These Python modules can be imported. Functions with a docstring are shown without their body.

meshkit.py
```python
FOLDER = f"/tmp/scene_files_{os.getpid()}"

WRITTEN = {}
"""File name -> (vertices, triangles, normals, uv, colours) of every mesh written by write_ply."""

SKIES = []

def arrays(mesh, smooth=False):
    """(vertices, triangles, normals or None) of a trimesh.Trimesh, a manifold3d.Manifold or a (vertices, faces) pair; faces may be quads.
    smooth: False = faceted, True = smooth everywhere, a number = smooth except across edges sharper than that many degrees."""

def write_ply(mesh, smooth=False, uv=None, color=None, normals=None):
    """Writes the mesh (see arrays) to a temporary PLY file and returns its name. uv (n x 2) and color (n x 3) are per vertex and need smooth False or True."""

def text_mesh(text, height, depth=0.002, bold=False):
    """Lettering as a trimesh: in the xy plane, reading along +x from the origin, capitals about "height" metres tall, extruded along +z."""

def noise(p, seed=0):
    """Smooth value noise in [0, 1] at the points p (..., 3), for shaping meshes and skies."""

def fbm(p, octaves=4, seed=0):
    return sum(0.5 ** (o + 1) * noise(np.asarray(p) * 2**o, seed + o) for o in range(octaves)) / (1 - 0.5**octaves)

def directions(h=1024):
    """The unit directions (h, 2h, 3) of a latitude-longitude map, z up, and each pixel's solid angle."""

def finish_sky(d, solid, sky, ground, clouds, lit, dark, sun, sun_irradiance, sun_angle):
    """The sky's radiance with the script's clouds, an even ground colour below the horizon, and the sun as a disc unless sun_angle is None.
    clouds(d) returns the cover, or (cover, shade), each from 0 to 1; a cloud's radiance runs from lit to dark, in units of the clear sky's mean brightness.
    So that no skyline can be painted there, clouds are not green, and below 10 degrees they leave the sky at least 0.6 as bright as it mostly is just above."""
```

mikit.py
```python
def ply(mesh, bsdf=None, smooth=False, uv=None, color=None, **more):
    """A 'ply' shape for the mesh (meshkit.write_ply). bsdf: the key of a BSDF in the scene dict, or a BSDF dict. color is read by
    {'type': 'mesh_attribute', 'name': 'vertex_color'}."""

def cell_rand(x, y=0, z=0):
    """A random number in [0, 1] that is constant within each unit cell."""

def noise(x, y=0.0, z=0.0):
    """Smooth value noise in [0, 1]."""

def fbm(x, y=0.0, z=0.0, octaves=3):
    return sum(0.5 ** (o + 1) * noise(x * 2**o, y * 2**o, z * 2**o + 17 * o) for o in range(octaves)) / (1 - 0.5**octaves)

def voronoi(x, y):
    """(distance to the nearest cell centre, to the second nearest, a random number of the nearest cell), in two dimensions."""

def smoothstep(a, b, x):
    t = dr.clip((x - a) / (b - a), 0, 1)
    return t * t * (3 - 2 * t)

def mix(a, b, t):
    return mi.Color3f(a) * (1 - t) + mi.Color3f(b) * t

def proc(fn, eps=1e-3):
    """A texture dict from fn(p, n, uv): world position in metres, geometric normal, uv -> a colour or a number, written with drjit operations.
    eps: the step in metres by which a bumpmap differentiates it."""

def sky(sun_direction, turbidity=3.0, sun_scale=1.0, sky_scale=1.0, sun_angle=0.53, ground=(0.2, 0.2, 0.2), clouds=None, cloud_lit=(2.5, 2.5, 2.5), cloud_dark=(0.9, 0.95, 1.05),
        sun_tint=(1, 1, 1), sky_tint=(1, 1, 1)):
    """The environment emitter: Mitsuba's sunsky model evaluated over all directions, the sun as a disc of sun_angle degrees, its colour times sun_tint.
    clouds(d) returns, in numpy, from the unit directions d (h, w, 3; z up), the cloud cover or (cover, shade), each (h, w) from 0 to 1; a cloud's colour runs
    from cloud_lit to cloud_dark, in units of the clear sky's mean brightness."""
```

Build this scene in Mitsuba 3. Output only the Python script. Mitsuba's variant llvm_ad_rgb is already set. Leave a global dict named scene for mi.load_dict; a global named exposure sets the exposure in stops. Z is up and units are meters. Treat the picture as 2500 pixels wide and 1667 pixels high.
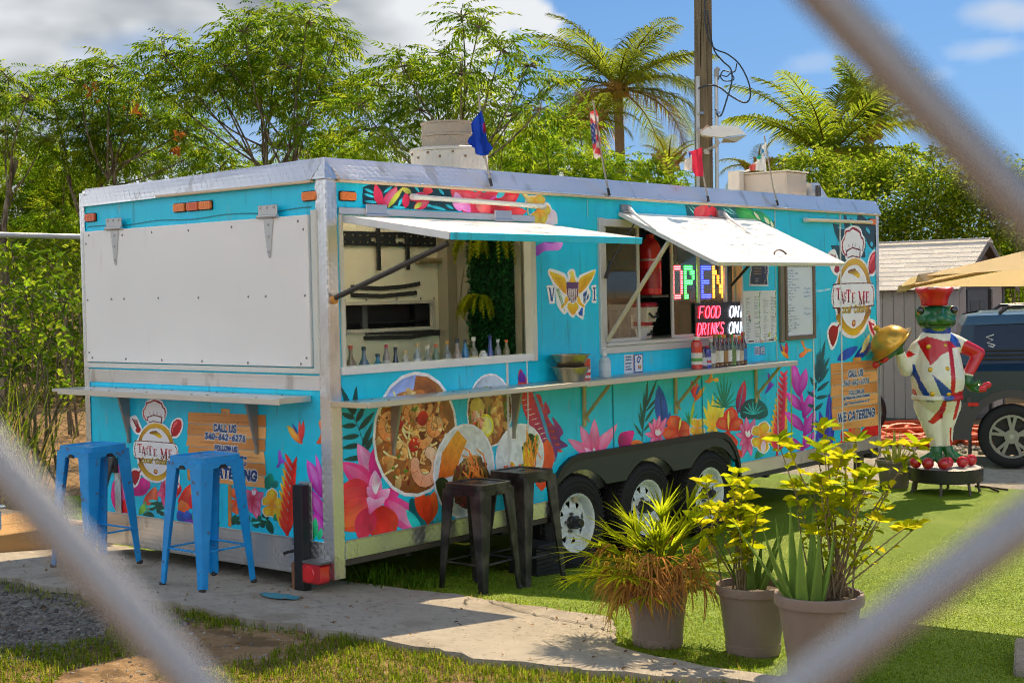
import math, random
import numpy as np, trimesh, drjit as dr, mitsuba as mi, mikit, meshkit
import shapely
from shapely.geometry import Polygon, Point, LineString, box as sbox
from shapely.ops import unary_union
from mikit import proc, noise, fbm, smoothstep, mix

T = mi.ScalarTransform4f
scene, labels = {}, {}
rng = np.random.default_rng(7)
random.seed(7)

# ---------------------------------------------------------------- camera, sky, exposure
EYE = np.array([-5.569, -6.072, 1.933])
FWD = np.array([0.76333, 0.64496, -0.03291])
UP = np.array([0.03848, 0.00548, 0.99924])
scene['camera'] = {'type': 'thinlens', 'fov': 39.318, 'fov_axis': 'x', 'near_clip': 0.01, 'far_clip': 900.0,
                   'aperture_radius': 0.0008, 'focus_distance': 9.2,
                   'to_world': T().look_at(origin=EYE.tolist(), target=(EYE + FWD).tolist(), up=UP.tolist())}
SUN = np.array([0.83, 0.16, 1.0])
exposure = 3.2

def cloud_cover(d):
    az = np.degrees(np.arctan2(d[..., 1], d[..., 0])) - 40.2          # degrees to the left of north-east
    az = (az + 180) % 360 - 180
    el = np.degrees(np.arcsin(np.clip(d[..., 2], -1, 1)))
    q = d * np.array([1, 1, 1.6])
    n = meshkit.fbm(q * 9.0, 5, 3)
    n2 = meshkit.fbm(q * 26.0, 4, 8)
    bump = (n - .5) * 9 + (n2 - .5) * 5
    # one large cumulus bank left of the view's middle, its flank falling away to the right
    edge = -0.3 - np.clip(13 - el, -20, 40) * 0.36 + bump * 1.05
    bank = np.clip((az - edge) / 0.9, 0, 1) * np.clip((62 - az) / 10, 0, 1) * np.clip((40 - el) / 6, 0, 1)
    gap = np.clip((3.5 - np.hypot((az - 11) / 2.2, el - 7.0) + bump * .35) / 2.0, 0, 1)
    bank = bank * (1 - .75 * gap)
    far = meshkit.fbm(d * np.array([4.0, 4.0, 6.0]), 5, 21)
    rest = np.clip((far - .43) / .06, 0, 1) * np.clip((el + 2) / 6, 0, 1) * np.clip((60 - el) / 14, 0, 1) * np.clip(np.maximum(az - 24, -112 - az) / 8, 0, 1)  # clouds out of view, left and behind, added to brighten the shaded faces
    wisp = np.zeros_like(az)
    for a, e, ra, re, s in ((-13.6, 9.6, 1.6, .7, .5), (-19.0, 10.2, 1.4, .7, .6), (-18.6, 8.7, 1.5, .4, .45), (-16.4, 7.9, .9, .35, .35), (-12.2, 8.7, 1.2, .4, .3)):
        wisp = np.maximum(wisp, s * np.clip(1.15 - np.hypot((az - a) / ra, (el - e) / re) + (n2 - .5) * 2.2, 0, 1))
    haze = .62 * np.exp(-np.clip(el, 0, 90) / 4.2) * (1 - bank)
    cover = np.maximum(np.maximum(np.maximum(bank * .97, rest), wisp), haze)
    dark = np.clip((el - 8.8) / 4.0, 0, 1) * np.clip((az - 4) / 8, 0, 1) + .55 * np.clip((n - .54) / .12, 0, 1) * np.clip((az - 2) / 4, 0, 1)
    low = np.clip((az - 12) / 6, 0, 1) * np.clip((9 - el) / 4, 0, 1)
    inner = np.clip(dark * .8 + low * .55 + (meshkit.fbm(q * 14.0, 4, 5) - .5) * 2.2 * np.clip((az + 1) / 5, 0, 1), 0, 1)
    shade = np.where(bank > .02, .50 + .40 * inner, .12)
    shade = np.where((np.maximum(haze, wisp) > bank) & (np.maximum(haze, wisp) > rest), np.where(wisp > haze, .58, .84), shade)
    return cover, np.clip(shade, 0, 1)

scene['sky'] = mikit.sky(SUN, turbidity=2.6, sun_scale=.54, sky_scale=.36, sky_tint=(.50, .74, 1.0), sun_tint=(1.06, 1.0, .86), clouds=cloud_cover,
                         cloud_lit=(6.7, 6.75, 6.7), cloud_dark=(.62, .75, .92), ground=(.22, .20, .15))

# ---------------------------------------------------------------- helpers
def rgb(*c): return {'type': 'rgb', 'value': [float(x) for x in c]}

_mats = {}
def M(c, rough=.5, metal=0.0, spec=.5, coat=0.0):
    """A plain material's key."""
    k = (tuple(c), rough, metal, spec, coat)
    if k not in _mats:
        name = 'plain_material_%d' % len(_mats)
        b = {'type': 'principled', 'base_color': rgb(*c), 'roughness': float(rough), 'metallic': float(metal), 'specular': float(spec)}
        if coat: b.update(clearcoat=float(coat), clearcoat_gloss=.92)
        scene[name] = {'type': 'twosided', 'bsdf': b}
        _mats[k] = name
    return _mats[k]

VC = {'type': 'mesh_attribute', 'name': 'vertex_color'}
def two(b): return {'type': 'twosided', 'bsdf': b}
scene['print_material'] = two({'type': 'principled', 'base_color': VC, 'roughness': .32, 'specular': .45})
scene['coloured_matte'] = two({'type': 'principled', 'base_color': VC, 'roughness': .8, 'specular': .2})
scene['coloured_gloss'] = two({'type': 'principled', 'base_color': VC, 'roughness': .22, 'specular': .5, 'clearcoat': .6, 'clearcoat_gloss': .95})
scene['leaf_material'] = {'type': 'principledthin', 'base_color': VC, 'diff_trans': 1.45, 'roughness': .42, 'eta': 1.45}
scene['dry_leaf_material'] = {'type': 'principledthin', 'base_color': VC, 'diff_trans': .7, 'roughness': .7, 'eta': 1.3}
scene['pane_glass'] = {'type': 'thindielectric', 'int_ior': 1.5}
scene['bottle_glass'] = two({'type': 'principled', 'base_color': VC, 'roughness': .06, 'specular': .8, 'clearcoat': .8, 'clearcoat_gloss': .98})
scene['clear_glass'] = {'type': 'dielectric', 'int_ior': 1.33}

def numbered(name):
    if name not in _taken:
        _taken.add(name)
        return name
    i = _count.get(name, 0)
    while True:
        i += 1
        k = '%s_%03d' % (name, i)
        if k not in _taken: break
    _count[name] = i
    _taken.add(k)
    return k
_taken, _count = set(), {}

def thing(name, label, cat, group=None):
    k = numbered(name)
    labels[k] = {'label': label, 'category': cat}
    if group: labels[k]['group'] = group
    return k

def structure(name, mesh, mat, **kw):
    k = numbered(name)
    scene[k] = mikit.ply(mesh, mat, **kw)
    labels[k] = {'kind': 'structure', 'label': kw.pop('label', name.replace('_', ' '))}
    return k

def stuff(name, label, cat, mesh, mat, color=None, smooth=False):
    k = numbered(name)
    scene[k] = mikit.ply(mesh, mat, smooth=smooth, color=color)
    labels[k] = {'label': label, 'category': cat, 'kind': 'stuff'}
    return k

def part(parent, name, mesh, mat, smooth=30, color=None, label=None, kind=None):
    if isinstance(mesh, list):
        return [part(parent, name, m, mat, smooth, color, label, kind) for m in mesh][0]
    k = numbered(parent + '__' + name)
    if color is not None:
        smooth = smooth if isinstance(smooth, bool) else False
        color = np.broadcast_to(np.asarray(color, float), (len(mesh.vertices), 3)) if np.ndim(color) == 1 else color
    scene[k] = mikit.ply(mesh, mat, smooth=smooth, color=color)
    if label or kind:
        labels[k] = {}
        if label: labels[k]['label'] = label
        if kind: labels[k]['kind'] = kind
    return k

def single(name, label, cat, mesh, mat, group=None, smooth=30, color=None):
    k = thing(name, label, cat, group)
    scene[k] = mikit.ply(mesh, mat, smooth=smooth, color=color)
    return k

def cat(*ms):
    ms = [m for q in ms for m in (q if isinstance(q, (list, tuple)) else [q])]
    return trimesh.util.concatenate(ms)

def lst(*ms): return [m for q in ms for m in (q if isinstance(q, (list, tuple)) else [q])]

def box(x0, x1, y0, y1, z0, z1, c=0.0):
    x0, x1 = min(x0, x1), max(x0, x1); y0, y1 = min(y0, y1), max(y0, y1); z0, z1 = min(z0, z1), max(z0, z1)
    ext = np.array([x1 - x0, y1 - y0, z1 - z0]); mid = np.array([x0 + x1, y0 + y1, z0 + z1]) / 2
    c = min(c, ext.min() * .45)
    if c <= 0:
        return trimesh.creation.box(ext, transform=trimesh.transformations.translation_matrix(mid))
    s = np.array([[a, b, d] for a in (-1, 1) for b in (-1, 1) for d in (-1, 1)], float)
    h = ext / 2
    v = np.vstack([s * (h - c * np.array(k)) for k in ((0, 1, 1), (1, 0, 1), (1, 1, 0))]) + mid
    return trimesh.convex.convex_hull(v)

def tube(pts, r, n=8, caps=True):
    p = np.asarray(pts, float); k = len(p)
    r = np.broadcast_to(np.asarray(r, float), (k,))
    t = np.gradient(p, axis=0); t /= np.linalg.norm(t, axis=1, keepdims=True) + 1e-12
    a = np.cross(t[0], [0, 0, 1.0] if abs(t[0][2]) < .9 else [1.0, 0, 0]); a /= np.linalg.norm(a)
    ang = np.arange(n) * 2 * np.pi / n
    V = []
    for i in range(k):
        a = a - t[i] * (a @ t[i]); a /= np.linalg.norm(a) + 1e-12
        b = np.cross(t[i], a)
        V.append(p[i] + r[i] * (np.cos(ang)[:, None] * a + np.sin(ang)[:, None] * b))
    V = np.vstack(V)
    i, j = np.meshgrid(np.arange(k - 1), np.arange(n), indexing='ij')
    q0, q1, q2, q3 = i * n + j, i * n + (j + 1) % n, (i + 1) * n + (j + 1) % n, (i + 1) * n + j
    F = np.vstack([np.stack([q0, q1, q2], -1).reshape(-1, 3), np.stack([q0, q2, q3], -1).reshape(-1, 3)])
    if caps:
        V = np.vstack([V, p[0], p[-1]]); j = np.arange(n); e = (k - 1) * n
        F = np.vstack([F, np.stack([j * 0 + k * n, (j + 1) % n, j], -1), np.stack([j * 0 + k * n + 1, e + j, e + (j + 1) % n], -1)])
    return trimesh.Trimesh(V, F, process=False)

def rev(profile, n=32, axis='z', at=(0, 0, 0)):
    m = trimesh.creation.revolve(np.asarray(profile, float), sections=n)
    if axis == 'y': m.apply_transform(trimesh.transformations.rotation_matrix(math.pi / 2, [1, 0, 0]))   # z -> -y
    if axis == 'x': m.apply_transform(trimesh.transformations.rotation_matrix(math.pi / 2, [0, 1, 0]))
    m.apply_translation(at)
    return m

SIDE = np.array([[1, 0, 0, 0], [0, 0, -1, 0], [0, 1, 0, 0], [0, 0, 0, 1.0]])        # (u, v, w) -> x = u, z = v, outward -y
REAR = np.array([[0, 0, -1, 0], [-1, 0, 0, 0], [0, 1, 0, 0], [0, 0, 0, 1.0]])       # (u, v, w) -> y = -u, z = v, outward -x

def prism(poly, depth, frame=None, off=0.0):
    if not isinstance(poly, (Polygon, shapely.MultiPolygon)): poly = Polygon(poly)
    ms = [trimesh.creation.extrude_polygon(g, depth, engine='earcut') for g in getattr(poly, 'geoms', [poly])]
    m = cat(ms)
    m.apply_translation([0, 0, off])
    if frame is not None: m.apply_transform(frame)
    return m

def rbox2(x0, y0, x1, y1, r):
    return sbox(x0 + r, y0 + r, x1 - r, y1 - r).buffer(r, quad_segs=5)

def moved(m, loc=(0, 0, 0), rz=0.0, ry=0.0, rx=0.0, s=1.0):
    m = m.copy()
    if s != 1.0: m.apply_scale(s)
    R = trimesh.transformations.euler_matrix(rx, ry, rz)
    m.apply_transform(R); m.apply_translation(loc)
    return m

def ground_z(x, y=0):
    return np.clip(.22 - .085 * np.asarray(x, float), 0, .30)

def text(t, h, bold=False, depth=.0015):
    return meshkit.text_mesh(t, h, depth, bold)
# ---------------------------------------------------------------- procedural materials
def wall_col(p, n, uv):
    u = dr.select(dr.abs(n.x) > .5, p.y, p.x)
    streak = fbm(u * 22, p.z * 1.4, 3.0, 3)
    blot = fbm(u * 2.3, p.z * 2.1, 9.0, 4)
    c = mix((.003, .53, .79), (.010, .61, .86), streak)
    c = mix(c, (.0, .56, .66), smoothstep(.45, .75, blot) * .5)
    scuff = smoothstep(.74, .86, fbm(u * 14, p.z * 3.5, 1.0, 4))
    c = mix(c, (.18, .42, .47), scuff * .55)
    return mix(c, (.03, .12, .13), smoothstep(.66, .9, fbm(u * 30, p.z * 3.0, 5.0, 3)) * .4)
scene['wall_paint'] = two({'type': 'principled', 'base_color': proc(wall_col), 'roughness': .34, 'specular': .45})

def diamond_h(p, n, uv):
    flat = dr.abs(n.z) > .7
    u = dr.select(flat, p.x, dr.select(dr.abs(n.x) > .5, p.y, p.x)) / .027
    v = dr.select(flat, p.y, p.z) / .027
    i, j = dr.floor(u), dr.floor(v)
    odd = dr.select((i + j) - 2 * dr.floor((i + j) / 2) > .5, 1.0, -1.0)
    a, b = u - i - .5, v - j - .5
    s = (a + odd * b) * .7071
    t = (b - odd * a) * .7071
    return .0042 * (1 - smoothstep(.6, 1.0, dr.sqrt(dr.square(s / .52) + dr.square(t / .15)))) + .0006 * fbm(u * .25, v * .25, 0.0, 2)
def diamond_c(p, n, uv):
    w = fbm(p.x * 3 + p.y * 2.3, p.z * 6, p.y * 2, 4)
    c = mix((.78, .78, .77), (.90, .91, .92), w)
    return mix(c, (.40, .37, .31), smoothstep(.60, .8, fbm(p.x * 9, p.z * 5, p.y * 9, 3)) * .5)
scene['diamond_plate'] = {'type': 'bumpmap', 'texture': proc(diamond_h, 1.5e-3), 'scale': 1.0,
                          'bsdf': {'type': 'twosided', 'bsdf': {'type': 'principled', 'base_color': proc(diamond_c), 'metallic': 1.0, 'roughness': .27}}}

def alu_c(p, n, uv):
    w = fbm(p.x * 7 + p.y * 3, p.z * 9, p.y * 7, 4)
    return mix((.52, .51, .48), (.80, .80, .79), w)
scene['worn_aluminium'] = two({'type': 'principled', 'base_color': proc(alu_c), 'metallic': .9, 'roughness': .36})

def white_c(p, n, uv):
    w = fbm(p.x * 2.0, p.y * 2.0, p.z * 2.0, 3)
    c = mix((.72, .73, .71), (.80, .81, .79), w)
    return mix(c, (.50, .47, .38), smoothstep(.66, .85, fbm(p.x * 12, p.y * 12, p.z * 3, 4)) * .35)
scene['white_panel_paint'] = two({'type': 'principled', 'base_color': proc(white_c), 'roughness': .30, 'specular': .5})

def concrete_c(p, n, uv):
    big = fbm(p.x * .9, p.y * .9, 2.0, 4)
    fine = fbm(p.x * 16, p.y * 16, 5.0, 4)
    c = mix((.19, .172, .142), (.345, .315, .262), big * .55 + fine * .45)
    stain = smoothstep(.52, .72, fbm(p.x * 2.6 + 3, p.y * 5.0, 1.0, 4))
    c = mix(c, (.17, .145, .11), stain * .55)
    return mix(c, (.13, .115, .09), smoothstep(.66, .78, fbm(p.x * 34, p.y * 34, 7.0, 3)) * .6)
def concrete_h(p, n, uv):
    return .006 * fbm(p.x * 13, p.y * 13, 1.0, 5) + .010 * fbm(p.x * 2.5, p.y * 2.5, 1.0, 3)
scene['concrete'] = {'type': 'bumpmap', 'texture': proc(concrete_h, 3e-3), 'scale': 1.0,
                     'bsdf': two({'type': 'principled', 'base_color': proc(concrete_c), 'roughness': .9, 'specular': .2})}

def turf_c(p, n, uv):
    a = noise(p.x * 160, p.y * 160, 0.0)
    b = fbm(p.x * 40, p.y * 40, 0.0, 3)
    c = fbm(p.x * 1.6, p.y * 1.6, 0.0, 3)
    k = mix((.07, .145, .003), (.175, .265, .012), a * .5 + b * .5)
    return mix(k, (.21, .28, .04), smoothstep(.45, .75, c) * .4)
def turf_h(p, n, uv):
    return .012 * noise(p.x * 120, p.y * 120, 0.0) + .012 * fbm(p.x * 30, p.y * 30, 2.0, 3)
scene['turf'] = {'type': 'bumpmap', 'texture': proc(turf_h, 2e-3), 'scale': 1.0,
                 'bsdf': two({'type': 'principled', 'base_color': proc(turf_c), 'roughness': .75, 'specular': .3, 'sheen': .6, 'sheen_tint': .8})}

def dirt_c(p, n, uv):
    a = fbm(p.x * 3.2, p.y * 3.2, 0.0, 4)
    f = fbm(p.x * 40, p.y * 40, 0.0, 3)
    c = mix((.14, .085, .04), (.30, .205, .115), a * .5 + f * .5)
    grav = smoothstep(-.75, -1.25, p.x + .25 * (fbm(p.x * 2, p.y * 2, 4.0, 3) - .5)) * smoothstep(-.35, .15, p.y + .8 * (fbm(p.x * 1.7, p.y * 1.7, 9.0, 3) - .5))
    c = mix(c, mix((.075, .075, .07), (.20, .20, .19), f), grav * .85)
    return mix(c, (.06, .04, .02), smoothstep(.5, .72, fbm(p.x * 6.3, p.y * 6.3, 6.0, 4)) * .6)
def dirt_h(p, n, uv):
    return .05 * fbm(p.x * 9, p.y * 9, 1.0, 5)
scene['dirt'] = {'type': 'bumpmap', 'texture': proc(dirt_h, 4e-3), 'scale': 1.0,
                 'bsdf': two({'type': 'principled', 'base_color': proc(dirt_c), 'roughness': .95, 'specular': .1})}

def bark_c(p, n, uv):
    g = fbm(p.x * 30, p.y * 30, p.z * 2.2, 4)
    return mix((.07, .055, .035), (.23, .19, .13), smoothstep(.3, .7, g))
scene['bark'] = two({'type': 'principled', 'base_color': proc(bark_c), 'roughness': .9, 'specular': .15})

def blue_c(p, n, uv):
    w = fbm(p.x * 12, p.y * 12, p.z * 12, 4)
    c = mix((.004, .22, .58), (.010, .31, .70), w)
    return mix(c, (.10, .05, .025), smoothstep(.70, .76, fbm(p.x * 26, p.y * 26, p.z * 26, 3)) * .7)
scene['blue_enamel'] = two({'type': 'principled', 'base_color': proc(blue_c), 'roughness': .33, 'specular': .5})

def gun_c(p, n, uv):
    w = fbm(p.x * 14, p.y * 14, p.z * 9, 4)
    return mix((.018, .018, .018), (.075, .07, .062), smoothstep(.35, .75, w))
scene['gunmetal_enamel'] = two({'type': 'principled', 'base_color': proc(gun_c), 'roughness': .34, 'specular': .6, 'metallic': .35})
# ---------------------------------------------------------------- ground
def sheet(poly, off, step=.35, extra=None):
    """flat-ish sheet over polygon poly following the ground, off metres above it"""
    b = poly.bounds
    xs = np.arange(math.floor(b[0] / step) * step, b[2] + step, step); ys = np.arange(math.floor(b[1] / step) * step, b[3] + step, step)
    pieces = []
    V, F, col = [], [], 0
    pg = shapely.prepared.prep(poly) if hasattr(shapely, 'prepared') else None
    for x in xs[:-1]:
        for y in ys[:-1]:
            c = sbox(x, y, x + step, y + step)
            if pg.contains(c):
                k = len(V); V += [(x, y), (x + step, y), (x + step, y + step), (x, y + step)]; F += [(k, k + 1, k + 2), (k, k + 2, k + 3)]
            elif pg.intersects(c):
                q = poly.intersection(c)
                for g in getattr(q, 'geoms', [q]):
                    if g.geom_type == 'Polygon' and g.area > 1e-7:
                        v, f = trimesh.creation.triangulate_polygon(g, engine='earcut')
                        k = len(V); V += [tuple(t) for t in v]; F += [tuple(t) for t in (np.asarray(f) + k)]
    V = np.array(V); z = ground_z(V[:, 0], V[:, 1]) + off
    m = trimesh.Trimesh(np.column_stack([V, z]), np.array(F), process=False)
    nz = m.face_normals[:, 2] < 0
    m.faces[nz] = m.faces[nz][:, ::-1]
    m.merge_vertices(digits_vertex=5)
    return m
def wobble(pts, amp=.02, step=.12, seed=1):
    ln = LineString(pts); n = max(2, int(ln.length / step)); r = np.random.default_rng(seed)
    return [tuple(np.array(ln.interpolate(i / n, normalized=True).coords[0]) + r.normal(0, amp, 2)) for i in range(n + 1)]

slab_near = wobble([(-1.2, 6.5), (-1.10, 2.6), (-1.06, 1.7), (-1.05, 1.0), (-.94, .275), (-.955, -.19), (-.89, -.58), (-.80, -1.1), (-.80, -1.67), (-.72, -2.15), (-.56, -2.52), (-.28, -2.87), (-.2, -3.4), (-.25, -4.2)], .03, .10, 3)
kerb = wobble([(.16, -4.2), (.0, -3.4), (-.10, -2.97), (-.15, -2.58), (-.125, -2.22), (-.03, -1.97), (.20, -1.84), (.40, -1.71), (.56, -1.56), (.62, -1.45), (.60, -1.2), (.565, -.83), (.57, -.48), (.50, -.14), (.40, .4), (.36, 2.0), (.36, 3.0), (.5, 6.5)], .012, .10, 4)
slab_poly = Polygon(slab_near + kerb).buffer(-.01).buffer(.01)
slab_poly = max(getattr(slab_poly, 'geoms', [slab_poly]), key=lambda g: g.area)
turf_poly = Polygon(kerb + [(7.62, 6.5), (7.70, .3), (7.74, -.6), (7.80, -1.2), (7.9, -6.5), (.3, -6.5)]).buffer(0)
base = Polygon([(-14, -14), (400, -14), (400, 300), (-14, 300)])
far = [(-300, -300), (400, -300), (400, 400), (-300, 400)]
fv = np.array([(x, y, ground_z(x) - .018) for x in (-300, -1, 0, 1, 2, 2.6, 400) for y in (-300, 400)])
ff = []
for i in range(6): ff += [(2 * i, 2 * i + 2, 2 * i + 3), (2 * i, 2 * i + 3, 2 * i + 1)]
structure('ground', trimesh.Trimesh(fv, np.array(ff), process=False), 'dirt')
sl = sheet(slab_poly, .018)
rim = []
for g in [slab_poly.exterior]:
    c = np.array(g.coords)
    for a, b in zip(c[:-1], c[1:]):
        za, zb = ground_z(a[0]), ground_z(b[0])
        rim.append(trimesh.Trimesh([(a[0], a[1], za + .018), (b[0], b[1], zb + .018), (b[0], b[1], zb - .06), (a[0], a[1], za - .06)], [[0, 1, 2], [0, 2, 3]], process=False))
structure('concrete_slab', cat(sl, rim), 'concrete')
structure('artificial_lawn', sheet(turf_poly, -.002), 'turf')
structure('driveway', sheet(sbox(7.60, -30, 12.4, 6.0).difference(turf_poly), -.012, 2.0), 'concrete')
scene['milky_sheet'] = {'type': 'principledthin', 'base_color': rgb(.9, .9, .88), 'diff_trans': 1.9, 'roughness': .5, 'eta': 1.4}
# ---------------------------------------------------------------- the food trailer
L, WD, ZT, ZC, ZP, ZB = 6.97, 2.43, 2.735, 2.61, .528, .422
TR = thing('food_trailer', 'long turquoise food trailer with painted tropical flowers and raised serving hatches', 'food trailer')
ALU, GALV, STEEL = 'worn_aluminium', M((.50, .51, .51), .45, .85), M((.62, .62, .62), .30, 1.0)
BLK, RUB, WHT, DIA = M((.012, .012, .013), .4), M((.018, .018, .018), .75, spec=.3), 'white_panel_paint', 'diamond_plate'
CREAM = M((.82, .74, .52), .6)
DKGREY = M((.035, .036, .038), .6)

W1 = (.10, 1.83, 1.53, 2.41)
W2 = (2.63, 4.485, 1.565, 2.44)
arch = rbox2(1.99, .2, 4.375, .772, .30)
body = sbox(.0, ZB, L, ZC + .01).difference(sbox(W1[0], W1[2], W1[1], W1[3])).difference(sbox(W2[0], W2[2], W2[1], W2[3])).difference(arch)
part(TR, 'side_wall', prism(body, .045, SIDE, -.045), 'wall_paint', smooth=False)
part(TR, 'rear_wall', box(.0, .045, .046, WD, .50, ZC + .01), 'wall_paint', smooth=False)
part(TR, 'far_wall', box(.046, L, WD - .045, WD, ZB, ZC), M((.45, .45, .43), .6), smooth=False)
part(TR, 'front_wall', box(L - .045, L, .046, WD - .046, ZB, ZC), M((.02, .36, .46), .5), smooth=False)
part(TR, 'roof', lst(box(.02, .30, .02, WD - .02, ZT - .055, ZT - .03), box(1.95, L - .02, .02, WD - .02, ZT - .055, ZT - .03), box(.30, 1.95, .02, .15, ZT - .055, ZT - .03), box(.30, 1.95, 1.15, WD - .02, ZT - .055, ZT - .03)), M((.75, .75, .74), .5), smooth=False)
part(TR, 'roof_light', box(.28, 1.97, .13, 1.17, ZT - .0295, ZT - .018), 'milky_sheet', smooth=False)  # skylight sheet added out of view to brighten the room below
part(TR, 'floor', box(.05, L - .05, .30, WD - .05, ZB - .0, ZB + .05), DKGREY, smooth=False)
# sloping cap of chequer plate round the roof, mitred at the rear corner
capx = [0, 1.40, 2.995, 5.04, 5.91, L + .012]
for a, b in zip(capx[:-1], capx[1:]):
    a2 = a + (.0 if a else 0.0)
    v = [(a2 + (.085 if a == 0 else .002), -.042, ZC), (b - .002, -.042, ZC), (b - .002, .018, ZT), (a2 + (.015 if a == 0 else .002), .018, ZT), (a2 + (.085 if a == 0 else .002), .0, ZC), (b - .002, .0, ZC), (b - .002, .06, ZT - .012), (a2 + .002, .06, ZT - .012)]
    part(TR, 'roof_cap', trimesh.convex.convex_hull(np.array(v)), DIA, smooth=False)
dz = -.042
v = [(-.034, .085, ZC), (-.034, WD - .05, ZC - .03), (.012, WD, ZT + dz), (.012, .015, ZT), (.0, .085, ZC), (.0, WD - .05, ZC - .03), (.06, WD, ZT - .012 + dz), (.06, .02, ZT - .012)]
part(TR, 'roof_cap', trimesh.convex.convex_hull(np.array(v)), DIA, smooth=False)
part(TR, 'corner_cap', trimesh.convex.convex_hull(np.array([(-.03, -.03, ZC), (.083, -.03, ZC), (-.03, .083, ZC), (.012, .012, ZT + .002), (.05, .05, ZC)])), DIA, smooth=False)
# wooden-toned edge strips under the cap
part(TR, 'roof_strip', box(.08, L, -.040, -.001, ZC - .016, ZC - .001, .003), M((.62, .50, .33), .5))
part(TR, 'roof_strip', box(-.038, -.001, .09, 1.55, ZC - .018, ZC - .002, .003), M((.62, .50, .33), .5))
# corner posts
def corner_post(x, y, sx, sy, z0, z1, w=.082):
    m = cat(box(x, x + sx * w, y - .006 * sy, y, z0, z1, .002), box(x - .006 * sx, x - .0005 * sx, y - .006 * sy, y + sy * w, z0, z1, .002))
    return part(TR, 'corner_post', m, DIA, smooth=False)
corner_post(-.004, -.004, 1, 1, .318, ZC - .001)
corner_post(L + .004, -.004, -1, 1, .33, ZC - .001, .05)
corner_post(-.004, WD + .004, 1, -1, .35, ZT - .06, .05)
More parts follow.
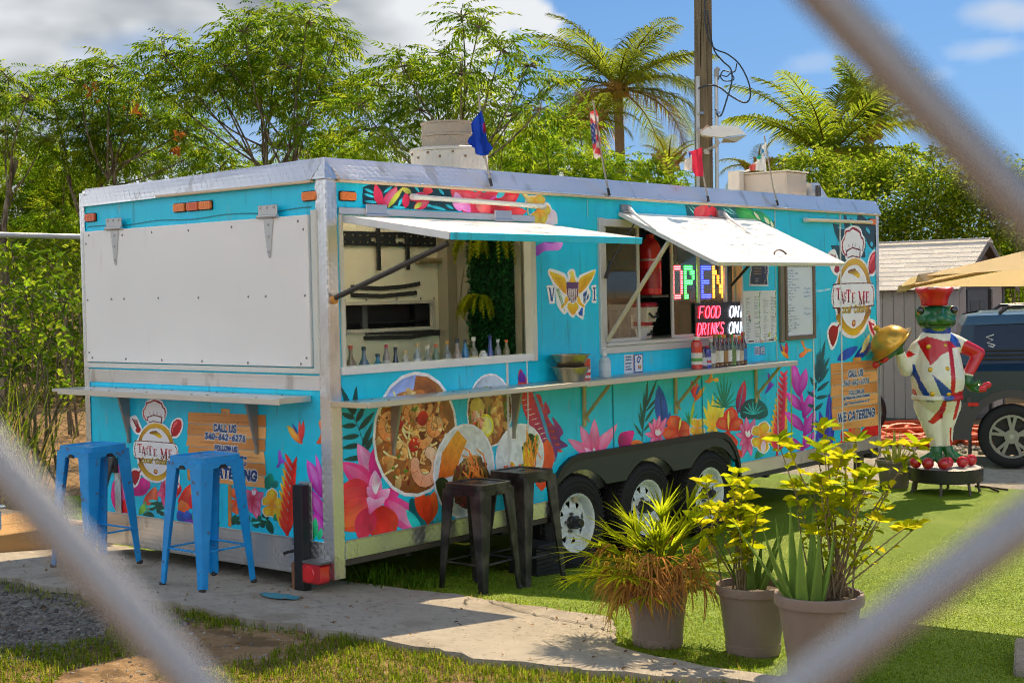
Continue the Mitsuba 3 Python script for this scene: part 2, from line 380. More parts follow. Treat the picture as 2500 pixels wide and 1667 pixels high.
# chequer plate skirts
part(TR, 'skirt_plate', box(.082, 1.95, -.008, -.0005, ZB, ZP, .002), DIA, smooth=False)
part(TR, 'skirt_plate', box(4.41, L - .05, -.008, -.0005, ZB, ZP, .002), DIA, smooth=False)
part(TR, 'skirt_plate', box(-.010, -.0005, .08, WD - .05, .322, .528, .002), DIA, smooth=False)
part(TR, 'belt_plate', box(-.010, -.0005, .08, WD - .05, 1.402, 1.488, .002), DIA, smooth=False)
part(TR, 'skirt_trim', box(.082, 1.95, -.013, -.0085, ZP - .004, ZP + .006, .002), ALU)
part(TR, 'skirt_trim', box(4.41, L - .05, -.013, -.0085, ZP - .004, ZP + .006, .002), ALU)
part(TR, 'skirt_trim', box(-.015, -.0105, .35, WD - .05, .525, .535, .002), ALU)
part(TR, 'stake_plate', box(-.014, -.0105, .165, .275, .53, .87, .002), DIA, smooth=False)
part(TR, 'stake_plate', box(-.014, -.0105, 2.05, 2.12, .53, .80, .002), DIA, smooth=False)
# panel joints
for x, z0, z1, wd, c in ((1.558, .56, 1.485, .020, (.62, .62, .60)), (1.762, 1.0, 1.49, .010, (.70, .72, .72)), (2.721, .80, 1.33, .007, (.02, .22, .26)), (3.896, .80, 1.34, .007, (.02, .22, .26)),
                         (5.057, .54, 2.59, .008, (.45, .60, .62)), (5.694, .54, 1.50, .014, (.74, .75, .73)), (6.217, .54, 2.59, .020, (.60, .62, .60)), (2.46, 2.46, 2.585, .006, (.25, .55, .6)), (5.694, 2.14, 2.28, .008, (.3, .55, .6))):
    part(TR, 'panel_joint', box(x - wd / 2, x + wd / 2, -.0075, -.0005, z0, z1, .0015), M(c, .4))
# chassis rails
for y in (.32, 1.95):
    part(TR, 'chassis_rail', box(.1, L + .05, y, y + .06, .30, ZB - .002), BLK, smooth=False)
part(TR, 'chassis_rail', box(L - .18, L - .06, -.002, WD, .33, ZB - .002), M((.05, .045, .04), .6), smooth=False)
for x in (.6, 1.5, 4.9, 5.9): part(TR, 'cross_member', box(x, x + .05, .02, WD - .05, .36, ZB - .002), BLK, smooth=False)
part(TR, 'side_rail', box(.08, 1.95, .0, .03, .385, ZB - .002), M((.06, .05, .035), .6), smooth=False)
part(TR, 'side_rail', box(4.4, L - .06, .0, .03, .385, ZB - .002), M((.05, .045, .04), .6), smooth=False)
# wheel box and fender
part(TR, 'wheel_box', lst(box(1.95, 4.42, .27, .29, .25, .90), box(1.95, 4.42, .0465, .27, .86, .88), box(1.93, 1.95, .0465, .27, .3, .88), box(4.42, 4.44, .0465, .27, .3, .88)), BLK, smooth=False)
outer = rbox2(1.945, .10, 4.415, .805, .36).intersection(sbox(1.9, .385, 4.5, .9))
inner = rbox2(1.975, .10, 4.385, .775, .33)
WX = (2.289, 3.145, 4.002)
skirt = Polygon([(1.93, .40), (1.93, .62), (1.97, .72), (2.06, .785), (4.25, .785), (4.39, .67), (4.405, .40)])
for i, x in enumerate(WX):
    skirt = skirt.difference(shapely.affinity.scale(Point(x, .335).buffer(1.0, quad_segs=24), .40, .372))
skirt = skirt.intersection(sbox(1.9, .575, 4.5, .9)).buffer(-.02).buffer(.02)
skirt = unary_union([skirt.intersection(outer)])
part(TR, 'fender', prism(outer.difference(inner), .055, SIDE, -.02), BLK, smooth=40)
part(TR, 'fender_skirt', prism(skirt, .012, SIDE, .012), M((.016, .028, .034), .35), smooth=40)
part(TR, 'fender_lining', prism(rbox2(2.0, .10, 4.36, .768, .30).difference(rbox2(2.012, .10, 4.348, .756, .29)).intersection(sbox(1.9, .45, 4.5, .9)), .22, SIDE, -.24), DIA, smooth=40)
part(TR, 'inner_fender', box(2.02, 4.34, .20, .206, .50, .768), DIA, smooth=False)

def wheel(x, z, r=.338):
    """tyre > tread grooves, rim > hub, nuts; axle along y, outer face at y = 0"""
    w = part(TR, 'wheel', rev([(.0, -.02), (.178, -.02), (.178, -.09), (.0, -.09)], 24, 'y', (x, .11, z)), BLK)
    pr = [(.200, -.095), (.222, -.104), (.26, -.110), (.295, -.106), (.318, -.094), (.330, -.080), (.337, -.062), (.338, -.044), (.331, -.042), (.331, -.034), (.339, -.032), (.340, -.006), (.332, -.004), (.332, .004), (.340, .006), (.339, .032), (.331, .034), (.331, .042),
          (.338, .044), (.337, .062), (.330, .080), (.318, .094), (.295, .106), (.26, .110), (.222, .104), (.200, .095)]
    ty = rev(pr, 96, 'y', (x, .11, z))
    lug = []
    for k in range(64):
        a = k * 2 * math.pi / 64
        for s in (-1, 1):
            b = box(-.006, .006, s * .048, s * .092, .322, .342, .002)
            b.apply_transform(trimesh.transformations.rotation_matrix(a + s * .02, [0, 1, 0])); b.apply_translation((x, .11, z)); lug.append(b)
    for rr, dep in ((.232, .1085), (.252, .112), (.285, .111)):
        lug.append(rev([(rr - .004, dep - .004), (rr, dep + .001), (rr + .004, dep - .004)], 64, 'y', (x, .11, z)))
    part(w, 'tyre', cat(ty, lug), RUB, smooth=40)
    rimp = [(.170, .020), (.176, .062), (.186, .088), (.197, .098), (.206, .102), (.2065, .094), (.199, .090), (.190, .078), (.182, .05), (.180, .0)]
    rim = rev(rimp, 64, 'y', (x, .11, z))
    disc = Point(0, 0).buffer(.176, quad_segs=20).difference(Point(0, 0).buffer(.040, quad_segs=10))
    for k in range(8):
        a = k * math.pi / 4 + .2
        tri = Polygon([(.100, 0), (.150, .031), (.150, -.031)]).buffer(-.006).buffer(.006, quad_segs=3)
        disc = disc.difference(shapely.affinity.rotate(tri, a, origin=(0, 0), use_radians=True))
    d = trimesh.creation.extrude_polygon(disc, .006, engine='earcut')
    d = trimesh.remesh.subdivide_loop(d, 0) if False else d
    rr = np.hypot(d.vertices[:, 0], d.vertices[:, 1]); d.vertices[:, 2] += .030 + .022 * np.clip(1 - np.abs(rr - .085) / .09, 0, 1)
    d.apply_transform(SIDE); d.apply_translation((x, .11, z))
    part(w, 'rim', cat(rim, d), M((.62, .68, .68), .32, 0, .5, .3), smooth=35)
    part(w, 'hub', cat(rev([(.0, .145), (.026, .145), (.032, .138), (.034, .08), (.044, .075), (.046, .05), (.05, .04)], 24, 'y', (x, .11, z))), M((.02, .02, .02), .35), smooth=35)
    nuts = []
    for k in range(5):
        a = k * 2 * math.pi / 5 + .5
        nuts.append(rev([(.0, .078), (.009, .076), (.0115, .07), (.0115, .04)], 6, 'y', (x + .062 * math.cos(a), .11, z + .062 * math.sin(a))))
    part(w, 'wheel_nut', nuts, M((.16, .15, .14), .35, .9), smooth=False)
for x in WX: wheel(x, .335)
part(TR, 'axle', lst(*[tube([(x, .15, .335), (x, 2.3, .335)], .04, 12) for x in WX]), BLK)

# amber marker lights
AMB = M((.75, .20, .012), .18, 0, .6, .8); AMB2 = M((.62, .10, .012), .18, 0, .6, .8)
def marker(c, axis, w, h, mat, r=.02):
    m = prism(rbox2(-w / 2, -h / 2, w / 2, h / 2, min(w, h) * .22), r, None)
    m2 = prism(rbox2(-w / 2 - .006, -h / 2 - .006, w / 2 + .006, h / 2 + .006, min(w, h) * .22), .006, None)
    ribs = cat([box(-w / 2 + .01 + k * w * .16, -w / 2 + .016 + k * w * .16, -h * .36, h * .36, r, r + .002) for k in range(6)])
    F = SIDE if axis == 'y' else REAR
    for q in (m, m2, ribs): q.apply_transform(F); q.apply_translation(c)
    k = part(TR, 'marker_light', cat(m, ribs), mat)
    part(k, 'lamp_base', m2, BLK)
marker((.165, -.001, 2.517), 'y', .118, .046, AMB); marker((6.85, -.001, 2.537), 'y', .12, .052, AMB)
for y, mt in ((2.31, AMB2), (1.335, AMB), (1.20, AMB2), (1.075, AMB), (.124, AMB)): marker((-.001, y, 2.506 + (.013 if y < 2 else 0)), 'x', .112, .048, mt)

# raised white hatch on the rear, shut, with its frame, screws and strap hinges
part(TR, 'hatch_frame', lst(box(-.022, -.0005, .066, .110, 1.499, 2.437, .003), box(-.022, -.0005, .1105, 2.395, 1.499, 1.531, .003), box(-.022, -.0005, 2.372, 2.395, 1.532, 2.41, .003)), M((.58, .60, .55), .4))
HT = part(TR, 'rear_hatch', box(-.034, -.004, .124, 2.362, 1.538, 2.412, .004), WHT, label='large plain white hatch panel dotted with screws')
scr = []
for y, z in [(2.30, 2.385), (1.92, 2.37), (1.60, 2.375), (1.22, 2.37), (.80, 2.372), (.20, 2.378), (.155, 2.33), (2.335, 2.33), (2.335, 1.95), (2.06, 1.955), (1.92, 1.955), (1.55, 1.955), (1.14, 1.952), (.66, 1.95), (.50, 1.95), (.155, 1.95),
             (2.335, 1.60), (2.30, 1.565), (1.92, 1.562), (1.53, 1.56), (1.12, 1.558), (.68, 1.556), (.205, 1.556), (.155, 1.59)]:
    scr.append(rev([(0, .0035), (.006, .003), (.0085, 0)], 8, 'x', (0, 0, 0)))
    scr[-1].apply_transform(np.diag([-1, 1, 1, 1.0])); scr[-1].invert(); scr[-1].apply_translation((-.0345, y, z))
part(HT, 'screws', cat(scr), M((.22, .21, .20), .4, .8), kind='stuff')
for y in (2.0, .455):
    hg = part(TR, 'strap_hinge', cat(box(-.046, -.034, y - .085, y + .085, 2.425, 2.485, .003), tube([(-.045, y - .09, 2.418), (-.045, y + .09, 2.418)], .012, 10)), GALV)
    strap = Polygon([(-y - .045, 2.412), (-y + .045, 2.412), (-y + .011, 2.185), (-y, 2.175), (-y - .011, 2.185)])
    part(hg, 'strap', prism(strap, .006, REAR, .0345), GALV)
    bl = [moved(box(-.004, 0, -.007, .007, -.007, .007, .003), (-.046, y + a, 2.47)) for a in (-.06, 0, .06)] + [moved(box(-.005, 0, -.007, .007, -.007, .007, .003), (-.0402, y, z)) for z in (2.37, 2.30, 2.21)]
    part(hg, 'bolts', cat(bl), M((.35, .35, .34), .35, .9), kind='stuff')
part(TR, 'caulk_line', tube([(-.002, y, 2.452 + .006 * math.sin(y * 9) - .012 * (y / 2.4)) for y in np.linspace(.12, 2.36, 30)], .004, 5), M((.02, .22, .28), .5))

# service window one: white frame, sill, cream liner
part(TR, 'window_frame', lst(box(.092, .118, -.014, .046, 1.53, 2.41), box(1.815, 1.868, -.016, .05, 1.485, 2.41, .003)), M((.66, .64, .55), .5), smooth=False)
part(TR, 'window_sill', lst(box(.082, 1.8145, -.030, .10, 1.488, 1.532, .004)), WHT)
part(TR, 'window_header', box(.09, 1.86, -.020, -.0005, 2.412, 2.452, .003), ALU)
def flap(x0, x1, zh, yf, zf, th, mats, name, lab):
    a = math.atan2(zf - zh, -yf); ln = math.hypot(zf - zh, yf)
    def put(m):
        m = m.copy(); m.apply_transform(trimesh.transformations.rotation_matrix(-a, [1, 0, 0])); m.apply_translation((0, -.012, zh)); return m
    k = part(TR, name, put(box(x0, x1, -ln + .012, 0, -th, 0, .002)), mats[0], smooth=False, label=lab)
    part(k, 'edge_trim', put(box(x0 - .003, x1 + .003, -ln - .004, -ln + .0115, -th - .003, .004, .002)), mats[1])
    part(k, 'edge_trim', put(box(x0 - .010, x0 - .0005, -ln + .012, 0, -th - .004, .003, .002)), mats[2])
    part(k, 'edge_trim', put(box(x1 + .0005, x1 + .010, -ln + .012, 0, -th - .004, .003, .002)), mats[2])
    return k, put
F1, put1 = flap(.115, 1.88, 2.404, -.855, 2.268, .034, (WHT, 'wall_paint', ALU), 'serving_hatch', 'nearly level white serving hatch with turquoise front edge')
F2, put2 = flap(2.83, 4.70, 2.506, -.815, 2.122, .022, (WHT, M((.62, .62, .60), .35), M((.62, .62, .60), .35)), 'serving_hatch', 'steeply sloping white serving hatch with faded print')
rf = np.random.default_rng(17)
def faded(k, put, x0, x1, y0, y1, n, lab):
    ms, cs = [], []
    for _ in range(n):
        x, y = rf.uniform(x0, x1), rf.uniform(y0, y1); w = rf.uniform(.06, .32); hgt = rf.uniform(.008, .035)
        g = LineString([(x - w / 2, y + rf.normal(0, .012)), (x, y + rf.normal(0, .015)), (x + w / 2, y + rf.normal(0, .012))]).buffer(hgt / 2, quad_segs=2)
        v, f = trimesh.creation.triangulate_polygon(g, engine='earcut'); m = trimesh.Trimesh(np.column_stack([v, np.full(len(v), .0012 + .0001 * len(ms))]), f, process=False)
        fl = m.face_normals[:, 2] < 0; m.faces[fl] = m.faces[fl][:, ::-1]; ms.append(put(m)); cs.append(np.tile(np.array([[.50, .62, .74], [.40, .56, .66], [.60, .60, .62], [.62, .66, .70]][rf.integers(0, 4)]), (len(v), 1)))
    part(k, 'faded_print', cat(ms), 'print_material', smooth=False, color=np.vstack(cs), label=lab, kind='stuff')
faded(F2, put2, 3.1, 4.5, -.72, -.15, 46, 'pale worn remains of blue print'); faded(F1, put1, .7, 1.6, -.75, -.12, 26, 'pale worn remains of blue print')
for x in (.375, 1.52):
    part(TR, 'hatch_hinge', cat(box(x - .085, x + .085, -.034, -.0205, 2.42, 2.476, .003), tube([(x - .09, -.03, 2.414), (x + .09, -.03, 2.414)], .010, 10), *[moved(box(-.007, .007, -.004, 0, -.007, .007, .002), (x + a, -.0345, 2.455)) for a in (-.05, .03)]), STEEL)
for x in (2.90, 4.19):
    part(TR, 'hatch_hinge', cat(box(x - .055, x + .055, -.030, -.0005, 2.512, 2.562, .004), tube([(x - .06, -.03, 2.512), (x + .06, -.03, 2.512)], .012, 10)), M((.30, .31, .32), .4, .7))
    part(F2, 'hinge_arm', put2(cat(tube([(x + .03, 0, .035), (x - .02, -.10, .024), (x - .10, -.36, .010)], [.016, .013, .008], 8))), M((.80, .80, .78), .35))
part(F2, 'latch', put2(tube([(3.86 + .09 * math.cos(t), -.79 + .03 * math.sin(t), .012 + .03 * abs(math.sin(t))) for t in np.linspace(.2, 3.0, 9)], .007, 6)), BLK)
part(F1, 'hatch_prop', tube([(.033, -.014, 1.929), (.15, -.80, 2.215)], .016, 12), M((.06, .055, .05), .4, .5))
part(F1, 'prop_socket', rev([(0, -.02), (.022, -.018), (.024, .012), (0, .014)], 12, 'y', (.030, -.018, 1.922)), M((.55, .25, .05), .5))
part(F2, 'hatch_prop', tube([(2.628, -.03, 1.588), (2.86, -.41, 2.28)], .017, 10), M((.50, .45, .33), .45, .3))
part(F2, 'gas_strut', cat(tube([(2.61, -.04, 2.03), (2.64, -.07, 2.15)], .014, 10), tube([(2.64, -.07, 2.15), (2.84, -.14, 2.425)], .006, 8)), BLK)
part(F2, 'gas_strut', cat(tube([(4.30, -.03, 1.962), (4.50, -.16, 2.20)], .011, 10), tube([(4.50, -.16, 2.2), (4.62, -.26, 2.37)], .006, 8)), BLK)

# sliding service window two
FR = M((.56, .56, .53), .4, .35)
part(TR, 'window_frame', lst(box(2.575, 2.632, -.022, .05, 1.49, 2.46, .003), box(4.482, 4.505, -.022, .05, 1.51, 2.44, .003), box(2.632, 4.482, -.020, .05, 2.40, 2.455, .003)), FR, smooth=False)
part(TR, 'window_sill', lst(box(2.632, 4.50, -.034, .06, 1.548, 1.572, .003), box(2.60, 4.50, -.018, -.0005, 1.495, 1.546, .003)), M((.60, .60, .56), .4, .3))
for x0, x1, y in ((2.66, 3.10, .016), (3.515, 3.905, .016), (3.905, 4.33, .03), (4.31, 4.48, .044)):
    k = part(TR, 'window_sash', cat(box(x0, x0 + .028, y - .008, y + .008, 1.573, 2.40, .002), box(x1 - .028, x1, y - .008, y + .008, 1.573, 2.40, .002), box(x0 + .028, x1 - .028, y - .007, y + .007, 1.573, 1.60, .002)), FR, smooth=False)
    part(k, 'pane', trimesh.Trimesh([(x0 + .02, y, 1.585), (x1 - .02, y, 1.585), (x1 - .02, y, 2.40), (x0 + .02, y, 2.40)], [[0, 1, 2], [0, 2, 3]], process=False), 'pane_glass', smooth=False)

# counters
part(TR, 'side_counter', cat(box(.006, 2.02, -.298, -.002, 1.322, 1.340, .003)), ALU)
part(TR, 'side_counter', cat(box(2.025, 4.86, -.298, -.002, 1.318, 1.340, .003)), ALU)
part(TR, 'counter_edge', lst(box(.0, 2.021, -.310, -.2985, 1.312, 1.345, .003), box(2.022, 4.865, -.310, -.2985, 1.306, 1.345, .003)), M((.66, .64, .56), .35, .7))
part(TR, 'counter_edge', box(-.006, -.0005, -.3, .0, 1.312, 1.343, .003), M((.55, .45, .28), .5))
part(TR, 'rear_counter', box(-.298, -.012, .155, 2.383, 1.352, 1.371, .003), ALU)
part(TR, 'counter_edge', lst(box(-.310, -.2985, .085, 2.30, 1.338, 1.374, .003), box(-.2985, -.012, .148, .1545, 1.338, 1.374, .003)), M((.64, .62, .55), .35, .7))
bo = [moved(rev([(0, .004), (.007, .003), (.008, 0)], 8), (x, y, 1.340)) for x in (.25, .8, .95, 1.3) for y in (-.08, -.22)] + [moved(rev([(0, .004), (.007, .003), (.008, 0)], 8), (x, y, 1.371)) for y in (.35, .8, .95, 1.4, 1.8, 2.0, 2.25) for x in (-.06, -.25)]
part(TR, 'counter_screws', cat(bo), M((.12, .11, .10), .4, .6), kind='stuff')
def bracket(F, u, z, depth, drop, mat, wd=.022):
    p1 = prism(Polygon([(0, 0), (-wd, 0), (-wd * .55, -drop), (0, -drop)]), .006)
    tri = Polygon([(0, 0), (depth, 0), (depth, -.02), (.018, -drop * .86), (.018, -drop), (0, -drop)])
    m = prism(tri, .02, None, -.01)               # in (out, up) plane
    mm = np.eye(4)
    o = F[:3, 2]; uu = F[:3, 0]
    mm[:3, 0] = o; mm[:3, 1] = (0, 0, 1); mm[:3, 2] = np.cross(o, (0, 0, 1))
    m.apply_transform(mm); m.apply_translation(uu * u + np.array([0, 0, z]))
    return m
for u, z1 in ((.489, .982), (1.607, .98)): part(TR, 'counter_bracket', bracket(SIDE, u, 1.312, .085, .325, None), M((.30, .29, .26), .4, .5), smooth=False)
for u in (2.372, 3.517, 4.70):
    part(TR, 'counter_bracket', cat(box(u - .016, u + .016, -.018, -.001, 1.0, 1.305, .002), tube([(u, -.235, 1.30), (u, -.012, 1.06)], .012, 6), tube([(u + .03, -.03, 1.03), (u, -.012, 1.10)], .008, 6)), M((.42, .36, .16), .5, .2))
for y in (1.95, .65): part(TR, 'counter_bracket', bracket(REAR, -y, 1.338, .085, .33, None), M((.26, .26, .25), .4, .5), smooth=False)

# lamps above the windows: plain white tubes, unlit
def tube_light(x0, x1, y, z0, z1, c):
    k = part(TR, 'tube_light', tube([(x0, y, z0), (x1, y, z1)], .016, 12), M(c, .3))
    part(k, 'end_cap', lst(tube([(x0 - .03, y, z0), (x0 + .02, y, z0)], .019, 10), tube([(x1 - .02, y, z1), (x1 + .03, y, z1)], .019, 10)), M((.62, .62, .60), .5))
    part(k, 'clip', lst(box(x0 + .1, x0 + .13, y, -.0005, z0 - .01, z0 + .01), box(x1 - .13, x1 - .1, y, -.0005, z1 - .01, z1 + .01)), STEEL, smooth=False)
tube_light(.70, 1.915, -.032, 2.532, 2.516, (.70, .72, .62)); tube_light(5.55, 6.75, -.032, 2.52, 2.53, (.80, .68, .45))
part(TR, 'lamp_cable', tube([(1.75, -.004, 2.59), (1.79, -.008, 2.56), (1.80, -.006, 2.48), (1.81, -.01, 2.44)], .005, 5), M((.60, .52, .25), .5))

# rear jack, tail light, front jacks
J = part(TR, 'stabiliser_jack', box(-.075, -.012, .185, .265, .215, .855, .004), BLK)
part(J, 'jack_foot', cat(box(-.11, .02, .16, .29, .196, .214, .003)), M((.05, .045, .04), .5)); part(J, 'jack_inner', box(-.066, -.02, .275, .30, .225, .40, .003), M((.22, .10, .05), .8))
part(J, 'jack_handle', tube([(-.06, .27, .47), (-.065, .33, .455), (-.07, .355, .445)], .009, 7), BLK)
TL = part(TR, 'tail_light', cat(box(-.105, -.012, .020, .170, .300, .412, .012)), M((.42, .008, .012), .12, 0, .7, 1.0))
part(TL, 'lens_ridge', cat(rev([(0, -.003), (.045, -.002), (.05, .004)], 20, 'x', (-.107, .105, .355)), box(-.098, -.03, .0155, .0195, .315, .40, .002)), M((.60, .012, .015), .10, 0, .7, 1.0))
part(TL, 'lamp_bracket', box(-.10, -.014, .012, .168, .4125, .428, .003), M((.10, .10, .10), .4))
part(TR, 'front_jack', cat(box(6.66, 6.74, .05, .12, .0, .40, .004), box(6.60, 6.80, .0, .18, .0, .012, .002)), M((.10, .085, .06), .6))
part(TR, 'hanging_wire', tube([(6.0, .05, .41), (6.15, .03, .37), (6.3, .03, .365), (6.5, .04, .41)], .006, 5), BLK)
part(TR, 'hanging_wire', tube([(1.0, .06, .39), (1.15, .04, .35), (1.3, .03, .34), (1.5, .06, .40)], .006, 5), M((.5, .45, .05), .5))

# ---- inside, seen through the two windows
IN = part(TR, 'partition', lst(box(.05, 2.38, 1.20, 1.22, .47, 1.709), box(.05, 2.38, 1.20, 1.22, 1.879, 2.66), box(.05, 1.255, 1.20, 1.22, 1.7095, 1.8785), box(2.128, 2.38, 1.20, 1.22, 1.7095, 1.8785)), CREAM, smooth=False)
part(TR, 'partition', lst(box(2.302, 2.36, .96, 1.1985, .47, 2.66), box(2.31, 2.35, .0465, .9595, .47, 2.66)), M((.42, .36, .24), .6), smooth=False)
part(TR, 'partition_post', lst(box(2.20, 2.298, 1.10, 1.1985, .47, 2.60), box(2.285, 2.3015, .47, .53, .48, 2.55)), M((.36, .30, .19), .6), smooth=False)
part(IN, 'opening_frame', lst(box(1.228, 1.2545, 1.188, 1.1995, 1.685, 1.905), box(2.1285, 2.155, 1.188, 1.1995, 1.685, 1.905), box(1.255, 2.128, 1.188, 1.1995, 1.8795, 1.905), box(1.255, 2.128, 1.188, 1.1995, 1.685, 1.7085)), M((.58, .52, .40), .5), smooth=False)
part(TR, 'kitchen_shelf', lst(box(1.46, 1.51, 1.24, 1.26, 1.5, 2.2), box(1.52, 2.3, 1.6, 1.62, 1.3, 2.3), box(1.3, 2.3, 1.4, 1.6, 1.74, 1.75)), M((.11, .105, .10), .5), smooth=False)
scr = [moved(box(-.008, .008, -.004, 0, -.008, .008, .003), (x, 1.1875, z)) for x in (1.24, 1.45, 1.75, 2.0, 2.14) for z in (1.675, 1.915)]
part(IN, 'screws', cat(scr), M((.10, .08, .06), .5), kind='stuff')
TVM = part(IN, 'screen_mount', prism(sbox(1.238, 2.292, 2.172, 2.392).difference(unary_union([sbox(x, z, x + .028, z + .012) for x in np.arange(1.25, 2.14, .072) for z in (2.312, 2.36)] + [sbox(1.51, 2.325, 1.56, 2.35), sbox(1.75, 2.325, 1.85, 2.352)])), .008, SIDE, -1.190), M((.016, .016, .017), .45), smooth=False)
for x, z0 in ((1.568, 2.12), (1.861, 2.122)):
    part(TVM, 'mount_arm', cat(box(x - .016, x + .016, 1.165, 1.1815, z0, 2.43, .002), *[box(x - .004, x + .004, 1.163, 1.165, z, z + .02) for z in np.arange(z0 + .03, 2.29, .045)]), M((.02, .02, .021), .4), smooth=False)
for pts in ([(1.313, 2.005), (1.6, 1.992), (1.85, 2.005), (2.003, 2.024)], [(1.311, 1.95), (1.6, 1.938), (1.966, 1.957)], [(1.443, 1.684), (2.353, 1.663)], [(1.426, 1.648), (1.9, 1.638), (2.1, 1.656), (2.246, 1.652)]):
    part(IN, 'foam_strip', prism(LineString(pts).buffer(.015, cap_style=2), .010, SIDE, -1.1995), M((.03, .028, .022), .8), smooth=False)
part(IN, 'door_closer', cat(tube([(1.95, 1.17, 2.188), (2.05, 1.17, 2.19)], .026, 10), tube([(2.05, 1.17, 2.19), (2.34, 1.16, 2.191)], .021, 10)), M((.36, .28, .14), .4, .4))
part(IN, 'switch_box', box(2.28, 2.302, 1.13, 1.17, 2.03, 2.17, .004), M((.05, .04, .04), .4))
part(IN, 'wire', tube([(2.26, 1.15, 1.55), (2.31, 1.1, 1.75), (2.29, 1.05, 2.0), (2.30, 1.02, 2.15)], .005, 5), M((.30, .24, .14), .6))
# inside of the kitchen behind window two
part(TR, 'kitchen_wall', lst(box(2.40, 6.0, 1.60, 1.62, .47, 2.66)), M((.10, .095, .085), .6), smooth=False)
part(TR, 'kitchen_wall', lst(box(2.36, 2.40, 1.22, 1.6, .47, 2.66)), M((.2, .19, .17), .6), smooth=False)
part(TR, 'kitchen_shelf', lst(box(2.45, 4.44, .08, .55, 1.555, 1.572, .003)), M((.40, .40, .38), .4), smooth=False)
lv = [box(2.55, 3.25, .952, .965, z, z + .042, .004) for z in np.arange(1.95, 2.40, .055)]
part(TR, 'louvre', lv, M((.20, .25, .24), .5), smooth=False)  # slats built behind the panes to imitate louvres reflected in the glass
part(TR, 'kitchen_cabinet', cat(box(2.5, 3.3, .97, 1.0, 1.5, 2.5), *[box(2.52, 2.95, .955, .9695, z, z + .09) for z in (1.60, 1.70, 1.80)]), M((.40, .40, .36), .5), smooth=False)
# rooftop: exhaust fan, air conditioner
V = part(TR, 'exhaust_fan', rev([(.272, 0), (.280, .01), (.280, .235), (.289, .24), (.289, .258), (.28, .264), (.0, .27)], 40, 'z', (2.14, 1.0, 2.73)), M((.56, .54, .48), .45, .3), label='round pale metal exhaust fan with rusty stains')
part(V, 'fan_hood', rev([(.197, .0), (.199, .075), (.207, .08), (.207, .094), (.199, .099), (.20, .165), (.208, .17), (.208, .182), (.0, .185)], 40, 'z', (2.14, 1.0, 3.0)), M((.36, .31, .24), .5, .4))
part(V, 'fan_rivets', cat([moved(box(-.008, .008, -.008, .008, -.008, .008, .003), (2.14 + .282 * math.cos(a), 1.0 + .282 * math.sin(a), 2.95 - .03 * (k % 2))) for k, a in enumerate(np.linspace(0, 2 * math.pi, 20)[:-1])]), M((.22, .15, .09), .6), kind='stuff')
AC = part(TR, 'air_conditioner', box(5.60, 5.97, .186, .745, 2.70, 2.957, .012), M((.50, .43, .34), .5))
part(AC, 'top_cover', box(5.585, 5.985, .17, .76, 2.9572, 2.968, .004), M((.60, .55, .46), .5))
part(TR, 'air_conditioner', cat(box(5.50, 5.58, .60, .72, 2.70, 2.99, .006)), M((.55, .50, .42), .5))
part(TR, 'roof_vent', trimesh.convex.convex_hull(np.array([(5.99, .10, 2.70), (6.25, .10, 2.70), (5.99, .3, 2.70), (6.25, .3, 2.70), (6.0, .16, 2.872), (6.14, .16, 2.88), (6.0, .3, 2.872), (6.14, .3, 2.88)])), M((.50, .55, .60), .4, .5), smooth=False)
part(TR, 'roof_vent', box(5.985, 6.04, .085, .1155, 2.75, 2.845, .003), M((.05, .05, .05), .5))
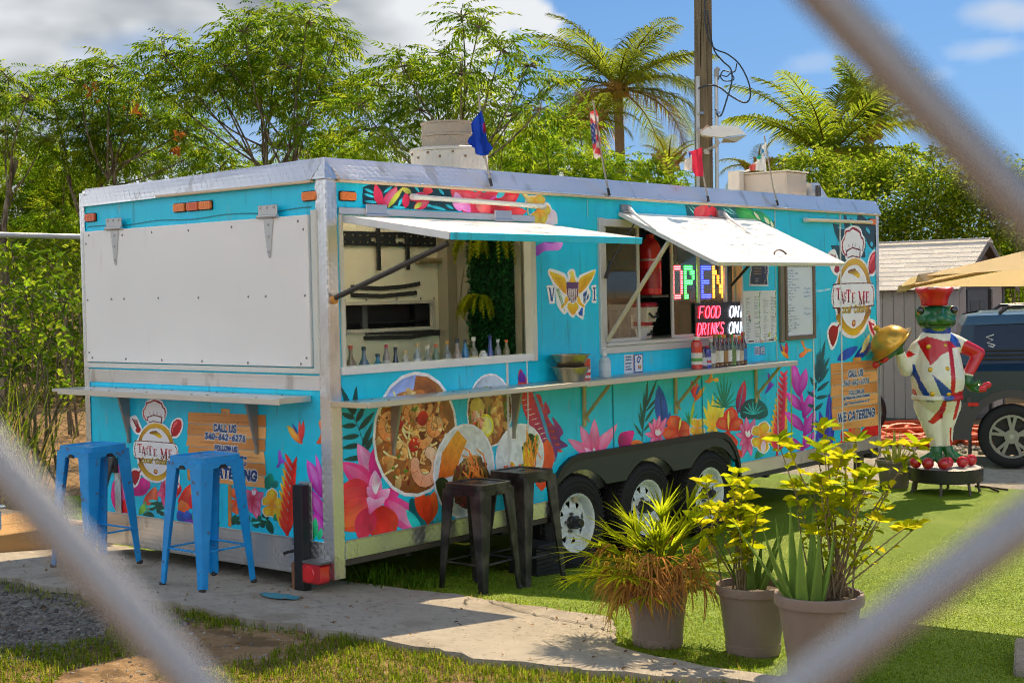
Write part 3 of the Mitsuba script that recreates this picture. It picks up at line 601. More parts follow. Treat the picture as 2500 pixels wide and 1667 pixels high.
# ---------------- printed vinyl, in millimetres on the wall planes. L: leaf or petal (start, end, inner and rib colours; base, tip, half width; bend, fullness). S, P: smooth or straight outline (steps)
PALETTE = '06302e 0b4a44 c2311f 5c2a6a 2b2a8a 7a2a80 e8b0a0 f0c8b8 7a2438 b8402a 2e7fa8 3f8fb0 a01056 f47ab0 f79cc4 8e0a5e d0207e b0104e ee3c88 f2629a b5124e e8408a a80f3a dc3030 e4463a c81a4a e8521a ec6a24 c01868 ef60a0 f9a8cc a8101c e04030 d03028 b01040 e83050 c02070 f6a0c6 fbc6dc d03880 f3a8c8 c82878 f090b8 e0508e f6a6c4 f6c8dc ffffff 0a4a52 10666a 0d6a70 12888c b02010 e84a20 c02a12 ea5a1e 8a1a10 c83a18 1a8a90 30b0b0 1da6a8 24b8b8 d0301c ee5a2a c42418 e8502a c01a60 f07aa8 f590b8 d84080 f8b0c8 f0c0d4 c03018 ec5a30 7a0a4a d0187e 0a4038 0d5a4c 0c3c8a 1a5ab8 0a2a60 0a3a80 1450a0 c01450 f0609a f590b4 f6c0d4 e06020 f08030 0e5a3a 178050 a81408 f04a26 f86a3c f0b030 f0d060 f3ece0 ef7a10 f7a52e fbc63a d8920a f8dc1e fbe860 6a9a20 a8b030 c83010 f6a018 8a1040 e23030 c82020 ee5a28 1c4a9a 2868b8 e8681c f8a84a 0c6050 168a70 4a1a5a d0384a 2a8aa8 06383c 0a5c5a 1aa0a4 1fb0b0 ea3a28 b01050 ee5a98 f488b0 f8c8d8 107850 20a070 c83020 e85030 f3a0b8 ffd0d0 b01838 d02848 c01030 e8b020 b81038 e8b028 a80c30 e23a48 a01040 d83058 e84050 e04858 a01888 c030a0 8a1080 d83cb0 e868c4 7a9a20 3a2a9a 8a3ab0 083c40 0c5458 16207a 3a34a8 2a70b8 109090 20a8a8 8a0c10 c82820 a80c10 e02018 8a0a10 c01818 102a80 1c48b0 0a2a34 0c3c46 1d9aae 30c0d0 b80c38 ef3a5c b00c48 f05a7a f8849c 8a9a20 d8d050 c01040 f03a60 c01440 f0486a b80c3c ee3a5a f87888 c02030 ee5058 90a030 e0d860 90a830 d8d858 c01840 ef4a5a f46a72 e070c0 f4a8d8 d860b8 f0a0d0 c82090 ea70c0 b81030 ee3040 f45a50 c01828 f04848 e03a48 fa8a80 30a8c8 50c0e0 e8a0c8 f8d0e0 f6d8c8 f08010 f8b838 fbd050 d8b060 f0d890 8a38b0 d884dc 6a2a98 a858c8 0e5058 117070 60b0a8 90d0c0 f04048 c83040 f06058 b01020 e03038 187838 30a848 58c050 188a58 30b070 e0d890 f4f0c0 062a34 0a3c46 1d9ab8 40b8d0 f0a020 e83848 1a3a8a 2858b0 e05018 f8b028 e04830 f8a848 0a3c48 0c5058 1c3a90 2a58b8 d8c060 f4e8a0 e8d890 fff8d0 58b8d0 b8e0ea b80c60 f060a8 f58cc0 a80f58 e03888 d03078 f6a0c0 b81020 e83838 a80c18 d82828 ffe0ec e02828 3a1a7a 5a3aa8 8a0c58 c8187e a01068 d83090 b01070 d83890 b82818 ee5a3c f07a58 3a8a30 90c850 288a50 50b070 06342c 0c5040 20a8b0 40c8c8 b0103c e84a80 f07aa0 fbd0e0 b81010 e83020 ec3c28 c01018 e83a28 f05a40 e04a20 f07a3c f0a820 fbd040 f8c8a0 fff0e0 10307a 5a1a8a 8a3ab8 28a070 50c090 d8c020 f0e040 d8a818 f0d030 0a4a3a 107050 b82008 f0602a b01038 ec5a88 f488a8 06382e 0d5a42 f8e0d0 ee7a10 f9ac20 fcc838 0c7a50 18a068 0a6a5a 0f8a70 0a5a58 108078 c02010 d83018 b81810 f4b818 b01810 e83a24 a81410 e0341c e84030 8a0c80 e04ab8 ee80cc 1a9a60 30c080 38c088 5a2a9a 9a5ac8 f6a820 f8c850 a81828 d02020 f05040 2850a8 f08050 b07838 c89050 b87c3e a86e30 c08244 aa6c32 8a5524 9a6430 b4763a d29a5c c98d50 bb7e42 c68848 b57839 dfe2dd 8e0f18 c01a20 d8505a 6a0c18 7a1018 8a0f1a 6a0d14 a0141c a01428 96141c 5a1010 5c3010 dba52a dca528 e4e6e0 6a3c08 4a2a08 5a2c14 e6e8e4 8a2a10 e8a060 e8ecea 1a4a86 c8860a f5b52e 9a6206 b07808 f0a420 f8c860 f8e8c0 c88a08 f2ae1e e0a010 4a3260 62405e 5e1622 e8dcdc 2a6a1e 2a6a1c 4a8a2e 246018 123c6c 1c5a98 1a5090 123f7e 1a5cb0'.split()
PRINT = {}
PRINT['mural_print'] = """P 0 -1 0 260 1012 -20 95 -38 83 -38 69 5 -1 39 -69 38 -83 20 -95
L 0 1 -1 -1 171 1252 77 1432 20 5 0 40
L 0 1 -1 -1 180 1251 205 1419 22 -3 0 40
L 0 1 -1 -1 198 1210 271 1304 19 -9 0 40
L 0 1 -1 -1 218 1162 349 1258 16 -12 0 40
L 0 1 -1 -1 184 1231 75 1272 9 14 0 40
L 0 1 -1 -1 196 1190 75 1194 -1 16 0 40
L 0 1 -1 -1 217 1129 71 1125 -3 16 0 40
L 0 1 -1 -1 228 1075 69 1067 -4 16 0 40
L 0 1 -1 -1 242 1060 334 1199 20 -8 0 40
L 0 1 -1 -1 252 1023 336 1118 19 -10 0 40
L 0 1 -1 -1 258 999 82 1000 -2 16 0 40
S 2 3 2 1713 1260 2063 865 1685 1280 37 -126 67 -104 87 -91 148 -156 31 -3 33 62 102 22 -87 55 39 43 -66 75 -55 36 23 -64 -72 75 32 29 -53 73 -20 -53 -27 94 -84 28 -56 87 -66 75 -28 -55
P 4 5 0 1698 1433 49 -40 4 -45 -70 4 -13 31
L 6 7 -1 -1 1760 1234 1680 1228 -1 3 0 45
L 6 7 -1 -1 1786 1200 1708 1194 -1 3 0 45
L 6 7 -1 -1 1812 1167 1736 1160 -1 3 0 45
L 6 7 -1 -1 1839 1133 1765 1126 -1 3 0 45
L 6 7 -1 -1 1865 1099 1793 1092 -1 3 0 45
L 6 7 -1 -1 1892 1065 1822 1058 -1 3 0 45
L 6 7 -1 -1 1919 1030 1851 1024 -1 3 0 45
L 6 7 -1 -1 1946 996 1880 989 -1 3 0 45
L 6 7 -1 -1 1973 961 1909 955 -1 3 0 45
L 6 7 -1 -1 2000 926 1938 920 -1 3 0 45
L 6 7 -1 -1 2027 891 1968 885 -1 3 0 45
L 8 9 -1 -1 1807 1238 1921 1223 -2 -10 0 50
L 8 9 -1 -1 1839 1193 1947 1177 -2 -10 0 50
L 8 9 -1 -1 1870 1146 1973 1131 -2 -10 0 50
L 8 9 -1 -1 1902 1100 1999 1085 -2 -10 0 50
L 8 9 -1 -1 1934 1054 2025 1038 -2 -10 0 50
L 8 9 -1 -1 1966 1007 2052 992 -3 -10 0 50
L 8 9 -1 -1 1998 960 2078 945 -3 -10 0 50
L 8 9 -1 -1 2031 912 2105 898 -3 -10 0 50
L 8 9 -1 -1 2063 865 2132 850 -3 -10 0 50
P 10 11 0 1781 1346 18 -1 114 -190 142 -355 -25 -2 -148 344
L 12 13 14 -1 349 802 201 1085 68 14 15 45
L 15 16 -1 -1 359 828 329 1042 57 -1 0 45
L 17 18 19 -1 330 791 68 990 56 40 10 45
L 20 21 -1 -1 404 762 537 746 -1 -41 0 45
L 22 23 24 -1 319 765 14 808 7 98 0 45
L 25 26 27 -1 328 737 42 602 -85 87 -10 45
L 28 29 30 -1 403 755 785 471 -71 -48 10 45
L 31 32 33 -1 346 708 432 467 -136 -10 0 45
L 34 35 -1 -1 299 701 201 514 -82 31 0 45
L 36 37 38 -1 342 735 338 914 56 -5 0 45
L 39 40 -1 -1 346 735 461 789 28 -28 0 45
L 41 42 -1 -1 342 742 271 824 30 12 0 45
S 43 44 2 326 670 338 756 337 739 66 9 1 -40 -69 -25 -47 -25 -12 45 -11 49 27 8
L 45 46 -1 -1 340 769 308 840 6 1 0 45
L 45 46 -1 -1 340 769 332 857 6 0 0 45
L 45 46 -1 -1 340 769 355 841 6 -1 0 45
L 45 46 -1 -1 340 769 368 826 6 -2 0 45
L 45 46 -1 -1 340 769 383 848 6 -2 0 45
L 45 46 -1 -1 340 769 321 812 6 1 0 45
L 45 46 -1 -1 340 769 353 808 6 -2 0 45
L 47 48 -1 -1 633 707 826 493 -73 -28 0 45
L 49 50 -1 -1 712 725 881 613 -38 -29 0 45
L 51 52 -1 -1 787 548 684 756 65 10 10 45
L 53 54 -1 -1 787 541 844 730 59 -15 0 45
L 55 56 -1 -1 781 528 787 716 45 -6 0 45
L 57 58 -1 -1 859 559 886 471 -30 -1 0 45
L 59 60 -1 -1 725 480 592 650 34 10 0 45
L 61 62 -1 -1 1936 724 1967 951 91 -13 0 45
L 63 64 -1 -1 1899 712 2026 853 54 -23 0 45
L 65 66 67 -1 2491 780 2185 931 34 28 0 40
L 65 66 67 -1 2491 780 2772 989 52 -26 0 40
L 65 66 67 -1 2491 780 2331 1013 56 11 0 40
L 65 66 67 -1 2491 780 2645 944 56 -22 0 40
L 65 66 67 -1 2491 780 2499 1049 62 -6 0 40
L 68 69 -1 -1 2490 769 2381 853 23 11 0 45
L 68 69 -1 -1 2490 769 2588 823 23 -15 0 45
L 70 46 -1 -1 2491 774 2487 843 24 -2 0 45
L 71 72 -1 -1 1896 609 1904 868 95 -10 0 45
S 73 74 2 2821 811 2935 919 2778 879 28 35 64 9 106 -7 -21 -63 -23 -47 -111 5 -39 25
P 75 -1 0 3067 821 29 150 36 129 12 -1 -37 -129 -29 -151
L 75 76 -1 -1 3083 863 2974 976 14 4 0 40
L 75 76 -1 -1 3094 906 3036 1052 17 1 0 40
L 75 76 -1 -1 3101 949 3057 1122 17 0 0 40
L 75 76 -1 -1 3110 1003 3112 1200 17 -1 0 40
L 75 76 -1 -1 3127 1056 3163 1286 17 -2 0 40
L 75 76 -1 -1 3137 1077 3288 1282 16 -5 0 40
L 75 76 -1 -1 3127 1045 3374 1192 13 -7 0 40
L 75 76 -1 -1 3115 970 3263 1090 14 -6 0 40
L 75 76 -1 -1 3100 905 3241 993 13 -7 0 40
L 77 78 -1 79 3355 905 3306 1234 86 -1 0 45
L 80 81 -1 -1 3405 901 3448 1021 39 -7 0 45
L 82 83 84 -1 3275 857 3107 885 6 21 0 40
L 82 83 84 -1 3275 857 3163 968 33 9 0 40
L 82 83 84 -1 3275 857 3231 995 38 1 0 40
L 82 83 84 -1 3275 857 3311 1009 39 -6 0 40
L 82 83 84 -1 3275 857 3401 985 35 -13 0 40
L 82 83 84 -1 3275 857 3385 903 26 -19 0 40
L 82 83 84 -1 3275 857 3177 810 -27 18 0 40
L 82 83 84 -1 3275 857 3352 794 -31 -11 0 40
L 82 83 84 -1 3275 857 3273 790 -39 4 0 40
L 85 46 -1 -1 3279 856 3257 908 15 1 0 40
L 85 46 -1 -1 3279 856 3300 910 15 -3 0 40
L 85 46 -1 -1 3279 856 3327 886 12 -7 0 40
L 85 46 -1 -1 3279 856 3245 893 13 3 0 40
L 86 87 -1 -1 2932 833 3091 818 -1 -24 0 45
P 88 -1 0 3713 898 -2 69 12 -1 2 -69
L 88 89 -1 -1 3719 898 3660 1005 12 1 0 40
L 88 89 -1 -1 3723 909 3785 1018 12 -3 0 40
L 88 89 -1 -1 3715 898 3698 1013 12 0 0 40
L 88 89 -1 -1 3719 898 3836 980 10 -5 0 40
L 88 89 -1 -1 3714 886 3628 962 10 3 0 40
L 90 91 92 -1 3564 865 3457 992 93 20 0 62
L 90 91 92 -1 3564 865 3709 898 51 -56 0 62
L 90 91 92 -1 3564 865 3344 851 -26 59 0 62
L 90 91 92 -1 3564 865 3511 768 -101 25 0 62
L 90 91 92 -1 3564 865 3695 797 -66 -41 0 62
L 93 94 -1 -1 3564 865 3598 964 14 -2 0 60
L 95 46 -1 -1 3822 860 3896 934 59 -21 0 62
L 95 46 -1 -1 3822 860 3929 815 -35 -28 0 62
L 95 46 -1 -1 3822 860 3815 759 -66 7 0 62
L 95 46 -1 -1 3822 860 3712 842 -26 35 0 62
L 95 46 -1 -1 3822 860 3762 949 62 9 0 62
L 96 97 98 -1 3822 860 3891 928 51 -18 0 62
L 96 97 98 -1 3822 860 3922 819 -30 -24 0 62
L 96 97 98 -1 3822 860 3815 767 -57 6 0 62
L 96 97 98 -1 3822 860 3720 844 -22 31 0 62
L 96 97 98 -1 3822 860 3766 943 53 8 0 62
L 99 100 101 -1 4046 847 3912 1034 34 5 0 40
L 99 100 101 -1 4046 847 4054 1118 37 -3 0 40
L 99 100 101 -1 4046 847 4141 1100 36 -6 0 40
L 99 100 101 -1 4046 847 4243 1022 33 -12 0 40
L 99 100 101 -1 4046 847 3884 942 25 13 0 40
L 99 100 101 -1 4046 847 4218 951 29 -15 0 40
L 99 100 101 -1 4046 847 3978 1086 36 1 0 40
L 99 100 101 -1 4046 847 4184 1060 35 -9 0 40
L 99 100 101 -1 4046 847 3949 832 -14 19 0 40
L 99 100 101 -1 4046 847 4121 805 -25 -13 0 40
L 102 103 -1 -1 3719 898 3798 1109 18 -3 0 45
L 104 105 -1 -1 3787 1076 3938 1183 29 -13 0 45
L 106 107 -1 -1 3792 1098 3754 1241 35 1 0 45
L 108 109 -1 -1 3787 1099 3837 1222 29 -5 0 45
L 110 111 -1 -1 3809 1120 3875 1208 16 -4 0 45
S 112 113 0 3935 1222 47 12 33 35 8 26 29 -28 6 -29 72 1 12 -26 -53 -4 -25 13 -61 -17
L 114 115 -1 -1 4215 998 4009 1027 2 7 0 45
L 114 115 -1 -1 4215 998 4023 1087 8 5 0 45
L 114 115 -1 -1 4215 998 4055 1140 11 3 0 45
L 114 115 -1 -1 4215 998 4103 1224 13 1 0 45
L 114 115 -1 -1 4215 998 4160 1255 13 0 0 45
L 114 115 -1 -1 4215 998 4223 1264 13 -1 0 45
L 114 115 -1 -1 4215 998 4285 1248 13 -2 0 45
L 114 115 -1 -1 4215 998 4342 1210 13 -3 0 45
L 114 115 -1 -1 4215 998 4386 1119 11 -5 0 45
L 114 115 -1 -1 4215 998 4416 1060 8 -6 0 45
L 114 115 -1 -1 4215 998 4428 996 1 -7 0 45
L 116 117 -1 118 4427 935 4538 1198 72 -12 0 45
S 119 120 0 4669 867 -186 27 -9 85 106 53 164 -5 130 -65 22 -76 -109 -28
L 121 122 -1 -1 4670 904 4486 946 3 4 0 45
L 121 122 -1 -1 4670 904 4521 986 6 3 0 45
L 121 122 -1 -1 4670 904 4583 1012 9 1 0 45
L 121 122 -1 -1 4670 904 4660 1020 9 0 0 45
L 121 122 -1 -1 4670 904 4739 1008 9 -2 0 45
L 121 122 -1 -1 4670 904 4808 977 7 -4 0 45
L 121 122 -1 -1 4670 904 4852 933 4 -5 0 45
L 90 123 92 -1 4276 804 4338 995 111 -18 0 62
L 90 123 92 -1 4276 804 4136 922 91 27 0 62
L 90 123 92 -1 4276 804 4494 881 72 -52 0 62
L 90 123 92 -1 4276 804 4174 718 -96 38 0 62
L 90 123 92 -1 4276 804 4328 644 -110 -1 0 62
L 93 94 -1 -1 4276 804 4281 970 16 -1 0 60
L 124 125 126 -1 4571 730 4379 771 12 25 0 40
L 124 125 126 -1 4571 730 4454 848 44 9 0 40
L 124 125 126 -1 4571 730 4553 898 51 -2 0 40
L 124 125 126 -1 4571 730 4692 873 48 -14 0 40
L 124 125 126 -1 4571 730 4732 783 32 -24 0 40
L 124 125 126 -1 4571 730 4625 567 -50 0 0 40
L 124 125 126 -1 4571 730 4474 564 -49 12 0 40
L 124 125 126 -1 4571 730 4442 669 -37 21 0 40
L 124 125 126 -1 4571 730 4674 647 -42 -12 0 40
L 127 46 -1 -1 4571 730 4540 786 18 1 0 40
L 127 46 -1 -1 4571 730 4601 790 18 -4 0 40
L 127 46 -1 -1 4571 730 4623 759 14 -7 0 40
L 128 129 -1 -1 4683 543 4926 648 48 -28 0 45
L 130 131 -1 -1 4451 572 4385 651 62 10 0 45
L 95 46 -1 -1 4795 710 4862 840 99 -21 0 62
L 95 46 -1 -1 4795 710 4971 686 -11 -51 0 62
L 95 46 -1 -1 4795 710 4836 565 -101 1 0 62
L 95 46 -1 -1 4795 710 4647 645 -71 43 0 62
L 95 46 -1 -1 4795 710 4663 813 81 24 0 62
L 96 97 98 -1 4795 710 4858 830 85 -18 0 62
L 96 97 98 -1 4795 710 4959 687 -9 -44 0 62
L 96 97 98 -1 4795 710 4833 576 -87 1 0 62
L 96 97 98 -1 4795 710 4657 650 -62 37 0 62
L 96 97 98 -1 4795 710 4672 805 70 21 0 62
L 132 133 -1 -1 4830 682 4808 567 -43 6 0 45
P 134 135 0 5021 534 37 -4 123 397 9 289 -26 2 -33 -287
L 136 137 -1 -1 5064 573 4896 707 40 11 0 45
L 138 139 -1 -1 5064 573 5223 691 43 -17 0 45
L 140 141 -1 -1 5059 561 4949 681 31 5 0 45
L 142 143 -1 -1 5069 560 5172 671 32 -10 0 45
L 136 137 -1 -1 5073 624 4914 751 38 11 0 45
L 138 139 -1 -1 5073 624 5224 736 41 -16 0 45
L 140 141 -1 -1 5068 612 4964 727 29 5 0 45
L 142 143 -1 -1 5078 611 5176 718 31 -9 0 45
L 136 137 -1 -1 5083 676 4932 795 36 10 0 45
L 138 139 -1 -1 5083 676 5225 782 39 -15 0 45
L 140 141 -1 -1 5077 664 4979 772 28 5 0 45
L 142 143 -1 -1 5087 663 5179 764 29 -9 0 45
L 136 137 -1 -1 5092 727 4949 839 35 10 0 45
L 138 139 -1 -1 5092 727 5226 828 37 -14 0 45
L 140 141 -1 -1 5087 715 4994 818 27 5 0 45
L 142 143 -1 -1 5097 714 5183 811 28 -8 0 45
L 136 137 -1 -1 5101 779 4967 883 33 10 0 45
L 138 139 -1 -1 5101 779 5228 873 35 -13 0 45
L 140 141 -1 -1 5096 766 5009 863 26 4 0 45
L 142 143 -1 -1 5106 766 5187 857 27 -8 0 45
L 136 137 -1 -1 5111 830 4985 928 31 9 0 45
L 138 139 -1 -1 5111 830 5229 919 33 -13 0 45
L 140 141 -1 -1 5105 818 5025 909 24 4 0 45
L 142 143 -1 -1 5115 817 5191 904 25 -7 0 45
L 136 137 -1 -1 5120 882 5003 972 30 9 0 45
L 138 139 -1 -1 5120 882 5230 965 32 -12 0 45
L 140 141 -1 -1 5115 869 5040 955 23 4 0 45
L 142 143 -1 -1 5125 869 5195 951 24 -6 0 45
L 136 137 -1 -1 5129 933 5021 1017 28 8 0 45
L 138 139 -1 -1 5129 933 5231 1010 30 -11 0 45
L 140 141 -1 -1 5124 921 5055 1001 22 4 0 45
L 142 143 -1 -1 5134 920 5198 997 22 -6 0 45
L 136 144 -1 -1 5139 985 5039 1061 26 8 0 45
L 138 145 -1 -1 5139 985 5232 1056 28 -10 0 45
L 140 141 -1 -1 5133 973 5070 1047 20 3 0 45
L 142 143 -1 -1 5143 972 5202 1044 21 -5 0 45
L 136 144 -1 -1 5148 1036 5057 1106 24 7 0 45
L 138 145 -1 -1 5148 1036 5233 1102 26 -9 0 45
L 140 141 -1 -1 5143 1024 5086 1093 19 3 0 45
L 142 143 -1 -1 5153 1024 5206 1091 20 -5 0 45
L 136 144 -1 -1 5158 1088 5075 1151 23 7 0 45
L 138 145 -1 -1 5158 1088 5235 1147 24 -9 0 45
L 140 141 -1 -1 5152 1076 5101 1139 18 3 0 45
L 142 143 -1 -1 5162 1075 5210 1137 18 -4 0 45
L 136 144 -1 -1 5167 1140 5093 1196 21 6 0 45
L 138 145 -1 -1 5167 1140 5236 1193 22 -8 0 45
L 140 141 -1 -1 5162 1128 5116 1185 17 3 0 45
L 142 143 -1 -1 5172 1127 5214 1184 17 -4 0 45
L 136 144 -1 -1 5176 1192 5111 1241 19 6 0 45
L 138 145 -1 -1 5176 1192 5237 1239 20 -7 0 45
L 140 141 -1 -1 5171 1179 5132 1231 15 2 0 45
L 142 143 -1 -1 5181 1179 5218 1231 16 -3 0 45
P 146 147 0 5465 534 45 -4 54 266 -144 446 -63 41 22 -116 138 -367
L 148 149 150 -1 5439 998 5323 1291 91 4 10 45
L 148 149 150 -1 5440 1023 5563 1241 76 -14 10 45
L 148 149 150 -1 5475 880 5215 1051 63 22 10 45
L 148 149 150 -1 5499 814 5685 1040 84 -21 10 45
L 148 149 150 -1 5514 697 5180 890 62 26 10 45
L 148 149 150 -1 5521 658 5712 862 83 -24 10 45
L 148 149 150 -1 5483 533 5149 678 44 27 10 45
L 148 149 150 -1 5505 543 5694 681 54 -21 10 45
P 151 -1 0 5285 552 18 -2 2 723 -18 1
S 152 153 0 4853 1062 37 47 26 36 -10 87 36 -15 18 -63 48 -21 -45 -26 -49 -24
P 154 -1 0 5630 583 65 436 85 151 16 0 -85 -152 -65 -436
L 154 155 -1 -1 5774 1145 5781 1379 35 -2 0 40
L 154 155 -1 -1 5788 1157 5919 1478 35 -5 0 40
L 154 155 -1 -1 5782 1144 5998 1317 31 -10 0 40
L 154 155 -1 -1 5773 1093 5987 1225 29 -11 0 40
L 154 155 -1 -1 5757 1028 5989 1106 22 -14 0 40
L 154 155 -1 -1 5765 1106 5698 1305 34 1 0 40
L 154 155 -1 -1 5745 1055 5622 1166 30 7 0 40
L 154 155 -1 -1 5729 978 5571 1040 20 13 0 40
L 154 155 -1 -1 5734 965 5969 975 8 -17 0 40
L 154 155 -1 -1 5713 888 5568 925 12 15 0 40
L 154 155 -1 -1 5712 862 5863 917 23 -14 0 40
L 156 157 -1 158 5962 500 5710 784 74 10 0 45
L 156 157 -1 158 5934 489 5793 856 70 1 0 45
L 156 157 -1 158 5989 497 5975 1001 83 -6 0 45
L 156 157 -1 158 5852 497 5994 656 77 -21 0 45
L 156 157 -1 158 5703 524 5761 676 37 -6 0 45
L 159 160 -1 -1 5689 500 5855 615 46 -18 0 45
L 161 162 92 -1 6533 431 6190 639 95 32 0 62
L 161 162 92 -1 6533 431 6393 676 124 6 0 62
L 161 162 92 -1 6533 431 6131 537 44 52 0 62
L 163 164 -1 -1 6580 495 6980 627 122 -72 0 45
L 165 166 -1 -1 6654 461 6977 529 67 -52 0 45
L 167 168 -1 -1 6467 1268 6861 1415 60 -33 0 45
P 169 170 0 300 2577 79 21 515 8 312 -6 -89 -140 -658 0 -167 17 -3 43
L 171 172 -1 -1 309 2567 387 2544 -5 -8 0 45
L 171 172 -1 -1 302 2537 395 2518 -4 -8 0 45
L 171 172 -1 -1 307 2494 422 2489 -2 -9 0 45
L 171 172 -1 -1 539 2591 462 2547 -7 7 0 45
L 171 172 -1 -1 595 2559 546 2503 -10 4 0 45
L 171 172 -1 -1 623 2526 583 2471 -11 4 0 45
L 171 172 -1 -1 724 2612 772 2560 -11 -5 0 45
L 171 172 -1 -1 789 2498 890 2481 -4 -9 0 45
L 171 172 -1 -1 849 2486 1012 2464 -4 -9 0 45
L 171 172 -1 -1 944 2595 994 2555 -10 -6 0 45
L 171 172 -1 -1 891 2537 1014 2527 -2 -9 0 45
L 171 172 -1 -1 535 2469 650 2466 -1 -9 0 45
L 171 172 -1 -1 498 2501 537 2550 11 -4 0 45
L 171 172 -1 -1 1003 2499 1075 2473 -7 -8 0 45
L 173 174 -1 -1 440 2466 398 2599 37 8 0 45
L 175 176 177 -1 459 2466 577 2592 41 -18 20 45
L 178 179 -1 -1 497 2461 635 2595 17 -8 0 45
L 180 181 -1 -1 646 2466 658 2562 33 0 0 45
L 182 183 -1 -1 691 2515 852 2561 13 -25 0 45
L 184 185 186 -1 719 2468 860 2515 16 -26 0 45
L 187 188 -1 -1 841 2555 853 2604 44 -2 0 45
L 189 190 -1 -1 702 2557 615 2584 11 15 0 45
L 191 192 -1 -1 790 2505 719 2461 -13 10 0 45
L 193 194 195 -1 1342 2453 1048 2602 65 55 0 45
L 193 194 195 -1 1342 2453 1163 2593 80 46 0 45
L 193 194 195 -1 1342 2453 1314 2600 103 14 0 45
L 193 194 195 -1 1342 2453 1469 2603 91 -30 0 45
L 193 194 195 -1 1342 2453 1605 2604 67 -51 0 45
L 196 197 -1 -1 1138 2461 1099 2580 52 10 0 45
L 198 199 -1 -1 1234 2457 1130 2539 33 19 0 45
L 200 201 -1 -1 1343 2460 1639 2595 36 -35 0 45
L 202 203 204 -1 1398 2462 1732 2606 44 -45 0 45
L 205 206 -1 -1 1532 2458 1799 2481 4 -37 0 45
L 207 208 -1 -1 1420 2455 1291 2552 51 30 0 45
L 209 210 -1 -1 1490 2559 1582 2607 17 -15 0 45
L 211 212 -1 -1 1954 2486 2124 2407 -58 -47 0 45
L 213 46 -1 -1 1918 2500 1790 2578 52 34 0 60
L 213 46 -1 -1 1918 2500 1928 2603 72 1 0 60
L 213 46 -1 -1 1918 2500 2065 2505 -1 -46 0 60
L 213 46 -1 -1 1918 2500 1988 2396 -67 -20 0 60
L 213 46 -1 -1 1918 2500 1867 2393 -69 11 0 60
L 214 215 216 -1 1918 2500 1807 2572 46 29 0 60
L 214 215 216 -1 1918 2500 1939 2596 62 -2 0 60
L 214 215 216 -1 1918 2500 2052 2485 -15 -39 0 60
L 214 215 216 -1 1918 2500 1982 2403 -58 -17 0 60
L 214 215 216 -1 1918 2500 1873 2401 -60 9 0 60
L 217 218 -1 -1 1824 2542 1767 2607 21 8 0 45
S 219 220 2 1897 2197 2145 2307 1880 2246 92 35 26 39 172 -13 -27 -77 -161 -10 -91 -35
S 221 222 0 1978 2281 92 -10 63 28 25 12 -161 1
P 223 224 0 3703 2589 733 5 244 0 378 -102 -24 -61 -190 56 -800 15 -316 -4
L 225 226 -1 -1 3748 2579 3856 2507 -7 -3 0 45
L 225 226 -1 -1 3785 2585 3931 2514 -6 -4 0 45
L 225 226 -1 -1 4238 2580 4434 2529 -5 -5 0 45
L 225 226 -1 -1 4317 2588 4454 2540 -6 -4 0 45
L 205 227 -1 -1 3968 2500 4009 2598 92 -8 0 45
L 228 229 -1 -1 3838 2501 3971 2592 57 -24 0 45
L 230 231 -1 -1 4139 2510 4065 2595 52 15 0 45
L 232 233 234 -1 4435 2581 4801 2485 -51 -48 0 45
L 235 236 -1 -1 4679 2578 5036 2480 -33 -29 0 45
L 237 238 -1 -1 4823 2497 4720 2569 17 7 0 45
L 237 238 -1 -1 4971 2468 4887 2531 22 8 0 45
L 237 238 -1 -1 5034 2437 4993 2501 21 4 0 45
L 239 240 -1 -1 6703 2208 6086 2506 132 59 0 45
L 239 240 -1 -1 6705 2280 6300 2588 134 40 0 45
L 239 240 -1 -1 6815 2378 6583 2608 121 28 0 45
L 239 240 -1 -1 6866 2282 6847 2574 135 5 0 45
L 239 240 -1 -1 6596 2135 6044 2308 87 59 0 45
L 241 242 -1 -1 6351 2590 6463 2480 -26 -6 0 45
L 241 242 -1 -1 6172 2473 6322 2465 -5 -13 0 45
L 241 242 -1 -1 6737 2486 6816 2427 -25 -7 0 45
L 241 242 -1 -1 6765 2535 6858 2513 -15 -12 0 45
L 241 242 -1 -1 6785 2269 6810 2208 -29 -3 0 45
L 241 242 -1 -1 6841 2355 6853 2306 -29 -2 0 45
L 71 243 -1 -1 5245 1338 5116 1471 43 9 0 45
L 34 244 -1 -1 5224 1367 5227 1483 31 -1 0 45
L 245 246 -1 -1 5158 1392 5116 1476 17 2 0 45
L 247 248 -1 -1 5257 1343 5136 1404 21 11 0 45
S 249 250 0 5437 1346 36 32 58 20 -56 76 46 3 34 -57 81 -15 34 -19 -82 -13 -82 -36
P 251 -1 0 5774 1123 16 114 14 -1 -15 -114
L 251 252 -1 -1 5782 1134 5714 1253 21 2 0 40
L 251 252 -1 -1 5790 1180 5752 1354 21 0 0 40
L 251 252 -1 -1 5797 1237 5825 1408 21 -2 0 40
L 251 252 -1 -1 5801 1202 5919 1312 19 -5 0 40
L 251 252 -1 -1 5799 1145 5941 1229 17 -7 0 40
L 253 254 -1 -1 6139 1278 6550 1390 51 -38 0 45
L 255 256 -1 -1 6627 1327 6791 1502 49 -11 0 45
L 257 258 -1 -1 6574 1317 6790 1454 17 -6 0 45
L 259 260 -1 -1 5708 1905 5935 1908 1 -9 0 45
L 259 260 -1 -1 5863 1908 6033 1924 4 -10 0 45"""
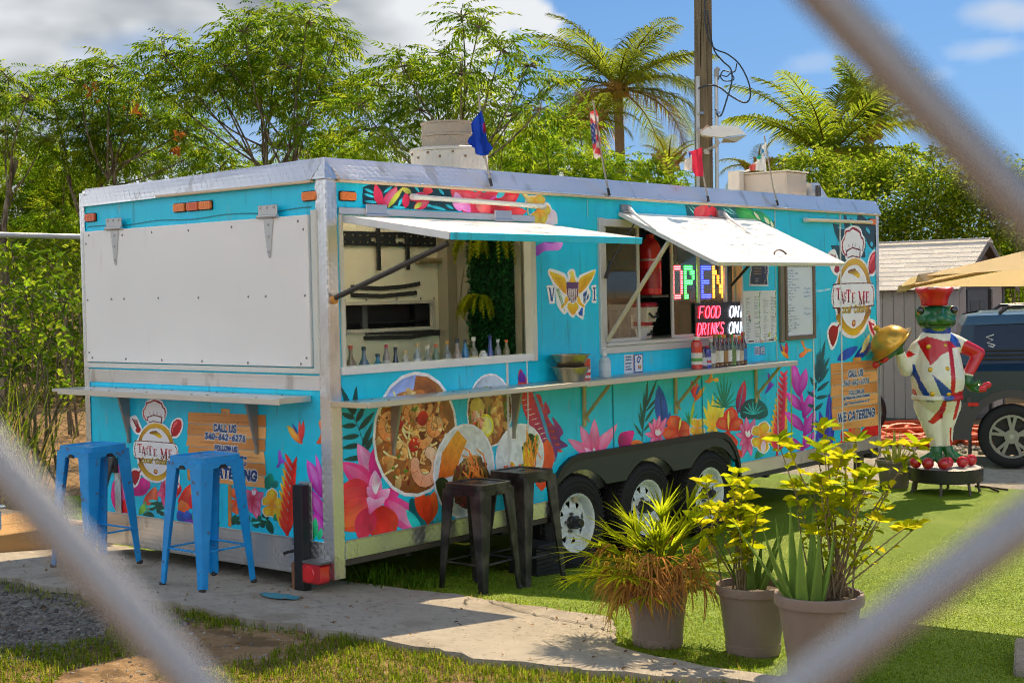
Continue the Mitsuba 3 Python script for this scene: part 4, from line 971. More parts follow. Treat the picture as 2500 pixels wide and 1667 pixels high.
PRINT['rear_print'] = """L 261 262 263 -1 -2050 513 -2074 872 92 10 0 45
L 264 265 -1 -1 -2100 528 -2148 743 59 10 0 45
L 266 267 -1 -1 -2060 651 -2142 704 32 18 0 40
L 266 267 -1 -1 -2060 651 -2105 766 40 9 0 40
L 266 267 -1 -1 -2060 651 -2006 738 38 -5 0 40
L 266 267 -1 -1 -2060 651 -1991 695 28 -15 0 40
L 268 269 -1 -1 -2067 511 -1927 661 71 -19 0 45
L 270 271 -1 -1 -2117 517 -1967 520 -9 -40 0 45
L 272 46 -1 -1 -2074 699 -2089 743 10 2 0 40
L 272 46 -1 -1 -2074 699 -2063 749 10 0 0 40
L 270 273 -1 -1 -2375 505 -2363 749 70 5 0 45
L 274 275 -1 -1 -2349 498 -2369 627 52 8 0 45
L 276 277 -1 -1 -1927 661 -1774 788 77 -30 0 45
L 278 279 -1 -1 -1827 697 -1758 780 51 -12 0 45
L 280 281 -1 -1 -1917 701 -1937 778 49 9 0 45
L 282 283 284 -1 -1801 573 -1681 737 65 -12 15 45
L 285 286 -1 -1 -1867 538 -1790 622 31 -8 0 45
L 287 288 -1 -1 -1770 546 -1805 641 13 3 0 45
L 289 290 -1 -1 -1706 542 -1834 541 6 24 0 45
L 289 290 -1 -1 -1673 564 -1589 657 33 -9 0 45
L 289 290 -1 -1 -1610 550 -1685 650 35 12 0 45
L 289 290 -1 -1 -1595 542 -1482 618 26 -14 0 45
L 289 290 -1 -1 -1752 577 -1669 641 29 -13 0 45
L 291 292 -1 -1 -1800 592 -1686 611 2 -9 0 45
L 291 292 -1 -1 -1765 634 -1669 646 1 -9 0 45
L 291 292 -1 -1 -1640 586 -1530 585 -2 -9 0 45
L 291 292 -1 -1 -1623 616 -1497 636 1 -8 0 45
L 291 292 -1 -1 -1610 560 -1516 558 -3 -9 0 45
L 293 294 295 -1 -1555 717 -1667 680 -21 30 0 40
L 293 294 295 -1 -1555 717 -1592 609 -55 2 0 40
L 293 294 295 -1 -1555 717 -1513 625 -54 -14 0 40
L 293 294 295 -1 -1555 717 -1448 687 -29 -32 0 40
L 293 294 295 -1 -1555 717 -1616 770 48 23 0 40
L 293 294 295 -1 -1555 717 -1489 798 50 -12 0 40
L 293 294 295 -1 -1555 717 -1551 803 56 4 0 40
L 296 46 -1 -1 -1554 746 -1571 783 14 3 0 40
L 296 46 -1 -1 -1554 746 -1536 789 14 -1 0 40
L 296 46 -1 -1 -1554 746 -1522 767 10 -5 0 40
L 297 298 -1 -1 -1448 697 -1474 790 52 10 0 45
L 166 299 -1 -1 -1450 659 -1251 683 4 -56 0 45
L 300 301 302 -1 -1391 606 -1307 782 73 -7 0 45
L 268 231 -1 -1 -1314 622 -1248 749 51 -6 0 45
L 303 304 -1 -1 -1377 579 -1418 670 59 16 0 45
L 305 306 -1 -1 -1251 693 -1292 774 43 12 0 45
L 307 308 -1 -1 -1235 703 -1236 759 30 3 0 45
L 309 254 -1 -1 -1394 530 -1452 601 45 17 0 45
L 309 254 -1 -1 -1349 525 -1360 609 49 7 0 45
L 309 254 -1 -1 -1258 524 -1284 625 48 9 0 45
L 309 254 -1 -1 -1318 528 -1240 600 38 -14 0 45
L 310 311 -1 -1 -1409 529 -1257 552 2 -13 0 45
L 312 313 -1 -1 -1302 548 -1283 634 12 0 0 45
L 314 315 -1 -1 -1091 612 -1073 706 29 0 0 45
L 316 317 -1 -1 -1063 596 -1090 650 28 8 0 45
L 318 319 -1 -1 -1066 522 -1092 594 43 10 0 45
L 320 321 92 -1 -857 714 -890 784 55 15 0 62
L 320 321 92 -1 -857 714 -785 765 39 -23 0 62
L 320 321 92 -1 -857 714 -901 674 -45 18 0 62
L 320 321 92 -1 -857 714 -803 664 -48 -24 0 62
L 320 321 92 -1 -857 714 -861 622 -57 -5 0 62
L 322 323 324 -1 -703 726 -798 782 32 23 0 40
L 322 323 324 -1 -703 726 -686 799 44 0 0 40
L 322 323 324 -1 -703 726 -605 778 25 -21 0 40
L 322 323 324 -1 -703 726 -803 673 -25 22 0 40
L 322 323 324 -1 -703 726 -734 642 -43 3 0 40
L 322 323 324 -1 -703 726 -660 603 -43 -11 0 40
L 322 323 324 -1 -703 726 -636 686 -32 -23 0 40
L 296 46 -1 -1 -699 753 -714 788 11 3 0 40
L 296 46 -1 -1 -699 753 -680 788 10 -2 0 40
L 325 326 -1 -1 -864 559 -804 636 30 -7 0 45
L 325 326 -1 -1 -793 556 -748 632 31 -5 0 45
L 325 326 -1 -1 -906 555 -875 621 33 -3 0 45
L 325 326 -1 -1 -668 558 -721 616 29 13 0 45
L 325 326 -1 -1 -613 563 -665 639 30 11 0 45
L 325 326 -1 -1 -598 600 -596 672 33 3 0 45
L 325 326 -1 -1 -533 534 -597 627 30 12 0 45
L 291 292 -1 -1 -848 587 -792 601 2 -7 0 45
L 291 292 -1 -1 -737 579 -639 596 1 -7 0 45
L 291 292 -1 -1 -638 623 -584 610 -5 -7 0 45
L 327 46 -1 -1 -537 712 -527 812 54 3 0 60
L 327 46 -1 -1 -537 712 -450 743 20 -31 0 60
L 327 46 -1 -1 -537 712 -493 631 -51 -16 0 60
L 327 46 -1 -1 -537 712 -598 631 -48 12 0 60
L 327 46 -1 -1 -537 712 -619 743 32 32 0 60
L 328 329 330 -1 -537 712 -528 805 49 2 0 60
L 328 329 330 -1 -537 712 -457 741 18 -28 0 60
L 328 329 330 -1 -537 712 -497 636 -46 -15 0 60
L 328 329 330 -1 -537 712 -593 636 -43 11 0 60
L 328 329 330 -1 -537 712 -613 741 29 29 0 60
L 331 332 -1 -1 -517 616 -461 665 25 -11 0 45
L 333 334 -1 -1 -577 798 -533 898 47 -5 0 45
L 335 336 -1 -1 -522 810 -480 858 27 -9 0 45
P 337 338 0 -420 519 26 2 66 347 -3 96 -13 -1 -27 -185
L 339 340 -1 -1 -402 547 -501 670 24 10 0 45
L 341 342 -1 -1 -402 538 -471 646 19 7 0 45
L 343 344 -1 -1 -402 547 -345 657 20 -3 0 45
L 339 340 -1 -1 -394 596 -489 715 23 10 0 45
L 341 342 -1 -1 -394 587 -460 692 18 6 0 45
L 343 344 -1 -1 -394 596 -339 702 19 -3 0 45
L 339 340 -1 -1 -386 645 -477 760 22 9 0 45
L 341 342 -1 -1 -386 636 -450 737 17 6 0 45
L 343 344 -1 -1 -386 645 -333 746 18 -3 0 45
L 339 340 -1 -1 -378 694 -465 804 21 9 0 45
L 341 342 -1 -1 -378 685 -439 783 16 6 0 45
L 343 344 -1 -1 -378 694 -328 791 18 -3 0 45
L 339 340 -1 -1 -370 743 -453 849 20 8 0 45
L 341 342 -1 -1 -370 734 -428 828 16 5 0 45
L 343 344 -1 -1 -370 743 -322 835 17 -3 0 45
L 339 340 -1 -1 -362 791 -441 893 19 8 0 45
L 341 342 -1 -1 -362 783 -417 873 15 5 0 45
L 343 344 -1 -1 -362 791 -316 880 16 -2 0 45
L 339 340 -1 -1 -353 840 -429 937 18 7 0 45
L 341 342 -1 -1 -354 831 -407 918 14 5 0 45
L 343 344 -1 -1 -353 840 -310 924 15 -2 0 45
L 339 345 -1 -1 -345 889 -418 981 17 7 0 45
L 341 342 -1 -1 -346 880 -396 963 14 5 0 45
L 343 344 -1 -1 -345 889 -304 969 15 -2 0 45
L 339 345 -1 -1 -337 937 -406 1025 17 7 0 45
L 341 342 -1 -1 -338 929 -385 1008 13 4 0 45
L 343 344 -1 -1 -337 937 -298 1013 14 -2 0 45
L 346 347 348 -1 -69 775 -213 997 56 21 10 45
L 346 347 348 -1 -69 775 -101 952 38 6 10 45
L 346 347 348 -1 -68 646 -226 840 50 22 10 45
L 346 347 348 -1 -65 544 -218 702 48 24 10 45
L 346 347 348 -1 -81 799 -136 1036 25 5 10 45
L 349 350 -1 -1 -179 533 -149 665 33 0 0 45
L 349 351 -1 -1 -128 538 -101 609 24 -2 0 45
S 352 353 0 -488 938 22 26 -1 45 12 34 18 -24 10 -30 26 -12 -25 -15 -24 -5 -14 -21
L 104 354 355 -1 -249 1087 -378 1190 27 16 0 45
L 356 269 -1 -1 -255 1100 -233 1226 18 0 0 45
L 357 358 -1 -1 -261 1108 -269 1221 16 2 0 45
L 309 359 -1 -1 -285 1142 -335 1205 9 4 0 45
S 303 360 0 -72 1229 -32 -10 17 -51 -13 -35 -27 -35 51 11"""
PRINT['sign_print'] = """P 361 362 0 6439 1288 162 1 -1 -33 -162 0
P 363 364 0 6456 643 119 -5 -4 -128 -118 -3
P 365 366 2 6005 1257 6978 1150 6005 1257 974 -7 4 -100 -975 10
L 367 368 -1 -1 6583 1179 6889 1176 0 -3 0 45
L 367 368 -1 -1 6521 1186 6912 1182 0 -3 0 45
L 367 368 -1 -1 6009 1185 6833 1176 0 -3 0 45
L 367 368 -1 -1 6168 1238 6705 1234 0 -3 0 45
P 369 370 2 6007 1157 6975 1046 6010 1157 974 -11 -6 -100 -977 14
L 367 368 -1 -1 6405 1115 6802 1110 1 -3 0 45
L 367 368 -1 -1 6034 1112 6527 1106 0 -3 0 45
L 367 368 -1 -1 6316 1084 6516 1082 0 -3 0 45
L 367 368 -1 -1 6291 1082 6434 1080 0 -3 0 45
P 371 366 2 6010 1056 6972 942 6012 1056 959 -14 -2 -100 -974 18
L 367 368 -1 -1 6184 996 6702 987 1 -3 0 45
L 367 368 -1 -1 6265 1033 6632 1028 1 -3 0 45
L 367 368 -1 -1 6149 999 6415 995 1 -3 0 45
L 367 368 -1 -1 6405 987 6608 984 1 -3 0 45
P 372 370 2 6013 956 6970 837 6028 955 923 -17 22 -101 -961 22
L 367 368 -1 -1 6416 926 6459 925 1 -3 0 45
L 367 368 -1 -1 6117 927 6707 916 1 -3 0 45
L 367 368 -1 -1 6413 905 6495 903 1 -3 0 45
L 367 368 -1 -1 6710 885 6927 880 1 -3 0 45
P 373 366 2 6016 855 6967 733 6011 855 957 -21 13 -101 -957 25
L 367 368 -1 -1 6363 788 6771 779 1 -3 0 45
L 367 368 -1 -1 6521 816 6840 808 1 -3 0 45
L 367 368 -1 -1 6414 766 6458 765 1 -3 0 45
L 367 368 -1 -1 6357 776 6952 761 1 -3 0 45
P 374 370 2 6019 754 6964 629 6013 754 943 -24 6 -101 -937 28
L 367 368 -1 -1 6370 726 6394 725 1 -3 0 45
L 367 368 -1 -1 6063 735 6965 711 1 -3 0 45
L 367 368 -1 -1 6233 687 6419 682 1 -3 0 45
L 367 368 -1 -1 6811 647 6863 646 1 -3 0 45"""
PRINT['rear_sign_print'] = """P 361 362 0 -987 1268 85 -1 -1 -27 -85 0
P 363 364 0 -939 800 32 1 -11 -260 -32 2
P 365 366 2 -1317 1233 -570 1173 -1316 1233 749 11 1 -71 -755 -9
L 367 368 -1 -1 -855 1187 -631 1190 0 -2 0 45
L 367 368 -1 -1 -901 1191 -615 1195 0 -2 0 45
L 367 368 -1 -1 -1318 1181 -671 1189 0 -2 0 45
L 367 368 -1 -1 -1180 1223 -762 1228 0 -2 0 45
P 369 370 2 -1321 1161 -574 1100 -1319 1161 754 9 -7 -70 -762 -9
L 367 368 -1 -1 -995 1138 -695 1142 0 -2 0 45
L 367 368 -1 -1 -1302 1130 -900 1135 0 -2 0 45
L 367 368 -1 -1 -1067 1115 -910 1117 0 -2 0 45
L 367 368 -1 -1 -1088 1113 -973 1114 0 -2 0 45
P 371 366 2 -1326 1089 -578 1026 -1325 1089 748 8 -3 -71 -766 -7
L 367 368 -1 -1 -1181 1049 -773 1053 0 -2 0 45
L 367 368 -1 -1 -1112 1078 -823 1081 0 -2 0 45
L 367 368 -1 -1 -1210 1051 -993 1053 0 -2 0 45
L 367 368 -1 -1 -1001 1048 -843 1049 0 -2 0 45
P 372 370 2 -1330 1017 -582 953 -1317 1017 724 6 13 -70 -758 -6
L 367 368 -1 -1 -995 1004 -961 1004 0 -2 0 45
L 367 368 -1 -1 -1242 999 -771 1003 0 -2 0 45
L 367 368 -1 -1 -998 989 -933 989 0 -2 0 45
L 367 368 -1 -1 -770 981 -612 982 0 -2 0 45
P 373 366 2 -1335 945 -586 879 -1339 945 756 5 6 -71 -758 -4
L 367 368 -1 -1 -1044 905 -727 907 0 -2 0 45
L 367 368 -1 -1 -916 928 -675 929 0 -2 0 45
L 367 368 -1 -1 -1004 890 -969 890 0 -2 0 45
L 367 368 -1 -1 -1050 896 -596 898 0 -2 0 45
P 374 370 2 -1339 872 -590 805 -1344 872 750 4 2 -71 -749 -2
L 367 368 -1 -1 -1042 860 -1023 860 0 -2 0 45
L 367 368 -1 -1 -1301 859 -588 863 0 -2 0 45
L 367 368 -1 -1 -1158 829 -1004 830 0 -2 0 45
L 367 368 -1 -1 -702 814 -663 815 0 -2 0 45"""
PRINT['rear_logo_print'] = """S 375 -1 0 -1671 1308 54 -2 39 -15 15 -24 26 -19 1 -36 -24 -34 -25 -25 0 -12 -94 4 -71 -3 -9 16 -33 15 -11 28 3 29 32 30 8 25 42 15
S 375 -1 0 -1655 1156 70 -7 65 -29 30 -51 18 -35 35 -23 8 -39 -15 -41 -27 -22 -29 -62 -55 -52 -81 -30 -61 -4 -74 11 -60 33 -32 52 -11 45 -34 27 -6 41 17 42 36 27 30 42 43 35 62 31
S 375 -1 0 -1432 1194 49 -6 14 -38 -22 -48 -47 -39 -58 2 -19 23 5 40 25 38
S 375 -1 0 -1881 1192 27 -17 39 -52 5 -37 -43 -22 -40 14 -34 32 -25 48 15 18
S 375 -1 0 -1905 844 55 -3 24 -19 -12 -34 -30 -47 -43 -28 -31 19 -25 60 19 31
S 375 -1 0 -1513 846 46 3 45 -21 -10 -81 -26 7 -44 41
S 376 377 0 -1432 1182 38 -5 9 -27 -18 -41 -41 -32 -42 -2 -14 26 10 36 24 29
S 378 -1 0 -1433 1172 6 -12 -47 -38 -6 -25 -8 8 7 29 22 25
P 379 -1 0 -1499 1073 17 16 9 -5 -20 -19
P 380 -1 0 -1917 1168 10 1 49 -64 -9 -3
P 380 -1 0 -1902 1166 10 1 44 -62 -10 -2
P 380 -1 0 -1886 1164 9 2 39 -61 -10 -2
P 380 -1 0 -1871 1163 9 1 33 -58 -9 -3
S 381 -1 0 -1871 1104 41 10 6 -24 -28 -12 -27 9
S 382 383 0 -1895 830 44 -14 -5 -37 -47 -49 -34 31 -12 37 19 22
P 381 -1 0 -1872 815 36 21 10 -4 -32 -28
P 384 -1 0 -1510 841 23 -1 56 -69 -14 -8 -44 37
P 384 -1 0 -1481 832 45 -9 -3 -8 -36 6
S 385 380 0 -1671 1300 50 -7 36 -15 12 -21 22 -14 1 -32 -13 -25 -5 2 9 27 -5 24 -19 12 -15 21 -34 9 -40 9 -34 -12 -38 -7 -18 -31 -20 -17 1 -25 16 -24 17 -7 -4 -7 -30 14 -13 28 5 27 25 21 12 31 41 5
P 386 -1 0 -1748 1187 72 17 90 -10 -5 -41 -14 0 7 34 -78 10 -62 -16 1 -22 -14 0
P 386 -1 0 -1736 1153 58 11 87 -9 0 -5 -87 7 -58 -9
P 386 -1 0 -1757 1199 10 -14 -8 0
P 386 -1 0 -1722 1221 10 -18 -8 0
P 386 -1 0 -1682 1232 9 -26 -8 0
P 386 -1 0 -1644 1228 10 -22 -8 0
P 386 -1 0 -1603 1217 10 -18 -8 0
S 387 388 2 -1664 959 -1654 1167 -1655 1149 63 -8 65 -30 31 -38 21 -43 4 -56 -20 -70 -42 -67 -75 -49 -68 -13 -74 11 -66 37 -32 60 -14 61 11 79 26 50 50 39 56 27
S 387 389 2 -1666 914 -1673 771 -1676 774 68 13 75 49 41 64 -356 -17 32 -60 66 -37
S 390 -1 0 -1656 1117 56 -9 58 -38 27 -47 11 -55 -19 -58 -50 -67 -67 -29 -54 -4 -67 25 -42 42 -18 57 1 90 43 51 56 32
S 391 316 2 -1661 1097 -1656 1061 -1732 1086 31 9 40 3 33 -11 33 -19 -21 -15 -33 8 -33 11 -40 4
P 392 -1 0 -1661 1097 4 6 8 -5 8 -8
S 393 -1 0 -1861 1028 376 1 26 -15 21 -27 -9 -56 -30 -20 -390 -3 -25 17 -8 45 12 38
S 394 -1 0 -1855 1022 364 2 24 -13 21 -24 -8 -51 -30 -18 -376 -4 -24 15 -8 41 11 34
P 395 -1 0 -1653 835 -2 -7 -7 -7 -8 -3 -10 -1 -8 3 -6 5 -2 8 3 7 6 7 9 3 9 1 9 -3 5 -5
P 396 -1 0 -1661 837 -2 -5 -5 -3 -7 -2 -6 1 -5 3 -2 4 2 5 5 3 7 2 7 -1 5 -3"""
PRINT['emblem_print'] = """S 397 -1 0 2016 2097 36 2 128 -28 41 -31 -4 31 29 23 28 5 28 -10 13 -38 24 -18 29 26 161 37 14 -13 -16 -36 -65 -76 18 -35 -16 -52 -45 -35 -10 -26 -17 -67 -19 -8 -52 25 -14 9 -34 -20 -37 16 -27 23 -29 -13 -27 9 -54 52 -16 69 -3 63 -22 11 -35 46 -22 37
P 397 -1 0 1985 1987 100 4 4 -27 -15 -46 3 -51 -14 -5 -50 0 -12 57
P 397 -1 0 2491 1983 54 4 0 -128 -53 1 -1 23 10 9 1 61 -12 6
P 398 -1 0 2005 1973 23 0 16 -71 16 70 20 0 0 -6 -10 0 -19 -87 -18 0 -21 87
P 398 -1 0 2508 1970 30 -1 -1 -9 -6 -1 -1 -74 7 -1 0 -9 -30 0 1 9 8 2 1 73 -9 2
S 399 400 2 2269 1927 2274 2083 2017 2082 52 -9 83 -19 36 -17 13 -29 4 -34 -6 -46 -41 18 -55 40 -44 40
L 401 402 -1 -1 2046 2052 2188 2026 -1 -2 0 45
L 401 402 -1 -1 2066 2036 2187 2012 -1 -2 0 45
L 401 402 -1 -1 2086 2020 2187 1998 -1 -2 0 45
L 401 402 -1 -1 2106 2005 2187 1984 -1 -2 0 45
L 401 402 -1 -1 2127 1989 2186 1971 -1 -2 0 45
L 401 402 -1 -1 2147 1973 2186 1957 -2 -1 0 45
L 401 402 -1 -1 2167 1957 2185 1943 -2 -1 0 45
S 399 400 2 2269 1927 2274 2083 2536 2088 -62 -17 -87 -26 -39 -26 -4 -46 -1 -44 50 17 59 43 55 50
L 401 402 -1 -1 2508 2050 2357 2022 -1 2 0 45
L 401 402 -1 -1 2487 2035 2357 2008 -1 2 0 45
L 401 402 -1 -1 2466 2020 2356 1994 -1 2 0 45
L 401 402 -1 -1 2445 2005 2356 1980 -1 2 0 45
L 401 402 -1 -1 2424 1990 2356 1966 -1 2 0 45
L 401 402 -1 -1 2404 1975 2355 1952 -2 1 0 45
L 401 402 -1 -1 2383 1960 2355 1938 -2 1 0 45
S 403 404 2 2272 2008 2274 2083 2254 2063 -18 0 14 16 24 5 18 -10 9 -43 8 -23 -70 0 10 23 7 23
P 405 -1 0 2266 2070 -1 -2 -3 -1 -4 1 -1 2 1 2 4 0 3 0
S 406 407 2 2274 1780 2276 1858 2210 1847 29 23 33 -15 38 14 27 -27 -15 -29 -48 -33 -46 30
S 408 -1 0 2203 1911 23 -24 -25 -28 -28 -17 -19 -14 -16 12 7 11 33 11 6 26
S 408 -1 0 2330 1915 28 -24 9 -23 38 -24 -6 -15 -23 9 -47 24 -4 30
P 409 410 0 2205 2011 66 -5 72 3 -3 -48 -135 1
P 411 -1 0 2209 1962 130 -1 -7 -52 -22 -29 -38 -19 -40 20 -20 35
P 412 -1 0 2227 1962 11 0 -2 -66 -8 -3
P 412 -1 0 2248 1962 12 0 -3 -87 -8 -2
P 412 -1 0 2270 1962 11 0 -3 -97 -8 -3
P 412 -1 0 2292 1961 11 0 -3 -86 -8 -3
P 412 -1 0 2314 1961 11 0 -6 -66 -5 -3
P 413 -1 0 2102 1969 25 -80 35 -55 18 -29 4 0 -18 29 -35 55 -26 80
L 414 415 -1 -1 2109 1949 2087 1966 4 2 0 45
L 416 415 -1 -1 2110 1952 2128 1969 4 -2 0 45
L 414 415 -1 -1 2116 1935 2095 1952 4 2 0 45
L 416 415 -1 -1 2117 1938 2135 1954 4 -2 0 45
L 414 415 -1 -1 2122 1920 2103 1937 5 2 0 45
L 416 415 -1 -1 2123 1923 2141 1940 4 -2 0 45
L 414 415 -1 -1 2129 1906 2112 1922 5 2 0 45
L 416 415 -1 -1 2130 1909 2148 1926 4 -2 0 45
L 414 415 -1 -1 2135 1892 2120 1908 5 2 0 45
L 416 415 -1 -1 2136 1894 2154 1911 4 -2 0 45
L 414 415 -1 -1 2142 1877 2128 1893 5 2 0 45
L 416 415 -1 -1 2143 1880 2161 1897 4 -2 0 45
L 414 415 -1 -1 2148 1863 2136 1878 5 1 0 45
L 416 415 -1 -1 2149 1866 2167 1883 4 -2 0 45
L 414 415 -1 -1 2155 1848 2145 1863 5 1 0 45
L 416 415 -1 -1 2156 1851 2174 1868 4 -2 0 45
L 417 418 -1 -1 2395 1855 2403 1943 4 0 0 45
L 417 418 -1 -1 2400 1867 2422 1948 4 0 0 45
L 417 418 -1 -1 2405 1855 2460 1925 4 -1 0 45
L 417 418 -1 -1 2400 1858 2444 1957 4 -1 0 45
L 417 419 -1 -1 2397 1902 2408 1940 11 -1 0 45
L 417 419 -1 -1 2419 1911 2430 1948 11 -1 0 45
L 417 419 -1 -1 2440 1884 2451 1922 11 -1 0 45
P 420 421 0 2371 1831 16 -2 -4 -61 -19 7 -14 -3 -16 19"""
LOGO_FIT = ((1.7679, 1.879), (9.4214, 0.037))
def srgb(h):
    c = np.array([int(h[i:i + 2], 16) for i in (0, 2, 4)]) / 255.0
    return np.where(c < .04045, c / 12.92, ((c + .055) / 1.055) ** 2.4)
def rich(h):                                             # printed inks as the film shows them, a little deeper
    c = srgb(h); return np.clip(c * 1.4, 0, .88)
def leaf_outline(b, t, wv, bend, fat, lo=0.0, hi=1.0, wide=1.0, n=9):
    d = t - b; nn = np.array([-d[1], d[0]]); nn = nn / (np.linalg.norm(nn) + 1e-9)
    if nn @ wv < 0: nn = -nn
    ln = np.linalg.norm(d)
    k = math.log(.5) / math.log(fat)
    cl = lambda s: b + d * s + nn * bend * ln * s * (1 - s)
    pr = lambda s: (max(0.0, math.sin(math.pi * min(1.0, s ** k))) ** .8 if 0 < s < 1 else (.12 if s == 0 else 0)) * wide
    S_ = np.linspace(0, 1, n)
    return [cl(lo + (hi - lo) * s) + wv * pr(s) for s in S_] + [cl(lo + (hi - lo) * s) - wv * pr(s) for s in S_[::-1][1:]]
def spline2(p, n=5):
    p = np.asarray(p, float); N = len(p); r = []
    for i in range(N):
        a, b, c, d = p[i - 1], p[i], p[(i + 1) % N], p[(i + 2) % N]
        for t in np.linspace(0, 1, n, endpoint=False):
            r.append(.5 * ((2 * b) + (-a + c) * t + (2 * a - 5 * b + 4 * c - d) * t * t + (-a + 3 * b - 3 * c + d) * t ** 3))
    return np.array(r)
def read_print(key):
    """-> painted shapes: (polygon, colour fn)"""
    shapes = []
    def put(pts, ca, cb, ax):
        try:
            g = Polygon(np.asarray(pts)).buffer(0)
        except Exception:
            return
        if g.is_empty or g.area < 2e-6: return
        ca = rich(PALETTE[ca]); cb = ca if cb < 0 else rich(PALETTE[cb])
        shapes.append((g, ca, cb, ax))
    for row in PRINT[key].split('\n'):
        f = row.split(); k = f[0]; v = [int(x) for x in f[1:]]
        if k == 'L':
            ca, cb, ci, cr = v[:4]; b, t, wv = (np.array(v[4 + 2 * i:6 + 2 * i]) / 1000 for i in range(3)); bend, fat = v[10] / 100, v[11] / 100
            put(leaf_outline(b, t, wv, bend, fat), ca, cb, (b, t))
            if ci >= 0: put(leaf_outline(b, t, wv, bend, fat, .1, .9, .5), ca, ci, (b, t))
            if cr >= 0: put(leaf_outline(b, t, wv, bend, fat, .02, .95, .09), cr, -1, (b, t))
        else:
            ca, cb, na = v[:3]; ax = np.array(v[3:3 + 2 * na]).reshape(-1, 2) / 1000
            p = np.cumsum(np.array(v[3 + 2 * na:]).reshape(-1, 2), 0) / 1000
            put(spline2(p) if k == 'S' else p, ca, cb, ax if na == 2 else (p.min(0), p.max(0)))
    return shapes
def paint(shapes, frame, off, clip=None, cell=.05, tone=None):
    """Flattens painted shapes (later ones on top) into one flat coloured sheet, off metres proud of its wall."""
    V, F, C = [], [], []; n = 0
    polys = [s[0] for s in shapes]
    tree = shapely.STRtree(polys)
    for i, (g, ca, cb, ax) in enumerate(shapes):
        over = [polys[j] for j in tree.query(g) if j > i]
        if over: g = g.difference(unary_union(over))
        if clip is not None: g = g.intersection(clip)
        for q in getattr(g, 'geoms', [g]):
            if q.geom_type != 'Polygon' or q.area < 1.5e-6: continue
            v, f = trimesh.creation.triangulate_polygon(q, engine='earcut')
            v = np.asarray(v); f = np.asarray(f)
            if ca is not cb and q.area > cell * cell * .5:
                v, f = trimesh.remesh.subdivide_to_size(np.column_stack([v, v[:, 0] * 0]), f, cell, 12)[:2]; v = v[:, :2]
            a, b = np.asarray(ax[0]), np.asarray(ax[1]); d = b - a
            s = np.clip((v - a) @ d / (d @ d + 1e-12), 0, 1)[:, None]
            c = ca * (1 - s) + cb * s
            if tone is not None: c = tone(v, c)
            V.append(np.column_stack([v, np.full(len(v), off)])); F.append(f + n); C.append(c); n += len(v)
    V, F, C = np.vstack(V), np.vstack(F), np.vstack(C)
    m = trimesh.Trimesh(V, F, process=False)
    fl = m.face_normals[:, 2] < 0; m.faces[fl] = m.faces[fl][:, ::-1]
    m.apply_transform(frame)
    return m, np.clip(C, 0, 1)
def lettering(s, x, z, w, h, frame, off, col, bold=True, slant=0.0, halo=None, halo_w=.004):
    """Flat lettering fitted to a w x h box whose lower left corner is (x, z)."""
    m = text(s, 1.0, bold, .5)
    b = m.bounds; m.vertices[:, 0] -= b[0, 0]; m.vertices[:, 1] -= b[0, 1]
    m.vertices[:, 0] += m.vertices[:, 1] * slant
    m.vertices[:, 0] *= w / m.vertices[:, 0].max(); m.vertices[:, 1] *= h / m.vertices[:, 1].max()
    m.vertices[:, :2] += (x, z)
    top = m.vertices[:, 2] > .25
    f = m.faces[top[m.faces].all(1)]
    m2 = trimesh.Trimesh(m.vertices.copy(), f, process=False); m2.remove_unreferenced_vertices(); m2.vertices[:, 2] = off
    out = [(m2, np.tile(col, (len(m2.vertices), 1)))]
    if halo is not None:
        g = unary_union([Polygon(t) for t in m2.vertices[m2.faces][:, :, :2] if Polygon(t).area > 1e-9]).buffer(halo_w * .55, quad_segs=1)
        m2 = cat([tri_flat(q) for q in getattr(g, 'geoms', [g])]); m2.vertices[:, 2] = off; out = [(m2, np.tile(col, (len(m2.vertices), 1)))]; g = g.buffer(halo_w, quad_segs=2)
        hm = cat([tri_flat(q) for q in getattr(g, 'geoms', [g])]); hm.vertices[:, 2] = off - .0006
        out.append((hm, np.tile(halo, (len(hm.vertices), 1))))
    for q, _ in out:
        fl = q.face_normals[:, 2] < 0; q.faces[fl] = q.faces[fl][:, ::-1]
        q.apply_transform(frame)
    return out
def tri_flat(g):
    v, f = trimesh.creation.triangulate_polygon(g, engine='earcut')
    return trimesh.Trimesh(np.column_stack([v, np.zeros(len(v))]), f, process=False)
def joined(pairs):
    return cat([m for m, _ in pairs]), np.vstack([c for _, c in pairs])
def printed(parent, name, pairs, label=None):
    m, c = joined(pairs)
    return part(parent, name, m, 'print_material', smooth=False, color=c, label=label)

side_clip = sbox(.078, .532, 6.93, 2.595).difference(sbox(.0, 1.486, 1.87, 2.455)).difference(sbox(2.575, 1.49, 4.505, 2.46)).difference(rbox2(1.945, .1, 4.415, .806, .36))
def noisy(amp, f):
    def fn(v, c):
        n = meshkit.fbm(np.column_stack([v * f, v[:, :1] * 0]), 3, 4)[:, None]
        return c * (1 + amp * (n - .5))
    return fn
printed(TR, 'flower_print', [paint(read_print('mural_print'), SIDE, .0012, side_clip, .05, noisy(.7, 14))], 'printed tropical flowers and leaves along the side wall')
printed(TR, 'flower_print', [paint(read_print('rear_print'), REAR, .0012, sbox(-2.37, .535, -.085, 1.34), .05, noisy(.7, 16))], 'printed tropical flowers along the foot of the rear wall')
BLUE, HALO = np.array([.006, .045, .19]), np.array([.80, .82, .80])
def sign_text(F, rows, off):
    q = []
    for s, x, z, w, h in rows: q += lettering(s, x, z, w, h, F, off, BLUE, True, .12, HALO, .006 if h > .055 else (.0045 if h > .03 else .0025))
    return q
